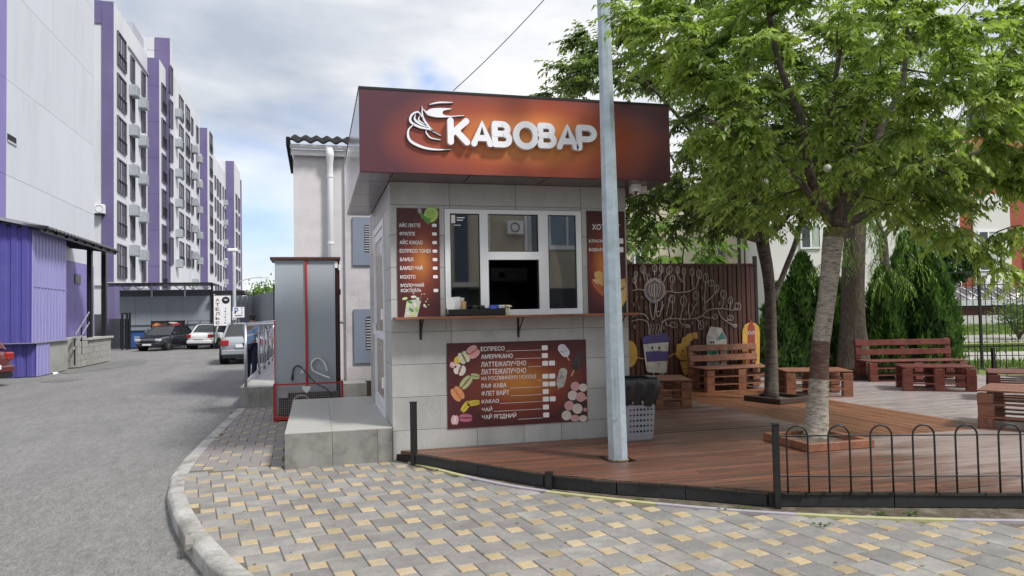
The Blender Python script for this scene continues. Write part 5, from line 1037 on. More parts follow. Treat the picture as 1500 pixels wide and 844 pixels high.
# round clipped tree
p=at(1376,19.5); t=thing('round_tree',p,'round clipped dense green tree behind the right hand conifers','tree'); q=MB(); q.tube([(p.x,p.y,p.z),(p.x+.02,p.y,p.z+1.5),(p.x,p.y,p.z+2.2)],[.07,.06,.05],8); part('trunk',q,BKC,t)
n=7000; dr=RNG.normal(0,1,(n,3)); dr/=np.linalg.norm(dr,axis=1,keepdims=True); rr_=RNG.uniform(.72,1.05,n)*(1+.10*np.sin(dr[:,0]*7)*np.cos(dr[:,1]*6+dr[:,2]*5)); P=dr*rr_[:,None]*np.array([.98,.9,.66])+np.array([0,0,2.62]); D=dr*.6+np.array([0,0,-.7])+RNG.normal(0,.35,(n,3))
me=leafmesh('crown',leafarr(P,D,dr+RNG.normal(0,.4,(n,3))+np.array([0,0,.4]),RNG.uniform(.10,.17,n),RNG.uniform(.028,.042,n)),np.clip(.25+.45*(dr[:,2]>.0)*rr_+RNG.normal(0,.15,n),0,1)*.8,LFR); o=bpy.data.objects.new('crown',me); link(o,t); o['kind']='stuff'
# bare twiggy shrub at right by the school
p=at(1490,24); t=thing('garden_shrub',p,'small grey green shrub on the lawn at the right edge','shrub'); q=MB()
for k in range(9): a=k*.7; q.tube([(p.x,p.y,p.z),(p.x+.25*math.cos(a),p.y+.25*math.sin(a),p.z+.5),(p.x+.5*math.cos(a),p.y+.5*math.sin(a),p.z+1.)],[.02,.012,.005],4)
part('stems',q,TWG,t); n=1500; P=RNG.normal(0,1,(n,3))*np.array([.32,.32,.26])+np.array([0,0,.75]); me=leafmesh('foliage',leafarr(P,RNG.normal(0,1,(n,3)),RNG.normal(0,1,(n,3)),RNG.uniform(.06,.11,n),RNG.uniform(.02,.03,n)),RNG.uniform(0,.4,n),LFB); o=bpy.data.objects.new('foliage',me); link(o,t); o['kind']='stuff'
# string light bulbs with their cable
bl=[pY(1038,322,8.6),pY(1074,302,8.2),pY(1120,267,7.7),pY(1212,247,6.9),pY(1163,256,7.3)]
bl=[bl[0],bl[1],bl[2],bl[3]]; labs=['white globe bulb hanging leftmost in the tree leaves','white globe bulb second from the left in the leaves','bright white globe bulb third from the left, in the foliage left of the pale trunk','white globe bulb hanging just above the fork of the pale barked tree']
q=MB(); CP=[(3.62,8.3,2.95)]+[tuple(b+Vector((0,0,.10))) for b in bl]+[tuple(F1+Vector((.05,0,.6)))]; CC=[]
for a,b in zip(CP,CP[1:]): CC+=[tuple(Vector(a).lerp(Vector(b),t)-Vector((0,0,.12*math.sin(PI*t)))) for t in (0,.2,.4,.6,.8)]
q.tube(CC+[CP[-1]],.005,5); single('light_string_cable',q,BLKP,'thin black cable carrying the white bulbs from kiosk corner into the tree','cable')
for b,lb in zip(bl,labs):
    t=thing('globe_bulb',b-Vector((0,0,.05)),lb,'bulb','white globe bulbs strung through the trees'); q=MB(); q.lathe([(.0,-.045),(.025,-.038),(.042,-.018),(.045,0),(.040,.02),(.022,.04),(.015,.05)],14,c=tuple(b)); part('globe',q,mat('bulb_glass',(.85,.85,.83),.2,.02,3),t,smooth=True); part('socket',MB().cyl(b.x,b.y,b.z+.048,b.z+.10,.018,8),BLKP,t)
# ================================================================ REAR FENCES
P0=at(1386,16.9); P1=at(1700,16.9)
tf=thing('iron_fence',P0,'tall black wrought iron fence with rings at the right behind the conifers','fence')
dv_=(P1-P0); LL_=dv_.length; dv_.normalize(); zb0=lz(16.9); zt_=2.35
for k in range(int(LL_/.142)):
    c=P0+dv_*(.142*k+.03); q=MB(); q.box(-.007,.007,-.007,.007,0,zt_-zb0-.2+(.0)); 
    if k==0: barm=mesh('iron_bar',q,BLK)
    inst('iron_bar',barm,tf,(c.x-P0.x,c.y-P0.y,.03),(0,0,math.atan2(dv_.y,dv_.x)))
for z,h in ((zt_-.03,.03),(zt_-.32,.02),(.62,.035)): q=MB(); a,b=P0,P1; n_=Vector((-dv_.y,dv_.x,0))*.012; q.prism([(a.x-n_.x,a.y-n_.y),(b.x-n_.x,b.y-n_.y),(b.x+n_.x,b.y+n_.y),(a.x+n_.x,a.y+n_.y)],z,z+h); part('iron_rail',q,BLK,tf)
q=MB(); q.tube([(P0.x,P0.y,.70),(P1.x,P1.y,.70)],.012,6); part('gas_pipe',q,mat('yellow_pipe',(.42,.39,.12),.6),tf)['label']='thin yellow pipe along the lower fence rail'
for k in range(int(LL_/.57)):
    c=P0+dv_*(.57*k+.30); q=MB(); q.tube([(c.x+dv_.x*.26*math.cos(R_(15*j)),c.y+dv_.y*.26*math.cos(R_(15*j)),zt_-.60+.26*math.sin(R_(15*j))) for j in range(13)],.008,5); part('iron_arch',q,BLK,tf)
    q=MB(); q.tube([(c.x+dv_.x*(.285+.10*math.cos(R_(30*j))),c.y+dv_.y*(.285+.10*math.cos(R_(30*j))),zt_-.17+.10*math.sin(R_(30*j))) for j in range(13)],.007,5); part('iron_ring',q,BLK,tf)
for k in range(0,4): c=P0+dv_*(2.3*k+.75); part('iron_post',MB().box(c.x-.025,c.x+.025,c.y-.025,c.y+.025,-.1,zt_+.03),BLK,tf)
hoopfence('hoop_fence','low black hoop fence behind the right part of the deck on the lawn side',[(12.25,13.45),(14.6,12.35),(17.1,11.3)],.06,.62,.36,.20,.009,(.50,.22)); post(13.9,12.65,.66,'black post in the low hoop fence behind the deck, near the right edge',0,.03)
hoopfence('hoop_fence','low black hoop fence behind the deck, seen under the conifers',[(8.4,15.9),(11.9,14.4)],.06,.62,.36,.20,.009,(.50,.22))
# ================================================================ BUILDING BEHIND THE KIOSK
BY=14.85; bx0=-.40
stu=mat('white_stucco',(.62,.60,.62),.9,.06,3,bump=.5,bscale=70,stain=(.50,.48,.49),sscale=1.1,sthr=.60); stur=mat('rough_stucco',(.55,.53,.55),.95,.08,4,bump=1.,bscale=45,stain=(.42,.40,.41),sscale=1.3,sthr=.58)
sb=thing('stucco_building',(1.5,BY+2,0),'white stucco building with a white downpipe behind the fridge and kiosk','building')
part('wall',MB().box(bx0,.56,BY,BY+7,0,4.85),stu,sb); part('rough_wall',MB().box(.562,5.2,BY-.06,BY+7,.0,4.85),stur,sb)
part('plinth',MB().box(bx0-.02,5.2,BY-.09,BY-.061,0,.33),mat('brown_plinth',(.06,.042,.03),.9,.2,4,bump=.5),sb)
q=MB(); q.box(bx0-.04,5.2,BY-.12,BY-.06,4.72,4.83); part('gutter_board',q,WHT,sb)
q=MB(); n=9; P=[(BY-.19+.065*math.cos(R_(180+180*k/n)),4.90+.075*math.sin(R_(180+180*k/n))) for k in range(n+1)]
q.add([(x,y_,z_) for x in (bx0-.05,5.2) for y_,z_ in P],[(k,k+1,n+2+k,n+1+k) for k in range(n)]+[tuple(range(n+1)),tuple(range(n+1,2*n+2))[::-1]]); part('gutter',q,PVC,sb)
dx=pY(484,300,BY-.1).x; q=MB(); q.tube([(dx,BY-.19,4.86),(dx,BY-.17,4.70),(dx,BY-.12,4.55),(dx,BY-.11,4.3),(dx,BY-.11,.5)],[.085,.075,.06,.058,.058],12); dp=part('downpipe',q,PVC,sb,smooth=True)
for z in (4.3,3.0,1.7): part('pipe_clamp',MB().cyl(dx,BY-.11,z,z+.04,.068,12),PVC,dp)
# corrugated roof: overlapping wave tiles
q=MB(); W_=[(bx0-.08+.028*k,.028*math.sin(2*PI*k*.028/.235)) for k in range(int(5.3/.028))]
q.add([(x,y_,z_+h+dz) for (y_,z_) in ((BY-.30,4.93),(BY+2.6,5.7)) for x,h in W_ for dz in (0,.035)],[(2*k+1,2*k+3,2*len(W_)+2*k+3,2*len(W_)+2*k+1) for k in range(len(W_)-1)]+[(2*k,2*k+2,2*k+3,2*k+1) for k in range(len(W_)-1)]+[(2*k,2*len(W_)+2*k,2*len(W_)+2*k+2,2*k+2) for k in range(len(W_)-1)]); part('corrugated_roof',q,mat('dark_roof',(.012,.011,.012),.9,.2,4,spec=.2),sb)
part('verge_board',MB().box(bx0-.12,bx0-.05,BY-.31,BY+2.6,4.86,5.02),mat('dark_roof',(.022,.020,.022)),sb)
VB=mat('vent_blue',(.20,.235,.31),.5,.06,3)
for (a,b) in (((516,318),(562,389)),((518,453),(562,531))):
    p,e=pY(*a,BY-.07),pY(*b,BY-.07); v=part('vent_panel',MB().cbox(p.x,p.x+1.0,BY-.10,BY-.0601,e.z,p.z,.004),VB,sb)
    l0=p.x+.235; q=MB(); q.box(l0,l0+.55,BY-.104,BY-.1005,e.z+.28,p.z-.16); part('vent_opening',q,mat('vent_dark',(.015,.015,.017),.8),v); nz=11; hh=(p.z-.16-e.z-.28)/nz
    for k in range(nz): part('louvre_slat',MB().box(l0,l0+.55,BY-.118,BY-.105,e.z+.28+hh*k,e.z+.28+hh*(k+.45)),mat('louvre_grey',(.42,.44,.46),.4),v)
gpst=thing('brown_gate_post',(.86,12.3,0),'dark brown metal gate post in the gap between kiosk and stucco building','post')
x=pY(549,480,12.3).x; part('post_body',MB().box(x-.035,x+.045,12.3,12.38,0,2.42),BRN,gpst); part('gate_leaf',MB().box(x-.008,x+.9,12.33,12.36,.05,1.57),BRN,gpst); part('ledge',MB().box(x-.09,x+.06,12.26,12.40,1.56,1.59),BRN,gpst)
# ================================================================ FRIDGE + CAGE
FY=12.36; fr_=thing('fridge_cabinet',(-.15,FY+.35,0),'tall grey fridge cabinet with brown lid and red centre strip beside the entrance step','cabinet')
a=pY(402.5,400,FY); b=pY(490.5,400,FY); zt=pY(445,381,FY).z
FG=mat('fridge_grey',(.37,.41,.46),.6,.03,1.6)
part('back_panel',MB().cbox(a.x,b.x,FY,FY+.72,.05,zt,.006),FG,fr_)
part('lid',MB().box(a.x-.07,b.x+.09,FY-.05,FY+.78,zt+.004,zt+.045),BRN,fr_)
part('side_rail',MB().box(b.x+.004,b.x+.075,FY+.02,FY+.75,.05,zt),mat('dark_maroon',(.035,.010,.010),.4),fr_)
part('side_rail',MB().box(a.x-.018,a.x-.002,FY+.01,FY+.05,.05,1.55),RED,fr_)
cx_=pY(448.5,450,FY).x; part('centre_strip',MB().box(cx_-.016,cx_+.016,FY-.028,FY-.001,.4,zt+.02),RED,fr_)
part('edge_strip',MB().box(b.x-.016,b.x-.002,FY-.006,FY-.0008,.05,zt),mat('edge_grey',(.42,.44,.46),.4),fr_)
part('edge_strip',MB().box(a.x+.001,a.x+.014,FY-.006,FY-.0008,.05,zt),mat('edge_grey',(.42,.44,.46),.4),fr_)
for z in (1.95,2.35): part('hinge',MB().box(b.x+.06,b.x+.09,FY-.02,FY+.04,z,z+.09),BLK if z<2.2 else WHT,fr_)
part('sticker',MB().box(b.x-.0,b.x+.045,FY-.012,FY-.0085,zt-.13,zt-.02),WHT,fr_); q=MB(); q.box(cx_-.09,cx_-.04,FY-.004,FY-.0005,.70,.78); part('label_plate',q,WHT,fr_)
q=MB(); q.tube(spl([(cx_-.22,FY-.02,.66),(cx_-.20,FY-.03,.78),(cx_-.12,FY-.04,.82),(cx_,FY-.12,.70),(cx_+.15,FY-.3,.55),(cx_+.32,FY-.35,.45),(cx_+.40,FY-.36,.30)],5),.011,6); part('power_cable',q,BLKP,fr_,smooth=True); part('plug',MB().tube([(cx_-.225,FY-.02,.60),(cx_-.22,FY-.02,.69)],[.022,.014],8),BLKP,fr_)
q=MB(); q.tube(spl([(cx_+.36,FY-.2,.62),(cx_+.25,FY-.1,.66),(cx_+.10,FY-.05,.74),(cx_+.08,FY-.04,.86),(cx_+.17,FY-.04,.93),(cx_+.27,FY-.05,.86),(cx_+.32,FY-.1,.72)],6),.016,8); part('hose',q,mat('white_hose',(.6,.6,.6),.5),fr_,smooth=True)
CG=12.0; t=thing('red_cage',(-.1,CG,0),'red steel cage with wire mesh around the compressor below the fridge','cage')
a=pY(400,600,CG); b=pY(503,570,CG); zt2=pY(400,563,CG).z; x0,x1=a.x+.015,b.x-.012
def bar(q,p0,p1,r=.016): q.tube([p0,p1],r,4)
for (p0,p1) in (((x0,CG,0),(x0,CG,zt2)),((x1,CG,0),(x1,CG,zt2)),((x0,CG,zt2-.012),(x1,CG,zt2-.012)),((x0,CG,.03),(x1,CG,.03)),((x0,CG+.34,0),(x0,CG+.34,zt2)),((x1,CG+.34,0),(x1,CG+.34,zt2)),((x0,CG,zt2-.012),(x0,CG+.34,zt2-.012)),((x1,CG,zt2-.012),(x1,CG+.34,zt2-.012)),((x0,CG,.03),(x0,CG+.34,.03)),((x1,CG,.03),(x1,CG+.34,.03))): q=MB(); bar(q,p0,p1); part('cage_bar',q,RED,t)
q=MB(); 
for k in range(1,34): X=x0+(x1-x0)*k/34; q.tube([(X,CG-.004,.04),(X,CG-.004,zt2-.02)],.0018,3,cap=False)
for k in range(1,13): Z=.04+(zt2-.06)*k/13; q.tube([(x0,CG-.006,Z),(x1,CG-.006,Z)],.0018,3,cap=False)
o=part('wire_mesh',q,mat('mesh_wire',(.45,.40,.40),.5),t); o['kind']='stuff'
part('base_tray',MB().box(x0+.02,x1-.02,CG+.02,CG+.33,.03,.06),RED,t)
q=MB(); q.poly2([(cx_-.07,zt2-.05),(cx_+.06,zt2-.05),(cx_+.055,zt2-.10),(cx_,zt2-.16),(cx_-.06,zt2-.10)],.008,.012,0,lambda u,v,d:(u,CG-d,v)); part('paper_tag',q,WHT,t,fix=True)
cp=thing('compressor',(-.1,CG+.18,.06),'dark condenser unit with a fan inside the red cage','compressor')
part('condenser',MB().cbox(x0+.06,x1-.05,CG+.16,CG+.32,.07,.40,.006),mat('condenser_dark',(.03,.028,.03),.6,.2,20),cp)
q=MB(); [q.box(x0+.07,x1-.06,CG+.150,CG+.157,.085+.016*k,.089+.016*k) for k in range(19)]; part('condenser_fins',q,mat('fin_grey',(.16,.15,.15),.5),cp)
q=MB(); q.tube([(x0+.42+.12*math.cos(R_(20*k)),CG+.135,.24+.12*math.sin(R_(20*k))) for k in range(19)],.008,5); part('fan_ring',q,mat('fin_grey',(.16,.15,.15),.5),cp); q=MB(); [q.box(-.012,.012,-.003,.003,.02,.11,0,Matrix.Translation((x0+.42,CG+.14,.24))@Matrix.Rotation(k*2*PI/5,4,'Y')) for k in range(5)]; part('fan_blades',q,mat('fin_grey',(.16,.15,.15),.5),cp)
part('relay_box',MB().box(x0+.06,x0+.20,CG+.05,CG+.12,zt2-.22,zt2-.05),mat('relay_grey',(.40,.40,.40),.5),cp)
q=MB(); q.tube(spl([(x0+.26,CG+.06,.10),(x0+.28,CG+.04,.30),(x0+.38,CG+.04,.38),(x0+.5,CG+.05,.34),(x0+.52,CG+.08,.20)],5),.010,6); part('copper_pipe',q,mat('pale_tube',(.5,.45,.42),.4),cp,smooth=True)
# ================================================================ TERRACE + RAILING + PERSON
tx0=-1.33; ty0=14.08; tz=pY(350,568,ty0).z; te=thing('tiled_terrace',(-.4,17,0),'low terrace with pale stone tiles behind the fridge','terrace')
part('core',MB().box(tx0+.012,-.42,ty0+.012,24.5,-.02,tz-.012),GROUT,te); part('core',MB().box(-.42,.9,ty0+.012,BY-.10,-.02,tz-.012),GROUT,te)
for a,b in ((tx0,-.985),(-.985,-.42),(-.42,.2),(.2,.9)): boxpiece('terrace_tile',b-a-.004,.012,tz,TILEB,te,((a+b)/2+.4,ty0+.006-17,-.01),c=.001)
for k in range(16):
    y0=ty0+.64*k; 
    for a,b in ((tx0,-.985),(-.985,-.42)): boxpiece('terrace_top_tile',b-a-.004,.636,.012,TILET,te,((a+b)/2+.4,y0+.32-17,tz-.012),c=.001)
    boxpiece('terrace_tile',.012,.636,tz,TILEB,te,(tx0+.006+.4,y0+.32-17,-.01),c=.001)
rl=thing('steel_railing',(tx0,ty0,tz),'stainless steel railing on the edge of the tiled terrace','railing')
rz1=pY(363,475,ty0).z; xr=tx0+.10
def post_(x,y,r=.026,z1=None): q=MB(); q.tube([(x,y,tz-.16 if 0 else tz-.02),(x,y,z1 or rz1)],r,10); part('railing_post',q,STEEL,rl,smooth=True)
[post_(xr,ty0+yy,.028) for yy in (.03,3.3,5.0,6.7,8.4,10.1)]
for z,r in ((rz1,.028),(rz1-.22,.018),(tz+.10,.018)):
    part('railing_rail',MB().tube([(xr,ty0+.03,z),(xr,ty0+10.2,z)],r,10),STEEL,rl,smooth=True)
part('railing_rail',MB().tube([(xr,ty0+.03,rz1),(.5,ty0+.03,rz1)],.028,10),STEEL,rl,smooth=True)
for k in range(12,36):
    y_=ty0+.03+k*.28
    if k%6 and k%3==0: part('baluster',MB().tube([(xr,y_,tz+.1),(xr,y_,rz1-.22)],.011,6),STEEL,rl)
# person: back turned, leaning head, blue shirt and dark trousers
def skinbody(name,verts,edges,rad,m,parent,root=0,sub=2):
    me=bpy.data.meshes.new(name); me.from_pydata(verts,edges,[]); ob=bpy.data.objects.new(name,me); COL.objects.link(ob)
    ob.modifiers.new('s','SKIN'); s_=ob.modifiers.new('u','SUBSURF'); s_.levels=sub; s_.render_levels=sub
    for i,v in enumerate(me.skin_vertices[0].data): v.radius=rad[i]; v.use_root=(i==root)
    dg=bpy.context.evaluated_depsgraph_get(); m2=bpy.data.meshes.new_from_object(ob.evaluated_get(dg)); COL.objects.unlink(ob); bpy.data.objects.remove(ob); m2.name=name
    m2.polygons.foreach_set('use_smooth',[True]*len(m2.polygons)); m2.materials.clear(); m2.materials.append(m); o=bpy.data.objects.new(name,m2); link(o,parent); return o
pp=gp(367,556,0); pe=thing('person',(pp.x+.02,pp.y,0),'person in light blue shirt and dark navy trousers standing behind the railing, head bowed','person',None,R_(-35))
SK=mat('skin',(.30,.17,.115),.55,.05,8); SHB=mat('shirt_blue',(.26,.40,.62),.8,.08,6); NAV=mat('trousers_navy',(.012,.017,.045),.8,.15,6); HAIR=mat('hair_dark',(.035,.028,.024),.8,.2,30); SHOE=mat('shoe_black',(.01,.01,.01),.5)
V=[(0,0,.95),(0,.0,1.12),(0,.01,1.30),(0,.0,1.42),(0,.02,1.50),(0,.06,1.56),(0,.085,1.64),(0,.09,1.71)]+[(-.10,0,.90),(-.105,.01,.50),(-.10,-.02,.08),(.10,0,.90),(.105,.01,.50),(.10,-.02,.08),(-.10,.09,.04),(.10,.09,.04)]+[(-.185,.0,1.40),(-.235,.02,1.12),(-.13,.20,1.05),(-.07,.25,1.06),(.185,.0,1.40),(.235,.02,1.12),(.14,.21,1.04),(.08,.26,1.06)]
Ed=[(0,1),(1,2),(2,3),(3,4),(4,5),(5,6),(6,7),(0,8),(8,9),(9,10),(0,11),(11,12),(12,13),(10,14),(13,15),(3,16),(16,17),(17,18),(18,19),(3,20),(20,21),(21,22),(22,23)]
Rr=[(.145,.11),(.14,.10),(.165,.11),(.13,.09),(.055,.055),(.06,.065),(.078,.092),(.062,.075),(.085,.085),(.06,.06),(.042,.042),(.085,.085),(.06,.06),(.042,.042),(.035,.03),(.035,.03),(.062,.06),(.045,.045),(.034,.034),(.03,.022),(.062,.06),(.045,.045),(.034,.034),(.03,.022)]
pe.scale=(.97,.97,.955)
skinbody('body',V,Ed,Rr,SK,pe)
grow=lambda idx,k:[(Rr[i][0]+k,Rr[i][1]+k) for i in idx]
ix=[0,1,2,3,16,20]; vv=[V[i] for i in ix]; vv[0]=(0,0,.88); vv+= [(-.215,.01,1.22),(.215,.01,1.22)]
skinbody('shirt',vv,[(0,1),(1,2),(2,3),(3,4),(3,5),(4,6),(5,7)],[(.165,.13),(.155,.118),(.18,.125),(.14,.10),(.078,.074),(.078,.074),(.064,.064),(.064,.064)],SHB,pe)
ix=[0,8,9,10,11,12,13]; skinbody('trousers',[V[i] for i in ix],[(0,1),(1,2),(2,3),(0,4),(4,5),(5,6)],[(.155,.12),(.10,.10),(.078,.078),(.062,.062),(.10,.10),(.078,.078),(.062,.062)],NAV,pe)
q=MB(); q.lathe([(0,.105),(.055,.092),(.088,.045),(.092,-.01),(.080,-.055)],16); hm=part('hair',q,HAIR,pe,world=False,smooth=True); hm.location=(0,.078,1.675); hm.rotation_euler=(R_(14),0,0)
for s_ in (-1,1):
    q=MB(); q.cbox(-.045,.045,-.08,.18,0,.075,.02); o=part('shoe',q,SHOE,pe,world=False); o.location=(s_*.10,0,0)
    q=MB(); q.lathe([(0,-.02),(.012,-.012),(.012,.012),(0,.02)],8); o=part('ear',q,SK,pe,world=False); o.location=(s_*.088,.08,1.66)
    for k in range(5):
        q=MB(); q.tube([(0,0,0),(0,.035,-.004),(s_*-.01,.06-.004*abs(k-2),-.018)],[.0085,.008,.006],6); o=part('finger' if k else 'thumb',q,SK,pe,world=False); o.location=(s_*(.10-.012*k),.26 if k else .235,1.06)
q=MB(); q.cbox(-.04,.04,-.005,.005,-.075,.075,.003); ph=part('phone',q,BLKP,None,False) if 0 else None
q=MB(); q.lathe([(0,-.03),(.013,-.012),(.010,.012),(0,.03)],6); o=part('nose',q,SK,pe,world=False); o.location=(0,.178,1.655); o.rotation_euler=(R_(14),0,0)
# ================================================================ CARS
def car(label,loc,rz,paint,front_in=False,L_=4.35,W_=1.70,H=1.44,hatch=False,plate=True,lampcol=(.30,.012,.012)):
    """origin on the ground under the centre; +x is forward"""
    t=thing('parked_car',(loc[0],loc[1],loc[2] if len(loc)>2 else 0),label,'car','cars parked along the street',rz)
    hl=L_/2; st=[(-hl,.50,.78,.66),(-hl+.06,.38,.90,.74),(-hl+.35,.26,.985 if not hatch else .93,.80),(-hl+.75,.22,1.0 if not hatch else .95,.835),(-.9,.20,.97,.85),(-.2,.20,.95,.85),(.55,.20,.94,.85),(1.05,.22,.92,.84),(1.6,.24,.84,.82),(hl-.22,.28,.74,.76),(hl-.05,.34,.62,.68),(hl,.42,.56,.62)]
    q=MB(); k=12
    for x,zb,zt,hw in st:
        hw*=W_/1.7; sec=[(0,zt),(hw*.60,zt-.004),(hw*.90,zt-.03),(hw*.985,zt-.12),(hw*1.0,zt-.26*(zt-zb)-.12),(hw*.97,zb+.12),(hw*.90,zb),(0,zb)]
        q.v+=[(x,y,z) for y,z in sec]+[(x,-y,z) for y,z in sec[1:-1][::-1]]
    n=14; q.f=[(i*n+j,(i+1)*n+j,(i+1)*n+(j+1)%n,i*n+(j+1)%n) for i in range(len(st)-1) for j in range(n)]+[tuple(range(n)),tuple((len(st)-1)*n+j for j in range(n))[::-1]]; q.m=[0]*len(q.f)
    b=part('body',q,paint,t,world=False,smooth=True,fix=True); s_=b.modifiers.new('s','SUBSURF'); s_.levels=1; s_.render_levels=1
    # greenhouse
    rb=-hl+ (.62 if not hatch else .25); gs=[(rb,.93,.955,.72,.72),(rb+.50 if not hatch else rb+.32,.92,H-.05,.73,.60),(-.55,.92,H-.005,.74,.60),(.15,.92,H-.005,.74,.60),(.45,.91,H-.06,.74,.60),(1.15,.86,.90,.73,.73)]
    q=MB()
    for x,zb,zt,wb,wt in gs: q.v+=[(x,wb,zb),(x,wt,zt-.03),(x,wt-.08,zt),(x,-wt+.08,zt),(x,-wt,zt-.03),(x,-wb,zb)]
    q.f=[(i*6+j,(i+1)*6+j,(i+1)*6+j+1,i*6+j+1) for i in range(5) for j in range(5)]; q.m=[0]*len(q.f); part('windows',q,GLC,t,world=False,smooth=False,fix=True)
    q=MB(); e=.012; xs_=[g_[0] for g_ in gs]
    for i in range(1,4): q.add([(gs[i][0],s2*(gs[i][4]-.015),gs[i][2]+e-.022*(abs(s2)>0.9)) for s2 in (1,.5,-.5,-1)]+[(gs[i+1][0],s2*(gs[i+1][4]-.015),gs[i+1][2]+e-.022*(abs(s2)>.9)) for s2 in (1,.5,-.5,-1)],[(0,1,5,4),(1,2,6,5),(2,3,7,6)])
    part('roof',q,paint,t,world=False,fix=True)
    for s2 in (-1,1):
        def gpnt(i,top,out=.014):
            g_=gs[i]; return (g_[0],s2*((g_[4] if top else g_[3])+out),(g_[2]-.015) if top else g_[1]-.01)
        for (a_,b_) in ((gpnt(0,0),gpnt(1,1)),(gpnt(5,0),gpnt(4,1))): part('pillar',MB().tube([a_,b_],.035,6),paint,t,world=False)
        bx2=lambda x_:(x_,s2*.752,.925); tx2=lambda x_:(x_,s2*.615,H-.02); part('pillar',MB().tube([bx2(-.25),tx2(-.22)],.028,6),BLKP,t,world=False)
        part('pillar',MB().tube([gpnt(1,1),gpnt(2,1),gpnt(3,1),gpnt(4,1)],.026,6),paint,t,world=False)
        # wheels
        for xw in (-hl+.80,hl-.80):
            q=MB(); q.tube([(xw,s2*(W_/2-.30),.33),(xw,s2*(W_/2-.022),.33)],.352,20); part('wheel_arch',q,BLKP,t,world=False)
            w=MB(); pr=[(.20,-.10),(.29,-.105),(.315,-.08),(.315,.08),(.29,.105),(.20,.10)]; m_=22
            for r_,o_ in pr: w.v+=[(xw+r_*math.cos(2*PI*j/m_),s2*(W_/2-.10)+o_,.315+r_*math.sin(2*PI*j/m_)) for j in range(m_)]
            w.f=[(i*m_+j,i*m_+(j+1)%m_,(i+1)*m_+(j+1)%m_,(i+1)*m_+j) for i in range(5) for j in range(m_)]; w.m=[0]*len(w.f)
            wh=part('wheel',w,mat('tyre',(.016,.016,.017),.85),t,world=False,smooth=True,fix=True)
            r2=MB(); yc=s2*(W_/2-.02); r2.tube([(xw,yc-s2*.06,.315),(xw,yc-s2*.02,.315)],.20,20)
            for j in range(6): a=j*PI/3; r2.box(-.016,.016,-.012,.012,.0,.19,0,Matrix.Translation((xw,yc-s2*.012,.315))@Matrix.Rotation(a,4,'Y'))
            part('rim',r2,mat('rim_grey',(.34,.35,.36),.35,metal=.6),wh,world=False)
        part('door_handle',MB().box(-.55,-.40,s2*(W_/2-.01)-.01,s2*(W_/2-.01)+.01,.80,.825),BLKP,t,world=False); part('mirror',MB().cbox(.82,.96,s2*.86-.07,s2*.86+.07,.93,1.05,.025),paint,t,world=False)
        q=MB(); q.cbox(-hl-.012,-hl+.26,s2*.62-.13,s2*.62+.15,.66,.86,.03); part('tail_light',q,mat('tail_red',lampcol,.2,.1,20,coat=.5),t,world=False)
        q=MB(); q.cbox(hl-.30,hl-.03,s2*.58-.15,s2*.58+.13,.56,.70,.03); part('headlight',q,mat('headlamp',(.55,.57,.58),.1,.2,20,coat=.8),t,world=False)
    part('bumper',MB().cbox(-hl-.03,-hl+.10,-.74,.74,.34,.52,.03),paint,t,world=False); part('bumper',MB().cbox(hl-.13,hl+.02,-.68,.68,.30,.46,.03),paint,t,world=False)
    part('lower_bumper',MB().cbox(-hl-.02,-hl+.14,-.70,.70,.22,.335,.02),BLKP,t,world=False)
    part('number_plate',MB().box(-hl-.045,-hl-.031,-.26,.26,.60 if not hatch else .44,.71 if not hatch else .55),WHT,t,world=False); part('number_plate',MB().box(hl+.021,hl+.03,-.26,.26,.33,.43),WHT,t,world=False)
    part('grille',MB().cbox(hl-.10,hl+.005,-.40,.40,.50,.60,.01),BLKP,t,world=False)
    return t
P_SIL=mat('paint_silver',(.42,.45,.48),.25,.03,2,metal=.55,coat=.8); P_WHT=mat('paint_white',(.72,.73,.74),.3,.02,2,coat=.8); P_BLU=mat('paint_dark_blue',(.022,.026,.036),.2,.05,2,metal=.2,coat=1.); P_RED=mat('paint_dark_red',(.13,.012,.016),.25,.05,2,metal=.2,coat=1.)
car('silver saloon seen from behind, partly hidden by the steel railing',(-2.50,29.7,-.02),R_(91),P_SIL,L_=4.3)
car('white saloon seen from behind, parked left of the silver car',(-5.45,44.3,-.02),R_(74),P_WHT).scale=(.93,.93,.92)
car('dark blue saloon facing the camera, parked in front of the food banners',(-7.75,43.5,-.02),R_(-109),P_BLU).scale=(.92,.92,.90)
car('white car mostly hidden behind the person and railing',(-1.05,33.4,-.02),R_(90),P_WHT,hatch=True)
car('dark red estate car cut by the left edge of the picture',(-9.85,21.9,-.02),R_(160),P_RED,hatch=True)
# ================================================================ ANNEX WITH LOADING PLATFORM
AX=-7.95; pz=pX(163,492,AX).z
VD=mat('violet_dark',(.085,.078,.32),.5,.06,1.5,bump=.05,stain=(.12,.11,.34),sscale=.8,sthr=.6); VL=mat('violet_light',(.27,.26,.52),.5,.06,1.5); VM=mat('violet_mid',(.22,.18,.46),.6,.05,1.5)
CONC=mat('grey_blockwork',(.32,.32,.30),.9,.12,2.2,bump=.6,bscale=30,stain=(.21,.21,.20),sscale=1.3,sthr=.57)
yA0=pX(46,503,AX-.05).y; yA1=pX(97,497,AX-.05).y; zA0=pX(46,503,AX-.05).z; zT0=pX(46,338,AX-.05).z; yL=pX(53,551,AX).y; yS0=pX(100,543,AX).y; yS1=pX(115,541,AX).y; yE=pX(163,531,AX).y; yV=pX(73,548,AX).y
an=thing('violet_annex',(-11,yA0+3,0),'violet corrugated annex with a roofed loading platform along the left side of the street','building')
part('body',MB().box(-16,AX-.09,yA0+.05,yA1-.02,zA0+.02,zT0+.15).box(-16,AX-.09,yL+.05,yA1-.02,0,zA0+.019),VM,an)
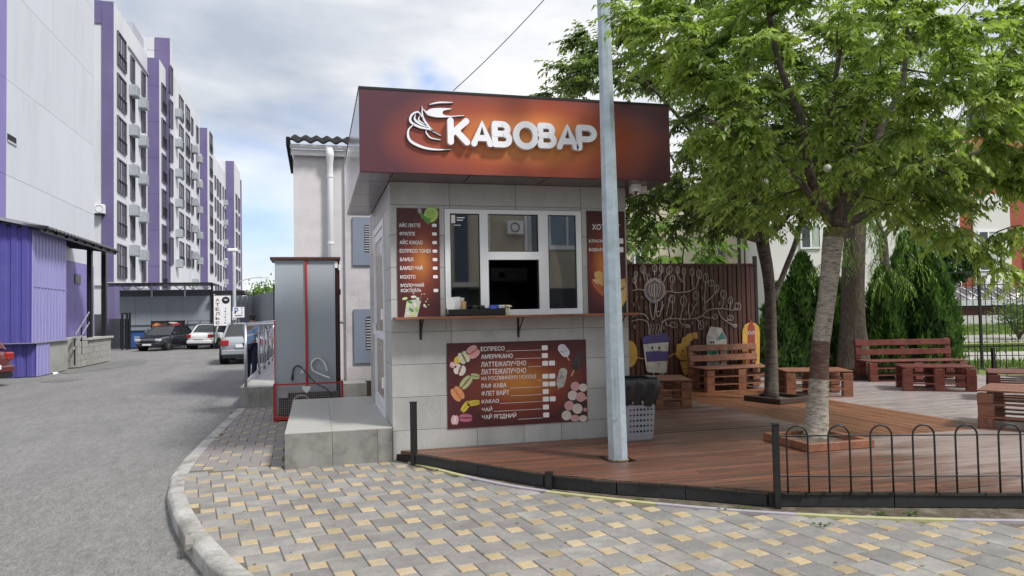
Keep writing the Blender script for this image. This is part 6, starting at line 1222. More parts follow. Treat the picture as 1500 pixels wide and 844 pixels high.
part('upper_body',MB().box(-16,AX-.08,yA1-.03,yA1,zA0,zT0),VM,an) if 0 else None
def corr(name,a,b,z0,z1,m,pitch=.2,par=None,amp=.035):
    """run of profiled sheet ribs between plan points a,b (outside on the right hand side of a->b), each rib a piece"""
    A,B=Vector(a),Vector(b); d=B-A; l=d.length; d.normalize(); n_=Vector((d.y,-d.x)); N_=max(1,round(l/pitch)); w_=l/N_; ang=math.atan2(d.y,d.x)
    key=('corr',round(w_,3),round(z1-z0,3),m.name)
    if key not in BC:
        q=MB(); P=[(0,0),(w_*.12,-amp),(w_*.62,-amp),(w_*.74,0),(w_,0)]; P2=P+[(w_,.02),(0,.02)]
        q.prism(P2[::-1],0,z1-z0); BC[key]=mesh('profiled_rib',q,m)
    o0=worldorg(par)
    for k in range(N_): c=A+d*(w_*k); inst('profiled_rib',BC[key],par,(c.x-o0.x,c.y-o0.y,z0-o0.z),(0,0,ang))
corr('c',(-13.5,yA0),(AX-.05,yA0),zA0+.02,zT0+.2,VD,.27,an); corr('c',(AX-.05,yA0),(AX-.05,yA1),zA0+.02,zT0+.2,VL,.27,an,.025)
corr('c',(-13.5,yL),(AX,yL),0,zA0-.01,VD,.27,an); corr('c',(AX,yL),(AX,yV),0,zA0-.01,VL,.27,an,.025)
part('base_wall',MB().box(-12,AX-.02,yV+.005,yS0,0,zA0-.01),CONC,an); part('ledge',MB().box(-12,AX+.06,yA0-.04,yS0+.0,zA0-.008,zA0+.018),mat('ledge_grey',(.26,.26,.27),.6),an)
part('sheet_joint',MB().box(AX-.085,AX-.018,yA0+.05,yA1-.01,pX(46,435,AX).z+.3,pX(46,435,AX).z+.325),VL,an)
part('platform',MB().box(-12,AX-.25,yS0+.02,yE,0,pz-.03),CONC,an)
# block courses on the platform face
nb=int((yE-yS1)/.42)
for r_ in range(4):
    for k in range(nb+1):
        y0=yS1+.42*k-(.21 if r_%2 else 0); y1=min(y0+.413,yE); y0=max(y0,yS1+.02); zz0=r_*(pz-.09)/4
        lim=yS1+ (r_+1)*0.28 - .10
        if y1-y0>.06: boxpiece('concrete_block',.24,y1-y0-.004,(pz-.09)/4-.006,CONC,an,(AX-.13+11,(y0+y1)/2-(yA0+3),zz0),c=.004)
part('platform_slab',MB().box(-12,AX+.06,yS1+1.1,yE+.12,pz-.075,pz),mat('slab',(.42,.41,.39),.8,.1,3),an)
for k in range(6): part('stair_step',MB().box(AX-1.4,AX-.27,yS0+.02,yS0+.33+.0+.22*(5-k)+.2,pz/6*k,pz/6*(k+1)-.02),mat('stair_dark',(.035,.018,.016),.7),an)
for k in range(6): boxpiece('stair_riser',1.0,.03,pz/6-.015,mat('stair_dark',(.035,.018,.016),.7),an,(AX-.75+11,yS0+.05+.24*k-(yA0+3),pz/6*k),c=.002)
st_=thing('stair_handrail',(AX,yS1,0),'grey steel handrail of the loading platform stairs','handrail')
for dx_ in (0,-.95):
    for o_ in (0,.42): part('handrail_bar',MB().tube([(AX-.02+dx_,yS1-.55,.62+o_*.9),(AX-.02+dx_,yS1+1.3,pz+.55+o_*.9)],.028,6),mat('rail_grey',(.24,.25,.27),.5),st_)
    for k in range(3): y_=yS1-.35+.75*k; part('handrail_post',MB().tube([(AX-.02+dx_,y_,.1+.34*k),(AX-.02+dx_,y_,1.15+.36*k)],.028,6),BLK,st_)
# canopy
cz=[pX(67,333,-7.55).z,pX(175.8,368,-7.55).z]; yc1=pX(175.8,367.5,-7.55).y; yc0=pX(67,333,-7.55).y
cn=thing('platform_canopy',(-9,yc0+4,pz),'dark corrugated canopy roof on black posts above the loading platform','canopy')
zc=cz[0]; q=MB(); Wv=[(yc0+.1*k,.022*math.sin(2*PI*k*.1/.35)) for k in range(int((yc1-yc0)/.1)+1)]
q.add([(x,y_,z_+h+e) for x,z_ in ((-7.5,zc-.02),(-13.5,zc+.75)) for y_,h in Wv for e in (0,.05)],[(2*k,2*k+1,2*k+3,2*k+2) for k in range(len(Wv)-1)]+[(2*k+1,2*len(Wv)+2*k+1,2*len(Wv)+2*k+3,2*k+3) for k in range(len(Wv)-1)]+[(2*k,2*k+2,2*len(Wv)+2*k+2,2*len(Wv)+2*k) for k in range(len(Wv)-1)]); part('corrugated_sheet',q,mat('canopy_grey',(.10,.10,.105),.5),cn)
part('edge_beam',MB().box(-7.72,-7.66,yc0,yc1-.1,zc-.13,zc-.04),BLK,cn)
for k in range(9): y_=yc0+.3+(yc1-yc0-.6)*k/8; part('rafter',MB().tube([(-7.6,y_,zc-.06),(-13,y_,zc+.62)],.05,4),BLK,cn)
q=MB(); A=pY(-60,309,yA0-.5); B=pX(67,333,-7.6); q.tube([A,B],.07,4); part('front_flashing',q,mat('flashing_grey',(.36,.38,.42),.4,metal=.3),cn)
for px_,ex in ((132.5,0),(153.5,0)):
    y_=pX(px_,490,-8.15).y; part('canopy_post',MB().box(-8.25,-8.09,y_-.10,y_+.10,pz,zc+.02),BLK,cn)
# ================================================================ BIG WHITE BUILDING AT THE LEFT
WX=-9.3; yW1=pX(137,440,WX).y; CLAD=mat('white_cladding',(.58,.60,.67),.55,.05,.5,rnd=.03,stain=(.52,.54,.60),sscale=.5,sthr=.58,stretch=(1,1,.3)); 
wb=thing('white_clad_building',(-14,28,0),'tall white panel clad building filling the left edge behind the violet annex','building')
part('wall',MB().box(-24,WX-.02,14,yW1,0,24),mat('cladding_joint',(.40,.41,.46),.7),wb)
yj=pX(75,250,WX).y; yp=pX(7.5,250,WX).y; ed=[14.0]
ys2=[yp,yp+.02]
e2=[14,16.5,19,yp]; zr=[pz-.9,3.2,6.2,9.2,12.2,15.2,18.2,21.2,24]
zp=pX(95,381,WX).z
for a,b,c_ in ((14,yp,VM),(yp,yj,CLAD),(yj,yW1-.06,CLAD)):
    n_=max(1,round((b-a)/3.2))
    for i in range(n_):
        y0,y1=a+(b-a)*i/n_,a+(b-a)*(i+1)/n_
        for z0,z1 in ([(0,zp)] if c_ is not VM else [])+list(zip([zp]+zr[2:],zr[2:])):
            m_=VM if (z1<=zp+.01 or c_ is VM) else CLAD
            boxpiece('cladding_panel',.05,y1-y0-(.012 if i<n_-1 else .03),z1-z0-.012,m_,wb,(WX-.025+14+.03,(y0+y1)/2-28,z0),c=0)
part('corner_trim',MB().box(WX-.05,WX+.02,yW1-.06,yW1+.02,0,24),mat('trim_white',(.62,.66,.78),.3,metal=.3),wb)
a,b=pX(108,401,WX),pX(116,417,WX); v=part('window',MB().box(WX+.004,WX+.06,a.y-.05,b.y+.02,b.z,a.z),mat('violet_frame',(.12,.10,.22),.6),wb); part('pane',MB().box(WX+.061,WX+.068,a.y,b.y-.04,b.z+.05,a.z-.05),BLKP,v)
a,b=pX(9,195,WX),pX(22,215,WX); v=part('vent_opening',MB().box(WX+.004,WX+.04,a.y,b.y,b.z,a.z),mat('vent_dark',(.015,.015,.017)),wb); [part('vent_slat',MB().box(WX+.041,WX+.06,a.y,b.y,b.z+.18*k,b.z+.18*k+.07),mat('louvre_grey',(.42,.44,.46)),v) for k in range(int((a.z-b.z)/.18))]
# ================================================================ APARTMENT BLOCK
AXF=-12.1; AY0=50.6; WHF=mat('facade_white',(.62,.63,.67),.8,.06,.4,stain=(.52,.53,.57),sscale=.35,sthr=.58,stretch=(1,1,.35)); GRF=mat('facade_grey',(.40,.41,.47),.8,.05,.4); PUR=mat('facade_violet',(.135,.112,.245),.75,.10,.6,stain=(.17,.145,.28),sscale=.25,sthr=.57); ACG=mat('ac_basket',(.33,.36,.40),.6,.08,2); WFR=mat('window_frame_dark',(.10,.09,.13),.5)
ap=thing('apartment_block',(-16,90,0),'long white and violet apartment block with loggias receding down the street','apartment block')
zb0=pX(163,415.7,AXF).z; zt0=pX(166,3,AXF).z; nfl=6; fh=(pX(171.3,356.4,AXF).z-pX(171.3,44.4,AXF).z)/-5
Ypx=lambda px_,x=AXF:pX(px_,300,x).y
ztopL=pX(171.3,44.4,AXF).z   # head of the top loggia
def rowtop(k): return ztopL-fh*k
yP=Ypx(216.6); xq=pY(233.5,300,yP).x; yQ=pX(243.5,300,xq).y; xq2=xq+.30; yR=pX(253.5,300,xq2).y; yS=Ypx(293); xs2=pY(304,300,yS).x; yT=pX(314,300,xs2).y; yU=Ypx(331); xu=pY(343,300,yU).x; yVv=pX(352,300,xu).y; 
zpar1=zt0; zpP=pY(217,85,yP).z; zpQ=pX(246,57,xq2).z if 0 else pY(244,56.5,yQ).z
blocks=[('wall_section',AXF,AY0,yP,zt0,WHF),('projecting_bay',xq,yP,yQ,zpP,WHF),('stair_tower',xq2,yQ,yR,zpQ,WHF),('wall_section',AXF,yR,yS,zt0+1.9,WHF),('projecting_bay',xs2,yS,yT,zt0+.9,WHF),('wall_section',AXF,yT,yU,zt0+.3,WHF),('projecting_bay',xu,yU,yVv,zt0+2.2,WHF),('end_section',xu+.1,yVv,yVv+1.2,zt0+1.2,PUR)]
for nm,x,y0,y1,z,m_ in blocks:
    part(nm,MB().box(-26,x-.001,y0+.003,y1,0,z),m_,ap)
    if nm in('projecting_bay','stair_tower'): part('violet_face',MB().box(max(AXF,x-3),x+.01,y0-.06,y0,0,z+.02),PUR,ap)
# front face trims (camera facing end of the block)
part('violet_corner',MB().box(-12.75,AXF+.02,AY0-.06,AY0,0,zt0),PUR,ap); part('violet_parapet',MB().box(-26,-12.76,AY0-.07,AY0,pY(150,35,AY0).z,zt0+.02),PUR,ap); part('base_corner',MB().box(-12.70,AXF+.06,AY0-.09,AY0-.061,0,zb0),PUR,ap)
part('base_band',MB().box(AXF+.001,AXF+.05,AY0,yP-.06,0,zb0-.01),PUR,ap); part('string_course',MB().box(-26,AXF+.12,AY0-.14,AY0-.091,zb0-.08,zb0+.10),WHF,ap)
part('parapet_step',MB().box(-25,AXF-.6,yP-9,yQ,zt0,zt0+2.4),GRF,ap) if 0 else None
part('base_dark',MB().box(-26,-12.72,AY0-.09,AY0-.071,0,2.0),mat('base_dark_grey',(.07,.075,.085),.8),ap)
for i,(px_,dz) in enumerate(((205,.0),(210,-.3))): y_=Ypx(px_)-2; q=MB(); q.box(-15+i*.8,-14.1+i*.8,y_+3,y_+4.2,zt0,zt0+1.7+dz); q.box(-15.1+i*.8,-14.0+i*.8,y_+2.9,y_+4.3,zt0+1.72+dz,zt0+1.86+dz); part('chimney',q,WHF,ap)
part('roof_room',MB().box(-22,-12.9,yP-1.0,yQ+.5,zt0,zpQ-.2),GRF,ap)
def win_(nm,x,y0,y1,z0,z1,bars,frame=.07,rail=False,glass=None):
    """glazed opening facing +X: surround proud of the wall, pane set back inside it"""
    key=(nm,round(y1-y0,2),round(z1-z0,2),bars,rail)
    if key not in BC:
        w_,h_=y1-y0,z1-z0; q=MB(); t=frame
        q.box(.0,.10,0,t,0,h_); q.box(0,.10,w_-t,w_,0,h_); q.box(0,.10,t,w_-t,0,t); q.box(0,.10,t,w_-t,h_-t,h_)
        for k in range(1,bars): y_=w_*k/bars; q.box(.0,.07,y_-.025,y_+.025,t,h_-t)
        if rail: q.box(0,.085,t,w_-t,h_*.36,h_*.36+.05)
        a=mesh(nm,q,WFR if not glass else glass); b=mesh('pane',MB().box(.005,.03,t*.6,w_-t*.6,t*.6,h_-t*.6),GLD); c=None
        if rail: q=MB(); [q.box(.10,.12,w_*k/9,w_*k/9+.02,.05,h_*.36) for k in range(10)]; q.box(.10,.125,0,w_,h_*.36,h_*.36+.03); c=mesh('balustrade',q,BLK)
        BC[key]=(a,b,c)
    a,b,c=BC[key]; o=inst(nm,a,ap,(x+16,y0-90,z0)); inst('pane',b,o)
    if c: inst('balustrade',c,o)
def acb(x,y,z,s_=1.,m=None):
    if 'ac' not in BC:
        q=MB(); q.box(0,.50,0,.92,0,.74); q2=MB(); [q2.box(.501,.52,.04,.88,.05+.1*k,.10+.1*k) for k in range(7)]; [q2.box(.04+.1*k,.09+.1*k,-.02,-.001,.04,.70) for k in range(5)]; q3=MB(); q3.box(.06,.42,.08,.82,.75,.90); BC['ac']=(mesh('ac_basket',q,ACG),mesh('basket_slats',q2,mat('basket_slat',(.42,.45,.49),.6)),mesh('ac_unit',q3,WHF))
    o=inst('ac_basket',BC['ac'][0],ap,(x+16,y-90,z)); inst('basket_slats',BC['ac'][1],o)
    if random.random()<.3: inst('ac_unit',BC['ac'][2],o)
hL=(pX(171.3,294.2,AXF).z-pX(171.3,346,AXF).z)*1.0; hL=fh*.80; h2=fh*.50
c1=(Ypx(171.3),Ypx(183.6)); c2=(Ypx(190.8),Ypx(196.3)); c3=(Ypx(207),Ypx(212.2))
for k in range(6):
    zt_k=rowtop(k); win_('loggia',AXF,c1[0],c1[1],zt_k-hL,zt_k,3,.09,True)
    z2=pX(190.8,81+k*(268-81)/3.0*.0+0,AXF).z-fh*k; win_('window',AXF,c2[0],c2[1],z2-h2*1.25,z2,2); win_('window',AXF,c3[0],c3[1],z2-h2*1.25,z2,2)
    if k<6: acb(AXF,c2[0]-.3,z2-h2*1.25-1.15); acb(AXF,c3[0]-.9,z2-h2*1.25-1.25)
ledz=pX(188,68,AXF).z; part('cornice',MB().box(AXF+.001,AXF+.10,Ypx(187),yP-.06,ledz-.12,ledz),GRF,ap)
ya,yb2=pX(236.6,300,xq).y,yQ-.25
for k in range(6):
    zt_k=pX(237,122,xq).z-fh*k; win_('loggia',xq,ya,yb2,zt_k-hL,zt_k,2,.09,True)
    zt_k=pX(249.5,97,xq2).z-fh*k; win_('loggia',xq2,pX(249,300,xq2).y,pX(252.6,300,xq2).y,zt_k-hL,zt_k,2,.09,False)
for (p0,p1,zpx,nm,rail,hh,br) in ((262.5,268.3,(263,140),'loggia',True,hL,2),(272,277.5,(273,155),'loggia',True,hL,2),(279.8,282.6,(280,172),'window',False,h2*1.25,1),(287.6,290.2,(288,185),'window',False,h2*1.25,1)):
    z0_=pX(*zpx,AXF).z
    for k in range(6): win_(nm,AXF,Ypx(p0),Ypx(p1),z0_-hh-fh*k,z0_-fh*k,br,.09,rail)
za=pX(258,160,AXF).z
for k in range(6): acb(AXF,Ypx(257),za-fh*k-.8); acb(AXF,Ypx(281),za-fh*k-2.1); acb(AXF,Ypx(288.5),za-fh*k-2.4)
z0_=pX(308,195,xs2).z
for k in range(6): win_('loggia',xs2,pX(307,300,xs2).y,pX(310.8,300,xs2).y,z0_-hL-fh*k,z0_-fh*k,2,.09,True)
for k in range(6):
    for p0,p1,nm in ((314.3,315.8,'window'),(317.6,319.6,'loggia'),(321.3,323.3,'loggia'),(326,327,'window'),(329,330,'window')):
        z0_=pX(318,262,AXF).z; hh=hL if nm=='loggia' else h2*1.25; win_(nm,AXF,Ypx(p0),Ypx(p1),z0_-hh-fh*k,z0_-fh*k,1 if nm=='window' else 2,.12,False)
    acb(AXF,Ypx(329)-1.2,z0_-fh*k-2.4)
    z0_=pX(346,285,xu).z
    for p0,p1 in ((345.,347),(348.6,350.6)): win_('loggia',xu,pX(p0,300,xu).y,pX(p1,300,xu).y,z0_-hL-fh*k,z0_-fh*k,2,.12,False)
# violet strip band joints as recessed lines on violet faces
for k in range(1,8):
    for (x0_,x1_,y_) in ((max(AXF,xq-3)+.001,xq+.009,yP-.0605),): part('panel_joint',MB().box(x0_,x1_,y_-.004,y_,zb0+fh*k-1,zb0+fh*k-.97),mat('joint_violet',(.07,.05,.15),.8),ap)
# air conditioner on the end wall
t=thing('air_conditioner',(-13.6,AY0-.5,9.),'white air conditioner unit high on the end wall of the apartment block','air conditioner'); p=pY(143.5,306,AY0-.45); part('case',MB().cbox(p.x-.35,p.x+.35,AY0-.5,AY0-.12,p.z-.28,p.z+.28,.02),WHT,t); q=MB(); q.tube([(p.x+.22*math.cos(R_(20*k))+.08,AY0-.51,p.z+.22*math.sin(R_(20*k))) for k in range(19)],.015,5); part('fan_grille',q,ACG,t); part('bracket',MB().box(p.x-.3,p.x+.3,AY0-.45,AY0-.075,p.z-.36,p.z-.29),BLK,t)
# dark gate between annex and grey wall
DG=mat('dark_gate',(.035,.038,.045),.6,.1,3)
g0=gp(163,512,0); g1=gp(196,511,0); gy=44.5; xa_,xb3=pY(160,480,gy).x,pY(190,480,gy).x; gt=thing('dark_gate',(-10.5,gy,0),'dark grey sheet gate between the loading platform and the grey warehouse wall','gate')
zt_=pY(175,467,gy).z
for k in range(8): a=xa_+(xb3-xa_)*k/8; part('gate_board',MB().box(a,a+(xb3-xa_)/8-.015,gy,gy+.03,.05,zt_),DG,gt)
for px_,hh in ((179,.32),(190,.32),(186,.32)): x=pY(px_,480,gy-.06).x; part('gate_post',MB().box(x-.05,x+.05,gy-.08,gy-.01,0,zt_+hh),BLK,gt)
x0_,x1_=pY(179,480,gy-.06).x,pY(186,480,gy-.06).x; part('gate_bar',MB().box(x0_,x1_,gy-.07,gy-.02,zt_+.25,zt_+.32),BLK,gt)
# ================================================================ GREY WAREHOUSE WALL
GY=46.6; GW=mat('warehouse_panel',(.255,.285,.335),.6,.05,.6); GWD=mat('warehouse_dark',(.085,.095,.11),.7,.08,.8)
wh=thing('grey_warehouse',(-8.4,GY+2,0),'low blue grey panel warehouse with a truss canopy in front of the apartment block','warehouse')
x0_=pY(175,460,GY).x; x1_=pY(312,460,GY).x; z1_=pY(250,434,GY).z; z2_=pY(250,424.5,GY).z
part('wall',MB().box(x0_,x1_,GY+.03,GY+3.6,0,z1_-.02),GWD,wh)
n_=6
for k in range(n_): a=x0_+(x1_-x0_)*k/n_; boxpiece('wall_panel',(x1_-x0_)/n_-.008,.03,z1_,GW,wh,(a+(x1_-x0_)/n_/2+8.4,.015-2,0),c=.002)
part('dark_fascia',MB().box(x0_,x1_,GY+.04,GY+.3,z1_,z2_),GWD,wh)
q=MB(); q.box(x0_-.6,x1_+.1,GY-1.2,GY+2.5,z2_+.30,z2_+.36); part('canopy_sheet',q,BLK,wh)
for k in range(14): a=x0_+(x1_-x0_)*k/14; b_=x0_+(x1_-x0_)*(k+1)/14; part('truss_bar',MB().tube([(a,GY-.05,z2_ if k%2 else z2_+.28),(b_,GY-.05,z2_+.28 if k%2 else z2_)],.03,4),STEEL,wh)
for px_ in (222.5,271): x=pY(px_,440,GY-.05).x; part('canopy_post',MB().box(x-.05,x+.05,GY-.08,GY-.02,z1_-.05,z2_+.3),STEEL,wh)
part('canopy_post',MB().box(x1_-.10,x1_+.02,GY-.10,GY-.01,0,z2_+.3),BLK,wh); part('truss_chord',MB().box(x0_,x1_,GY-.07,GY-.03,z2_-.03,z2_+.0),STEEL,wh)
part('low_rail',MB().box(x0_,x1_,GY-.06,GY-.03,pY(200,477,GY).z,pY(200,477,GY).z+.03),BLK,wh); part('rear_canopy',MB().box(x1_+.1,x1_+1.8,GY-.6,GY+3,z2_-.3,z2_-.1),BLK,wh)
# blue bin, food banners
bp=gp(201,505,0); bp=pY(201,497,GY-.6); t=thing('blue_container',(bp.x,GY-.6,0),'blue plastic waste container by the grey warehouse wall','container'); part('container_body',MB().cbox(bp.x-.30,bp.x+.36,GY-.9,GY-.4,.05,.95,.03),mat('blue_plastic',(.03,.09,.28),.45),t); part('container_lid',MB().cbox(bp.x-.34,bp.x+.40,GY-.95,GY-.36,.955,1.03,.02),mat('dark_lid',(.05,.07,.10),.5),t); part('container_label',MB().box(bp.x-.1,bp.x+.18,GY-.905,GY-.901,.4,.7),mat('pale_blue',(.25,.32,.45),.5),t)
a=pY(222,470.5,GY-.35); b=pY(270.5,505,GY-.35); t=thing('food_banner_stand',((a.x+b.x)/2,GY-.35,0),'black board with two food pictures behind the dark blue car','banner'); m_=(a.x+b.x)/2+.0
part('board',MB().box(a.x,b.x,GY-.35,GY-.30,.35,a.z),BLKP,t)
for px_ in (222,246,270): x=pY(px_,480,GY-.35).x; part('board_leg',MB().box(x-.03,x+.03,GY-.36,GY-.29,0,a.z+.02),BLK,t)
frB=lambda u,v,d:(u,GY-.352-d,v)
def blob(px_,py_,rx,ry,c,d,r=0): p=pY(px_,py_,GY-.35); q=MB(); q.poly2(ovalp(p.x,p.z,rx,ry,12,r),.001,d,0,frB); part('food_print',q,flat(c),t,fix=True)
blob(230,477,.26,.16,(.42,.09,.03),.004); blob(229,476,.12,.08,(.60,.30,.12),.006,20); blob(241,475,.20,.07,(.10,.05,.04),.004,10); blob(254,473,.26,.05,(.60,.60,.58),.004,-4); blob(257,475.5,.30,.07,(.45,.03,.03),.006,10); blob(256,479,.24,.03,(.6,.58,.55),.004); blob(259,484,.12,.10,(.35,.35,.36),.004)
# fence panel between the cars and the wall
hf=thing('mesh_fence_panel',(-6.2,GY-.5,0),'thin dark fence frame in front of the grey wall between the dark and white cars','fence')
a=pY(275,470,GY-.5); b=pY(311,470,GY-.5)
for X in (a.x,(a.x+b.x)/2,b.x): part('frame_post',MB().box(X-.02,X+.02,GY-.52,GY-.48,0,a.z),BLK,hf)
for z in (a.z-.03,a.z*.6,.3): part('frame_rail',MB().box(a.x,b.x,GY-.515,GY-.485,z,z+.025),BLK,hf)
# atelier sign + parking sign + lamp
SYp=42.; a=pY(313,433.5,SYp); b=pY(338,477,SYp); sg=thing('vertical_sign',((a.x+b.x)/2,SYp,0),'tall white vertical sign lettered АТЕЛЬЄ with a dark round emblem','sign')
part('sign_board',MB().cbox(a.x,b.x,SYp,SYp+.05,b.z,a.z,.004),WHT,sg); part('sign_frame',MB().box(a.x-.03,b.x+.03,SYp+.051,SYp+.08,b.z-.03,a.z+.03),BLK,sg)
for X in (a.x,b.x): part('sign_post',MB().box(X-.03,X+.03,SYp+.055,SYp+.1,0,b.z),BLK,sg)
LTR=mat('sign_lettering',(.05,.012,.02),.6)
hh=(a.z-b.z)/6.6
for k,chh in enumerate('АТЕЛЬЄ'): textpart(chh,sg,a.x+.09,a.z-.10-hh*(k+.85)-(.0),hh*.66,LTR,.03,SYp-.002,.20,'sign_letter')
q=MB(); q.poly2(ovalp(a.x+.60,a.z-.24,.20,.19,18),.001,.006,0,lambda u,v,d:(u,SYp-d,v)); part('sign_emblem',q,BLK,sg,fix=True)
q=MB(); q.poly2(ovalp(a.x+.60,a.z-.22,.10,.05,12),.0065,.009,0,lambda u,v,d:(u,SYp-d,v)); part('sign_emblem_mark',q,mat('mark_grey',(.45,.45,.45),.6),sg,fix=True)
for k in range(6): X=a.x+.56; q=MB(); q.box(X-.03+.03*(k%2),X+.05,SYp-.004,SYp-.001,b.z+.12+.15*k,b.z+.19+.15*k); part('sign_small_print',q,mat('blue_print',(.10,.18,.40),.6),sg)
PYs=41.; a=pY(341,450,PYs); b=pY(358,465,PYs); ps=thing('parking_sign',((a.x+b.x)/2,PYs,0),'white parking sign with a blue P right of the vertical sign','sign')
part('sign_plate',MB().box(a.x,b.x,PYs,PYs+.02,b.z,a.z),WHT,ps); part('sign_post',MB().cyl((a.x+b.x)/2,PYs+.06,0,a.z,.03,8),STEEL,ps)
BLU=mat('blue_letter',(.04,.12,.42),.6); textpart('Р',ps,a.x+.08,b.z+.20,.30,BLU,.04,PYs-.002,.19,'sign_letter'); textpart('І',ps,a.x+.42,b.z+.20,.30,BLU,.04,PYs-.002,.05,'sign_letter'); part('sign_small_print',MB().box(a.x+.10,b.x-.10,PYs-.003,PYs-.001,b.z+.07,b.z+.13),mat('grey_print',(.20,.20,.24),.6),ps)
p=pY(343.5,430,43.); t=thing('street_lamp_post',(p.x,43.,0),'slim grey lamp post between the vertical sign and the apartment block','lamp post'); part('pole',MB().tube([(p.x,43,0),(p.x-.02,43,5.0),(p.x-.08,43,5.4)],[.10,.08,.06],10),mat('pole_grey',(.50,.50,.53),.5),t); part('lamp_head',MB().cbox(p.x-.35,p.x+.15,42.9,43.1,5.25,5.42,.03),WHT,t)
part('control_box',MB().box(p.x-.12,p.x+.12,42.78,42.9,1.5,2.0),mat('pole_grey',(.50,.50,.53),.5),t)
# grey sheet fence receding at the end of the street
FS=mat('sheet_fence',(.26,.285,.32),.6,.06,1.5); sf=thing('sheet_fence',(-3,46,0),'tall blue grey profiled sheet fence closing the end of the street','fence')
pts=[(pY(338,450,52.).x,52.),(pY(372,450,50.).x,50.),(pY(402,450,42).x,42),(1.5,34)]
for a,b in zip(pts,pts[1:]):
    z1_=pY(350,431,50).z-.1 if a[1]>49 else 3.05; corr('f',a,b,0,z1_,FS,.55,sf,.05)
for X,Y in pts[1:]: part('fence_post',MB().box(X-.05,X+.05,Y-.12,Y-.06,0,3.35),BLK,sf)
# far house roof and tree over the fence
hx=pY(398,430,75); fh_=thing('far_house',(hx.x+3,75,0),'small house with a dark hipped roof and chimney at the end of the street','house')
z0_=pY(398,440,75).z; z1_=pY(398,425,75).z; a=pY(385,436,75).x; part('wall',MB().box(a+.6,a+9,75.5,82,0,z0_),mat('far_beige',(.42,.36,.27),.9),fh_)
q=MB(); q.add([(a,74.8,z0_),(a+9.6,74.8,z0_),(a+9.6,83,z0_),(a,83,z0_),(a+2.6,79,z1_+.6),(a+7,79,z1_+.6)],[(0,1,5,4),(1,2,5),(2,3,4,5),(3,0,4),(3,2,1,0)]); rf=part('roof',q,mat('far_roof',(.10,.09,.09),.9),fh_); part('chimney',MB().box(a+2.2,a+3.0,77,77.8,z1_-.2,z1_+2.2),mat('far_beige',(.42,.36,.27)),rf)
part('window',MB().box(a+1.6,a+2.6,75.44,75.49,z0_-1.6,z0_-.5),GLD,fh_)
n=1400; p=pY(388,438,66); t=thing('far_tree',(p.x,66,0),'small yellowish green tree over the far end of the fence','tree'); part('trunk',MB().tube([(p.x,66,0),(p.x,66,3)],.1,6),BKC,t); P=RNG.normal(0,1,(n,3))*np.array([.75,.6,.6])+np.array([0,0,3.2]); me=leafmesh('crown',leafarr(P,RNG.normal(0,1,(n,3)),RNG.normal(0,1,(n,3)),RNG.uniform(.2,.35,n),RNG.uniform(.07,.1,n)),RNG.uniform(0,.7,n),LFC); o=bpy.data.objects.new('crown',me); link(o,t); o['kind']='stuff'
p=pY(384,428,60); t=thing('curved_lamp',(p.x-1.2,60,0),'thin curved street lamp arm against the low white cloud','lamp post'); part('arm',MB().tube(spl([(p.x-1.9,60,2.),(p.x-1.9,60,4.0),(p.x-1.2,60,4.55),(p.x,60,4.75)],5),.035,6),mat('pole_grey',(.50,.50,.53)),t); part('lamp_head',MB().cbox(p.x-.1,p.x+.5,59.9,60.1,4.70,4.80,.02),WHT,t)
single('litter_bottle',MB().tube([tuple(gp(79,547.5,.05)+Vector((0,-.1,0))),tuple(gp(86,546,.07)+Vector((0,-.1,0)))],[.05,.03],8),WHT,'small white plastic bottle lying at the foot of the annex wall','litter')
p=gp(330,508,0); single('traffic_cone',MB().lathe([(0,.5),(.03,.5),(.14,.03),(.2,.03),(.2,0)],12,c=(gp(327,524,0).x,36,0)),mat('cone_green',(.35,.42,.20),.6),'small pale green object on the asphalt between the white and the silver car','marker')
p=pY(364,474,41); 
# ================================================================ SCHOOL (red and white) facing the camera beyond the lawn
SD=32.5; z0s=lz(SD); ang=math.atan2(RGT.y,RGT.x)
def ss(px_,py_): # on the school facade plane (perpendicular to the view axis)
    s_=sight(px_,py_); k=SD/(s_.x*FWD.x+s_.y*FWD.y); P=Vector((0,0,CAMZ))+s_*k; return P.x*RGT.x+P.y*RGT.y,P.z
sc_=thing('school_building',(FWD.x*SD,FWD.y*SD,0),'long white building with red wall sections beyond the lawn on the right','building',None,ang)
REDW=mat('red_facade',(.34,.085,.055),.85,.08,.6); WHS=mat('white_facade',(.68,.67,.66),.85,.05,.6); BEI=mat('beige_facade',(.55,.50,.38),.85,.05,.6)
def sbox(name,u0,u1,z0,z1,d0,d1,m,par=sc_): q=MB(); q.box(u0,u1,d0,d1,z0,z1); return part(name,q,m,par,world=False)
uR0=ss(1406,400)[0]; sbox('white_wall',ss(1125,400)[0],uR0,z0s,9.5,0,8,WHS); sbox('red_wall',uR0+.002,ss(1560,400)[0],z0s+1.0,9.5,-.02,8,REDW); sbox('beige_wall',ss(930,400)[0],ss(1122,400)[0],z0s,ss(1000,300)[1]+1.5,3,8,BEI)
uw0,uw1=ss(1427,400)[0],ss(1481,400)[0]; zw0,zw1=ss(1450,398)[1],ss(1450,338)[1]
sbox('white_window_panel',uw0,uw1,ss(1450,436)[1],zw1+1.6,-.08,-.021,WHS)
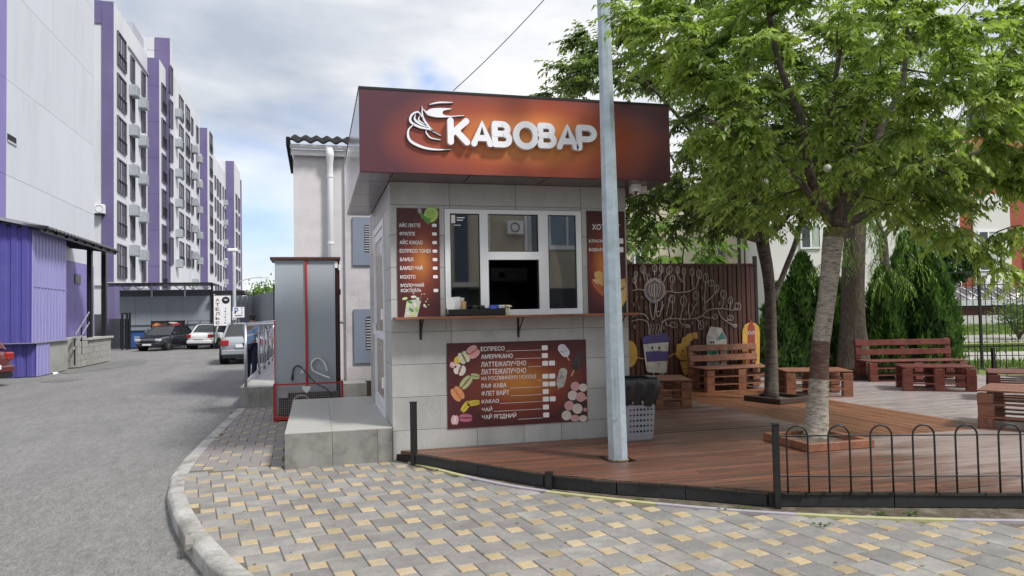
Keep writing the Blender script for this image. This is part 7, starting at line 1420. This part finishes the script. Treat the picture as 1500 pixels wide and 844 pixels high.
def swin(u0,u1,z0,z1,n_,d=-.09,par=sc_):
    q=MB(); t=.07; q.box(u0,u1,d-.05,d,z0,z0+t); q.box(u0,u1,d-.05,d,z1-t,z1)
    for k in range(n_+1): u=u0+(u1-u0-t)*k/n_; q.box(u,u+t,d-.05,d,z0+t,z1-t)
    w=part('window',q,PVC,par,world=False); part('pane',MB().box(u0+.02,u1-.02,d-.02,d-.005,z0+.02,z1-.02),GLD,w,world=False); part('curtain',MB().box(u0+(u1-u0)*.55,u1-.1,d-.024,d-.0205,z0+.08,z1-.08),mat('curtain_green',(.40,.46,.40),.8),w,world=False); return w
swin(uw0+.15,uw1-.55,zw0,zw1,2); 
a,b=ss(1172,365),ss(1202,342); swin(a[0],b[0],a[1],b[1]+.4,2,-.03); a,b=ss(1160,300),ss(1200,260); swin(a[0],b[0],a[1],b[1],2,-.03); a,b=ss(1350,372),ss(1385,335); swin(a[0],b[0],a[1],b[1],2,-.03)
for px0,px1 in ((1415,1480),): a,b=ss(px0,200),ss(px1,120); swin(a[0],b[0],a[1],b[1],2,-.04)
a,b=ss(1500,398),ss(1540,338); swin(a[0],b[0],a[1],b[1],2,-.04)
a,b=ss(945,385),ss(965,360); swin(a[0],b[0],a[1]-1,b[1],2,2.96)
# sloping glass area canopies and plinth
sbox('plinth',ss(1385,470)[0],ss(1560,470)[0],z0s-.3,z0s+.32,-.9,-.03,mat('plinth_white',(.50,.50,.50),.8)); sbox('brick_band',ss(1385,470)[0],ss(1560,470)[0],z0s+.325,z0s+.66,-.8,-.03,mat('brown_brick',(.09,.035,.025),.9,.2,3)); sbox('dark_gap',ss(1385,470)[0],ss(1560,470)[0],z0s+.665,z0s+.74,-.7,-.03,BLK)
sbox('pale_ledge',ss(1385,470)[0],ss(1560,470)[0],z0s+.745,z0s+.98,-1.0,-.03,mat('ledge_pale',(.50,.52,.55),.5))
q=MB(); u0,u1=ss(1385,470)[0],ss(1560,470)[0]; q.add([(u0,-.95,z0s+.985),(u1,-.95,z0s+.985),(u1,-.1,z0s+1.5),(u0,-.1,z0s+1.5),(u0,-.95,z0s+1.0),(u1,-.95,z0s+1.0),(u1,-.1,z0s+1.53),(u0,-.1,z0s+1.53)],[(4,5,6,7),(0,1,5,4),(3,2,1,0)]); part('sloped_canopy',q,mat('canopy_dark_glass',(.10,.10,.11),.3),sc_,world=False)
for k in range(10): u=u0+(u1-u0)*k/10; part('canopy_bar',MB().tube([(u,-.96,z0s+1.01),(u-.35,-.12,z0s+1.55)],.028,4),WHT,sc_,world=False)
sbox('ac_unit',ss(1435,410)[0],ss(1443,410)[0],ss(1436,413)[1],ss(1436,403)[1],-.45,-.085,WHT)
sbox('downpipe',ss(1404,400)[0]-.06,ss(1404,400)[0]+.06,z0s,9.4,-.12,-.025,WHT)
p=ss(1083,380); t=thing('black_pole',(uw(p[0]*.6,SD*.6,0)),'thin black pole rising behind the mural fence','pole'); q=uw(p[0]*.6,SD*.6,0); part('shaft',MB().cyl(q[0],q[1],0,4.6,.05,8),BLK,t); part('pole_cap',MB().cyl(q[0],q[1],4.6,4.66,.06,8),BLK,t)
# ================================================================ HOUSE BEHIND THE CAMERA (seen mirrored in the kiosk window)
HY=-16.
hb=thing('beige_house',(8,HY-4,0),'beige house across the pavement behind the camera, mirrored in the kiosk windows','building')
part('wall',MB().box(-6,24,HY-8,HY,0,9.5),mat('beige_render',(.46,.42,.33),.9,.08,.7,stain=(.38,.35,.28),sscale=.8,sthr=.58),hb); part('eaves',MB().box(-6.4,24.4,HY-8.2,HY+.5,9.5,9.8),WHT,hb)
for X,Z in ((11.3,4.6),(16.0,4.6),(20.5,4.6),(2.2,4.6),(-2.6,4.6)):
    q=MB(); q.box(X-.9,X+.9,HY+.01,HY+.10,Z-.12,Z+.08); q.box(X-.9,X+.9,HY+.01,HY+.10,Z+1.7,Z+1.78); [q.box(X+u,X+u+.08,HY+.01,HY+.10,Z+.08,Z+1.7) for u in (-.9,-.04,.82)]; w=part('window',q,PVC,hb); part('pane',MB().box(X-.82,X+.82,HY+.005,HY+.03,Z+.08,Z+1.7),mat('bright_pane',(.20,.28,.36),.1),w)
for X in (7.55,9.3,9.75,5.2): part('downpipe',MB().cyl(X,HY+.1,0,9.5,.06,10),WHT,hb)
part('dark_panel',MB().box(9.9,10.35,HY+.01,HY+.1,3.4,9.4),mat('dark_blue_panel',(.05,.07,.11),.5),hb); part('dark_panel',MB().box(6.0,6.6,HY+.01,HY+.1,0,7.2),mat('dark_blue_panel',(.05,.07,.11),.5),hb); part('dark_entrance',MB().box(-4,22,HY+.01,HY+.07,0,2.7),mat('shopfront_dark',(.03,.033,.04),.4),hb)
t=thing('air_conditioner',(8.75,HY+.3,5.4),'white air conditioner on the beige house, mirrored in the kiosk window','air conditioner'); part('case',MB().cbox(8.4,9.1,HY+.1,HY+.45,5.15,5.75,.02),WHT,t); q=MB(); q.tube([(8.7+.2*math.cos(R_(30*k)),HY+.46,5.45+.2*math.sin(R_(30*k))) for k in range(13)],.03,5); part('fan_grille',q,BLKP,t)
t=thing('shop_awning',(6.5,HY+1,0),'pale awning over the shopfront behind the camera','awning'); part('awning_cloth',MB().box(3.5,8.6,HY+.09,HY+1.4,2.75,2.95),mat('awning_cream',(.5,.48,.42),.8),t); [part('awning_pole',MB().cyl(X,HY+1.3,0,2.75,.04,8),STEEL,t) for X in (3.6,8.5)]
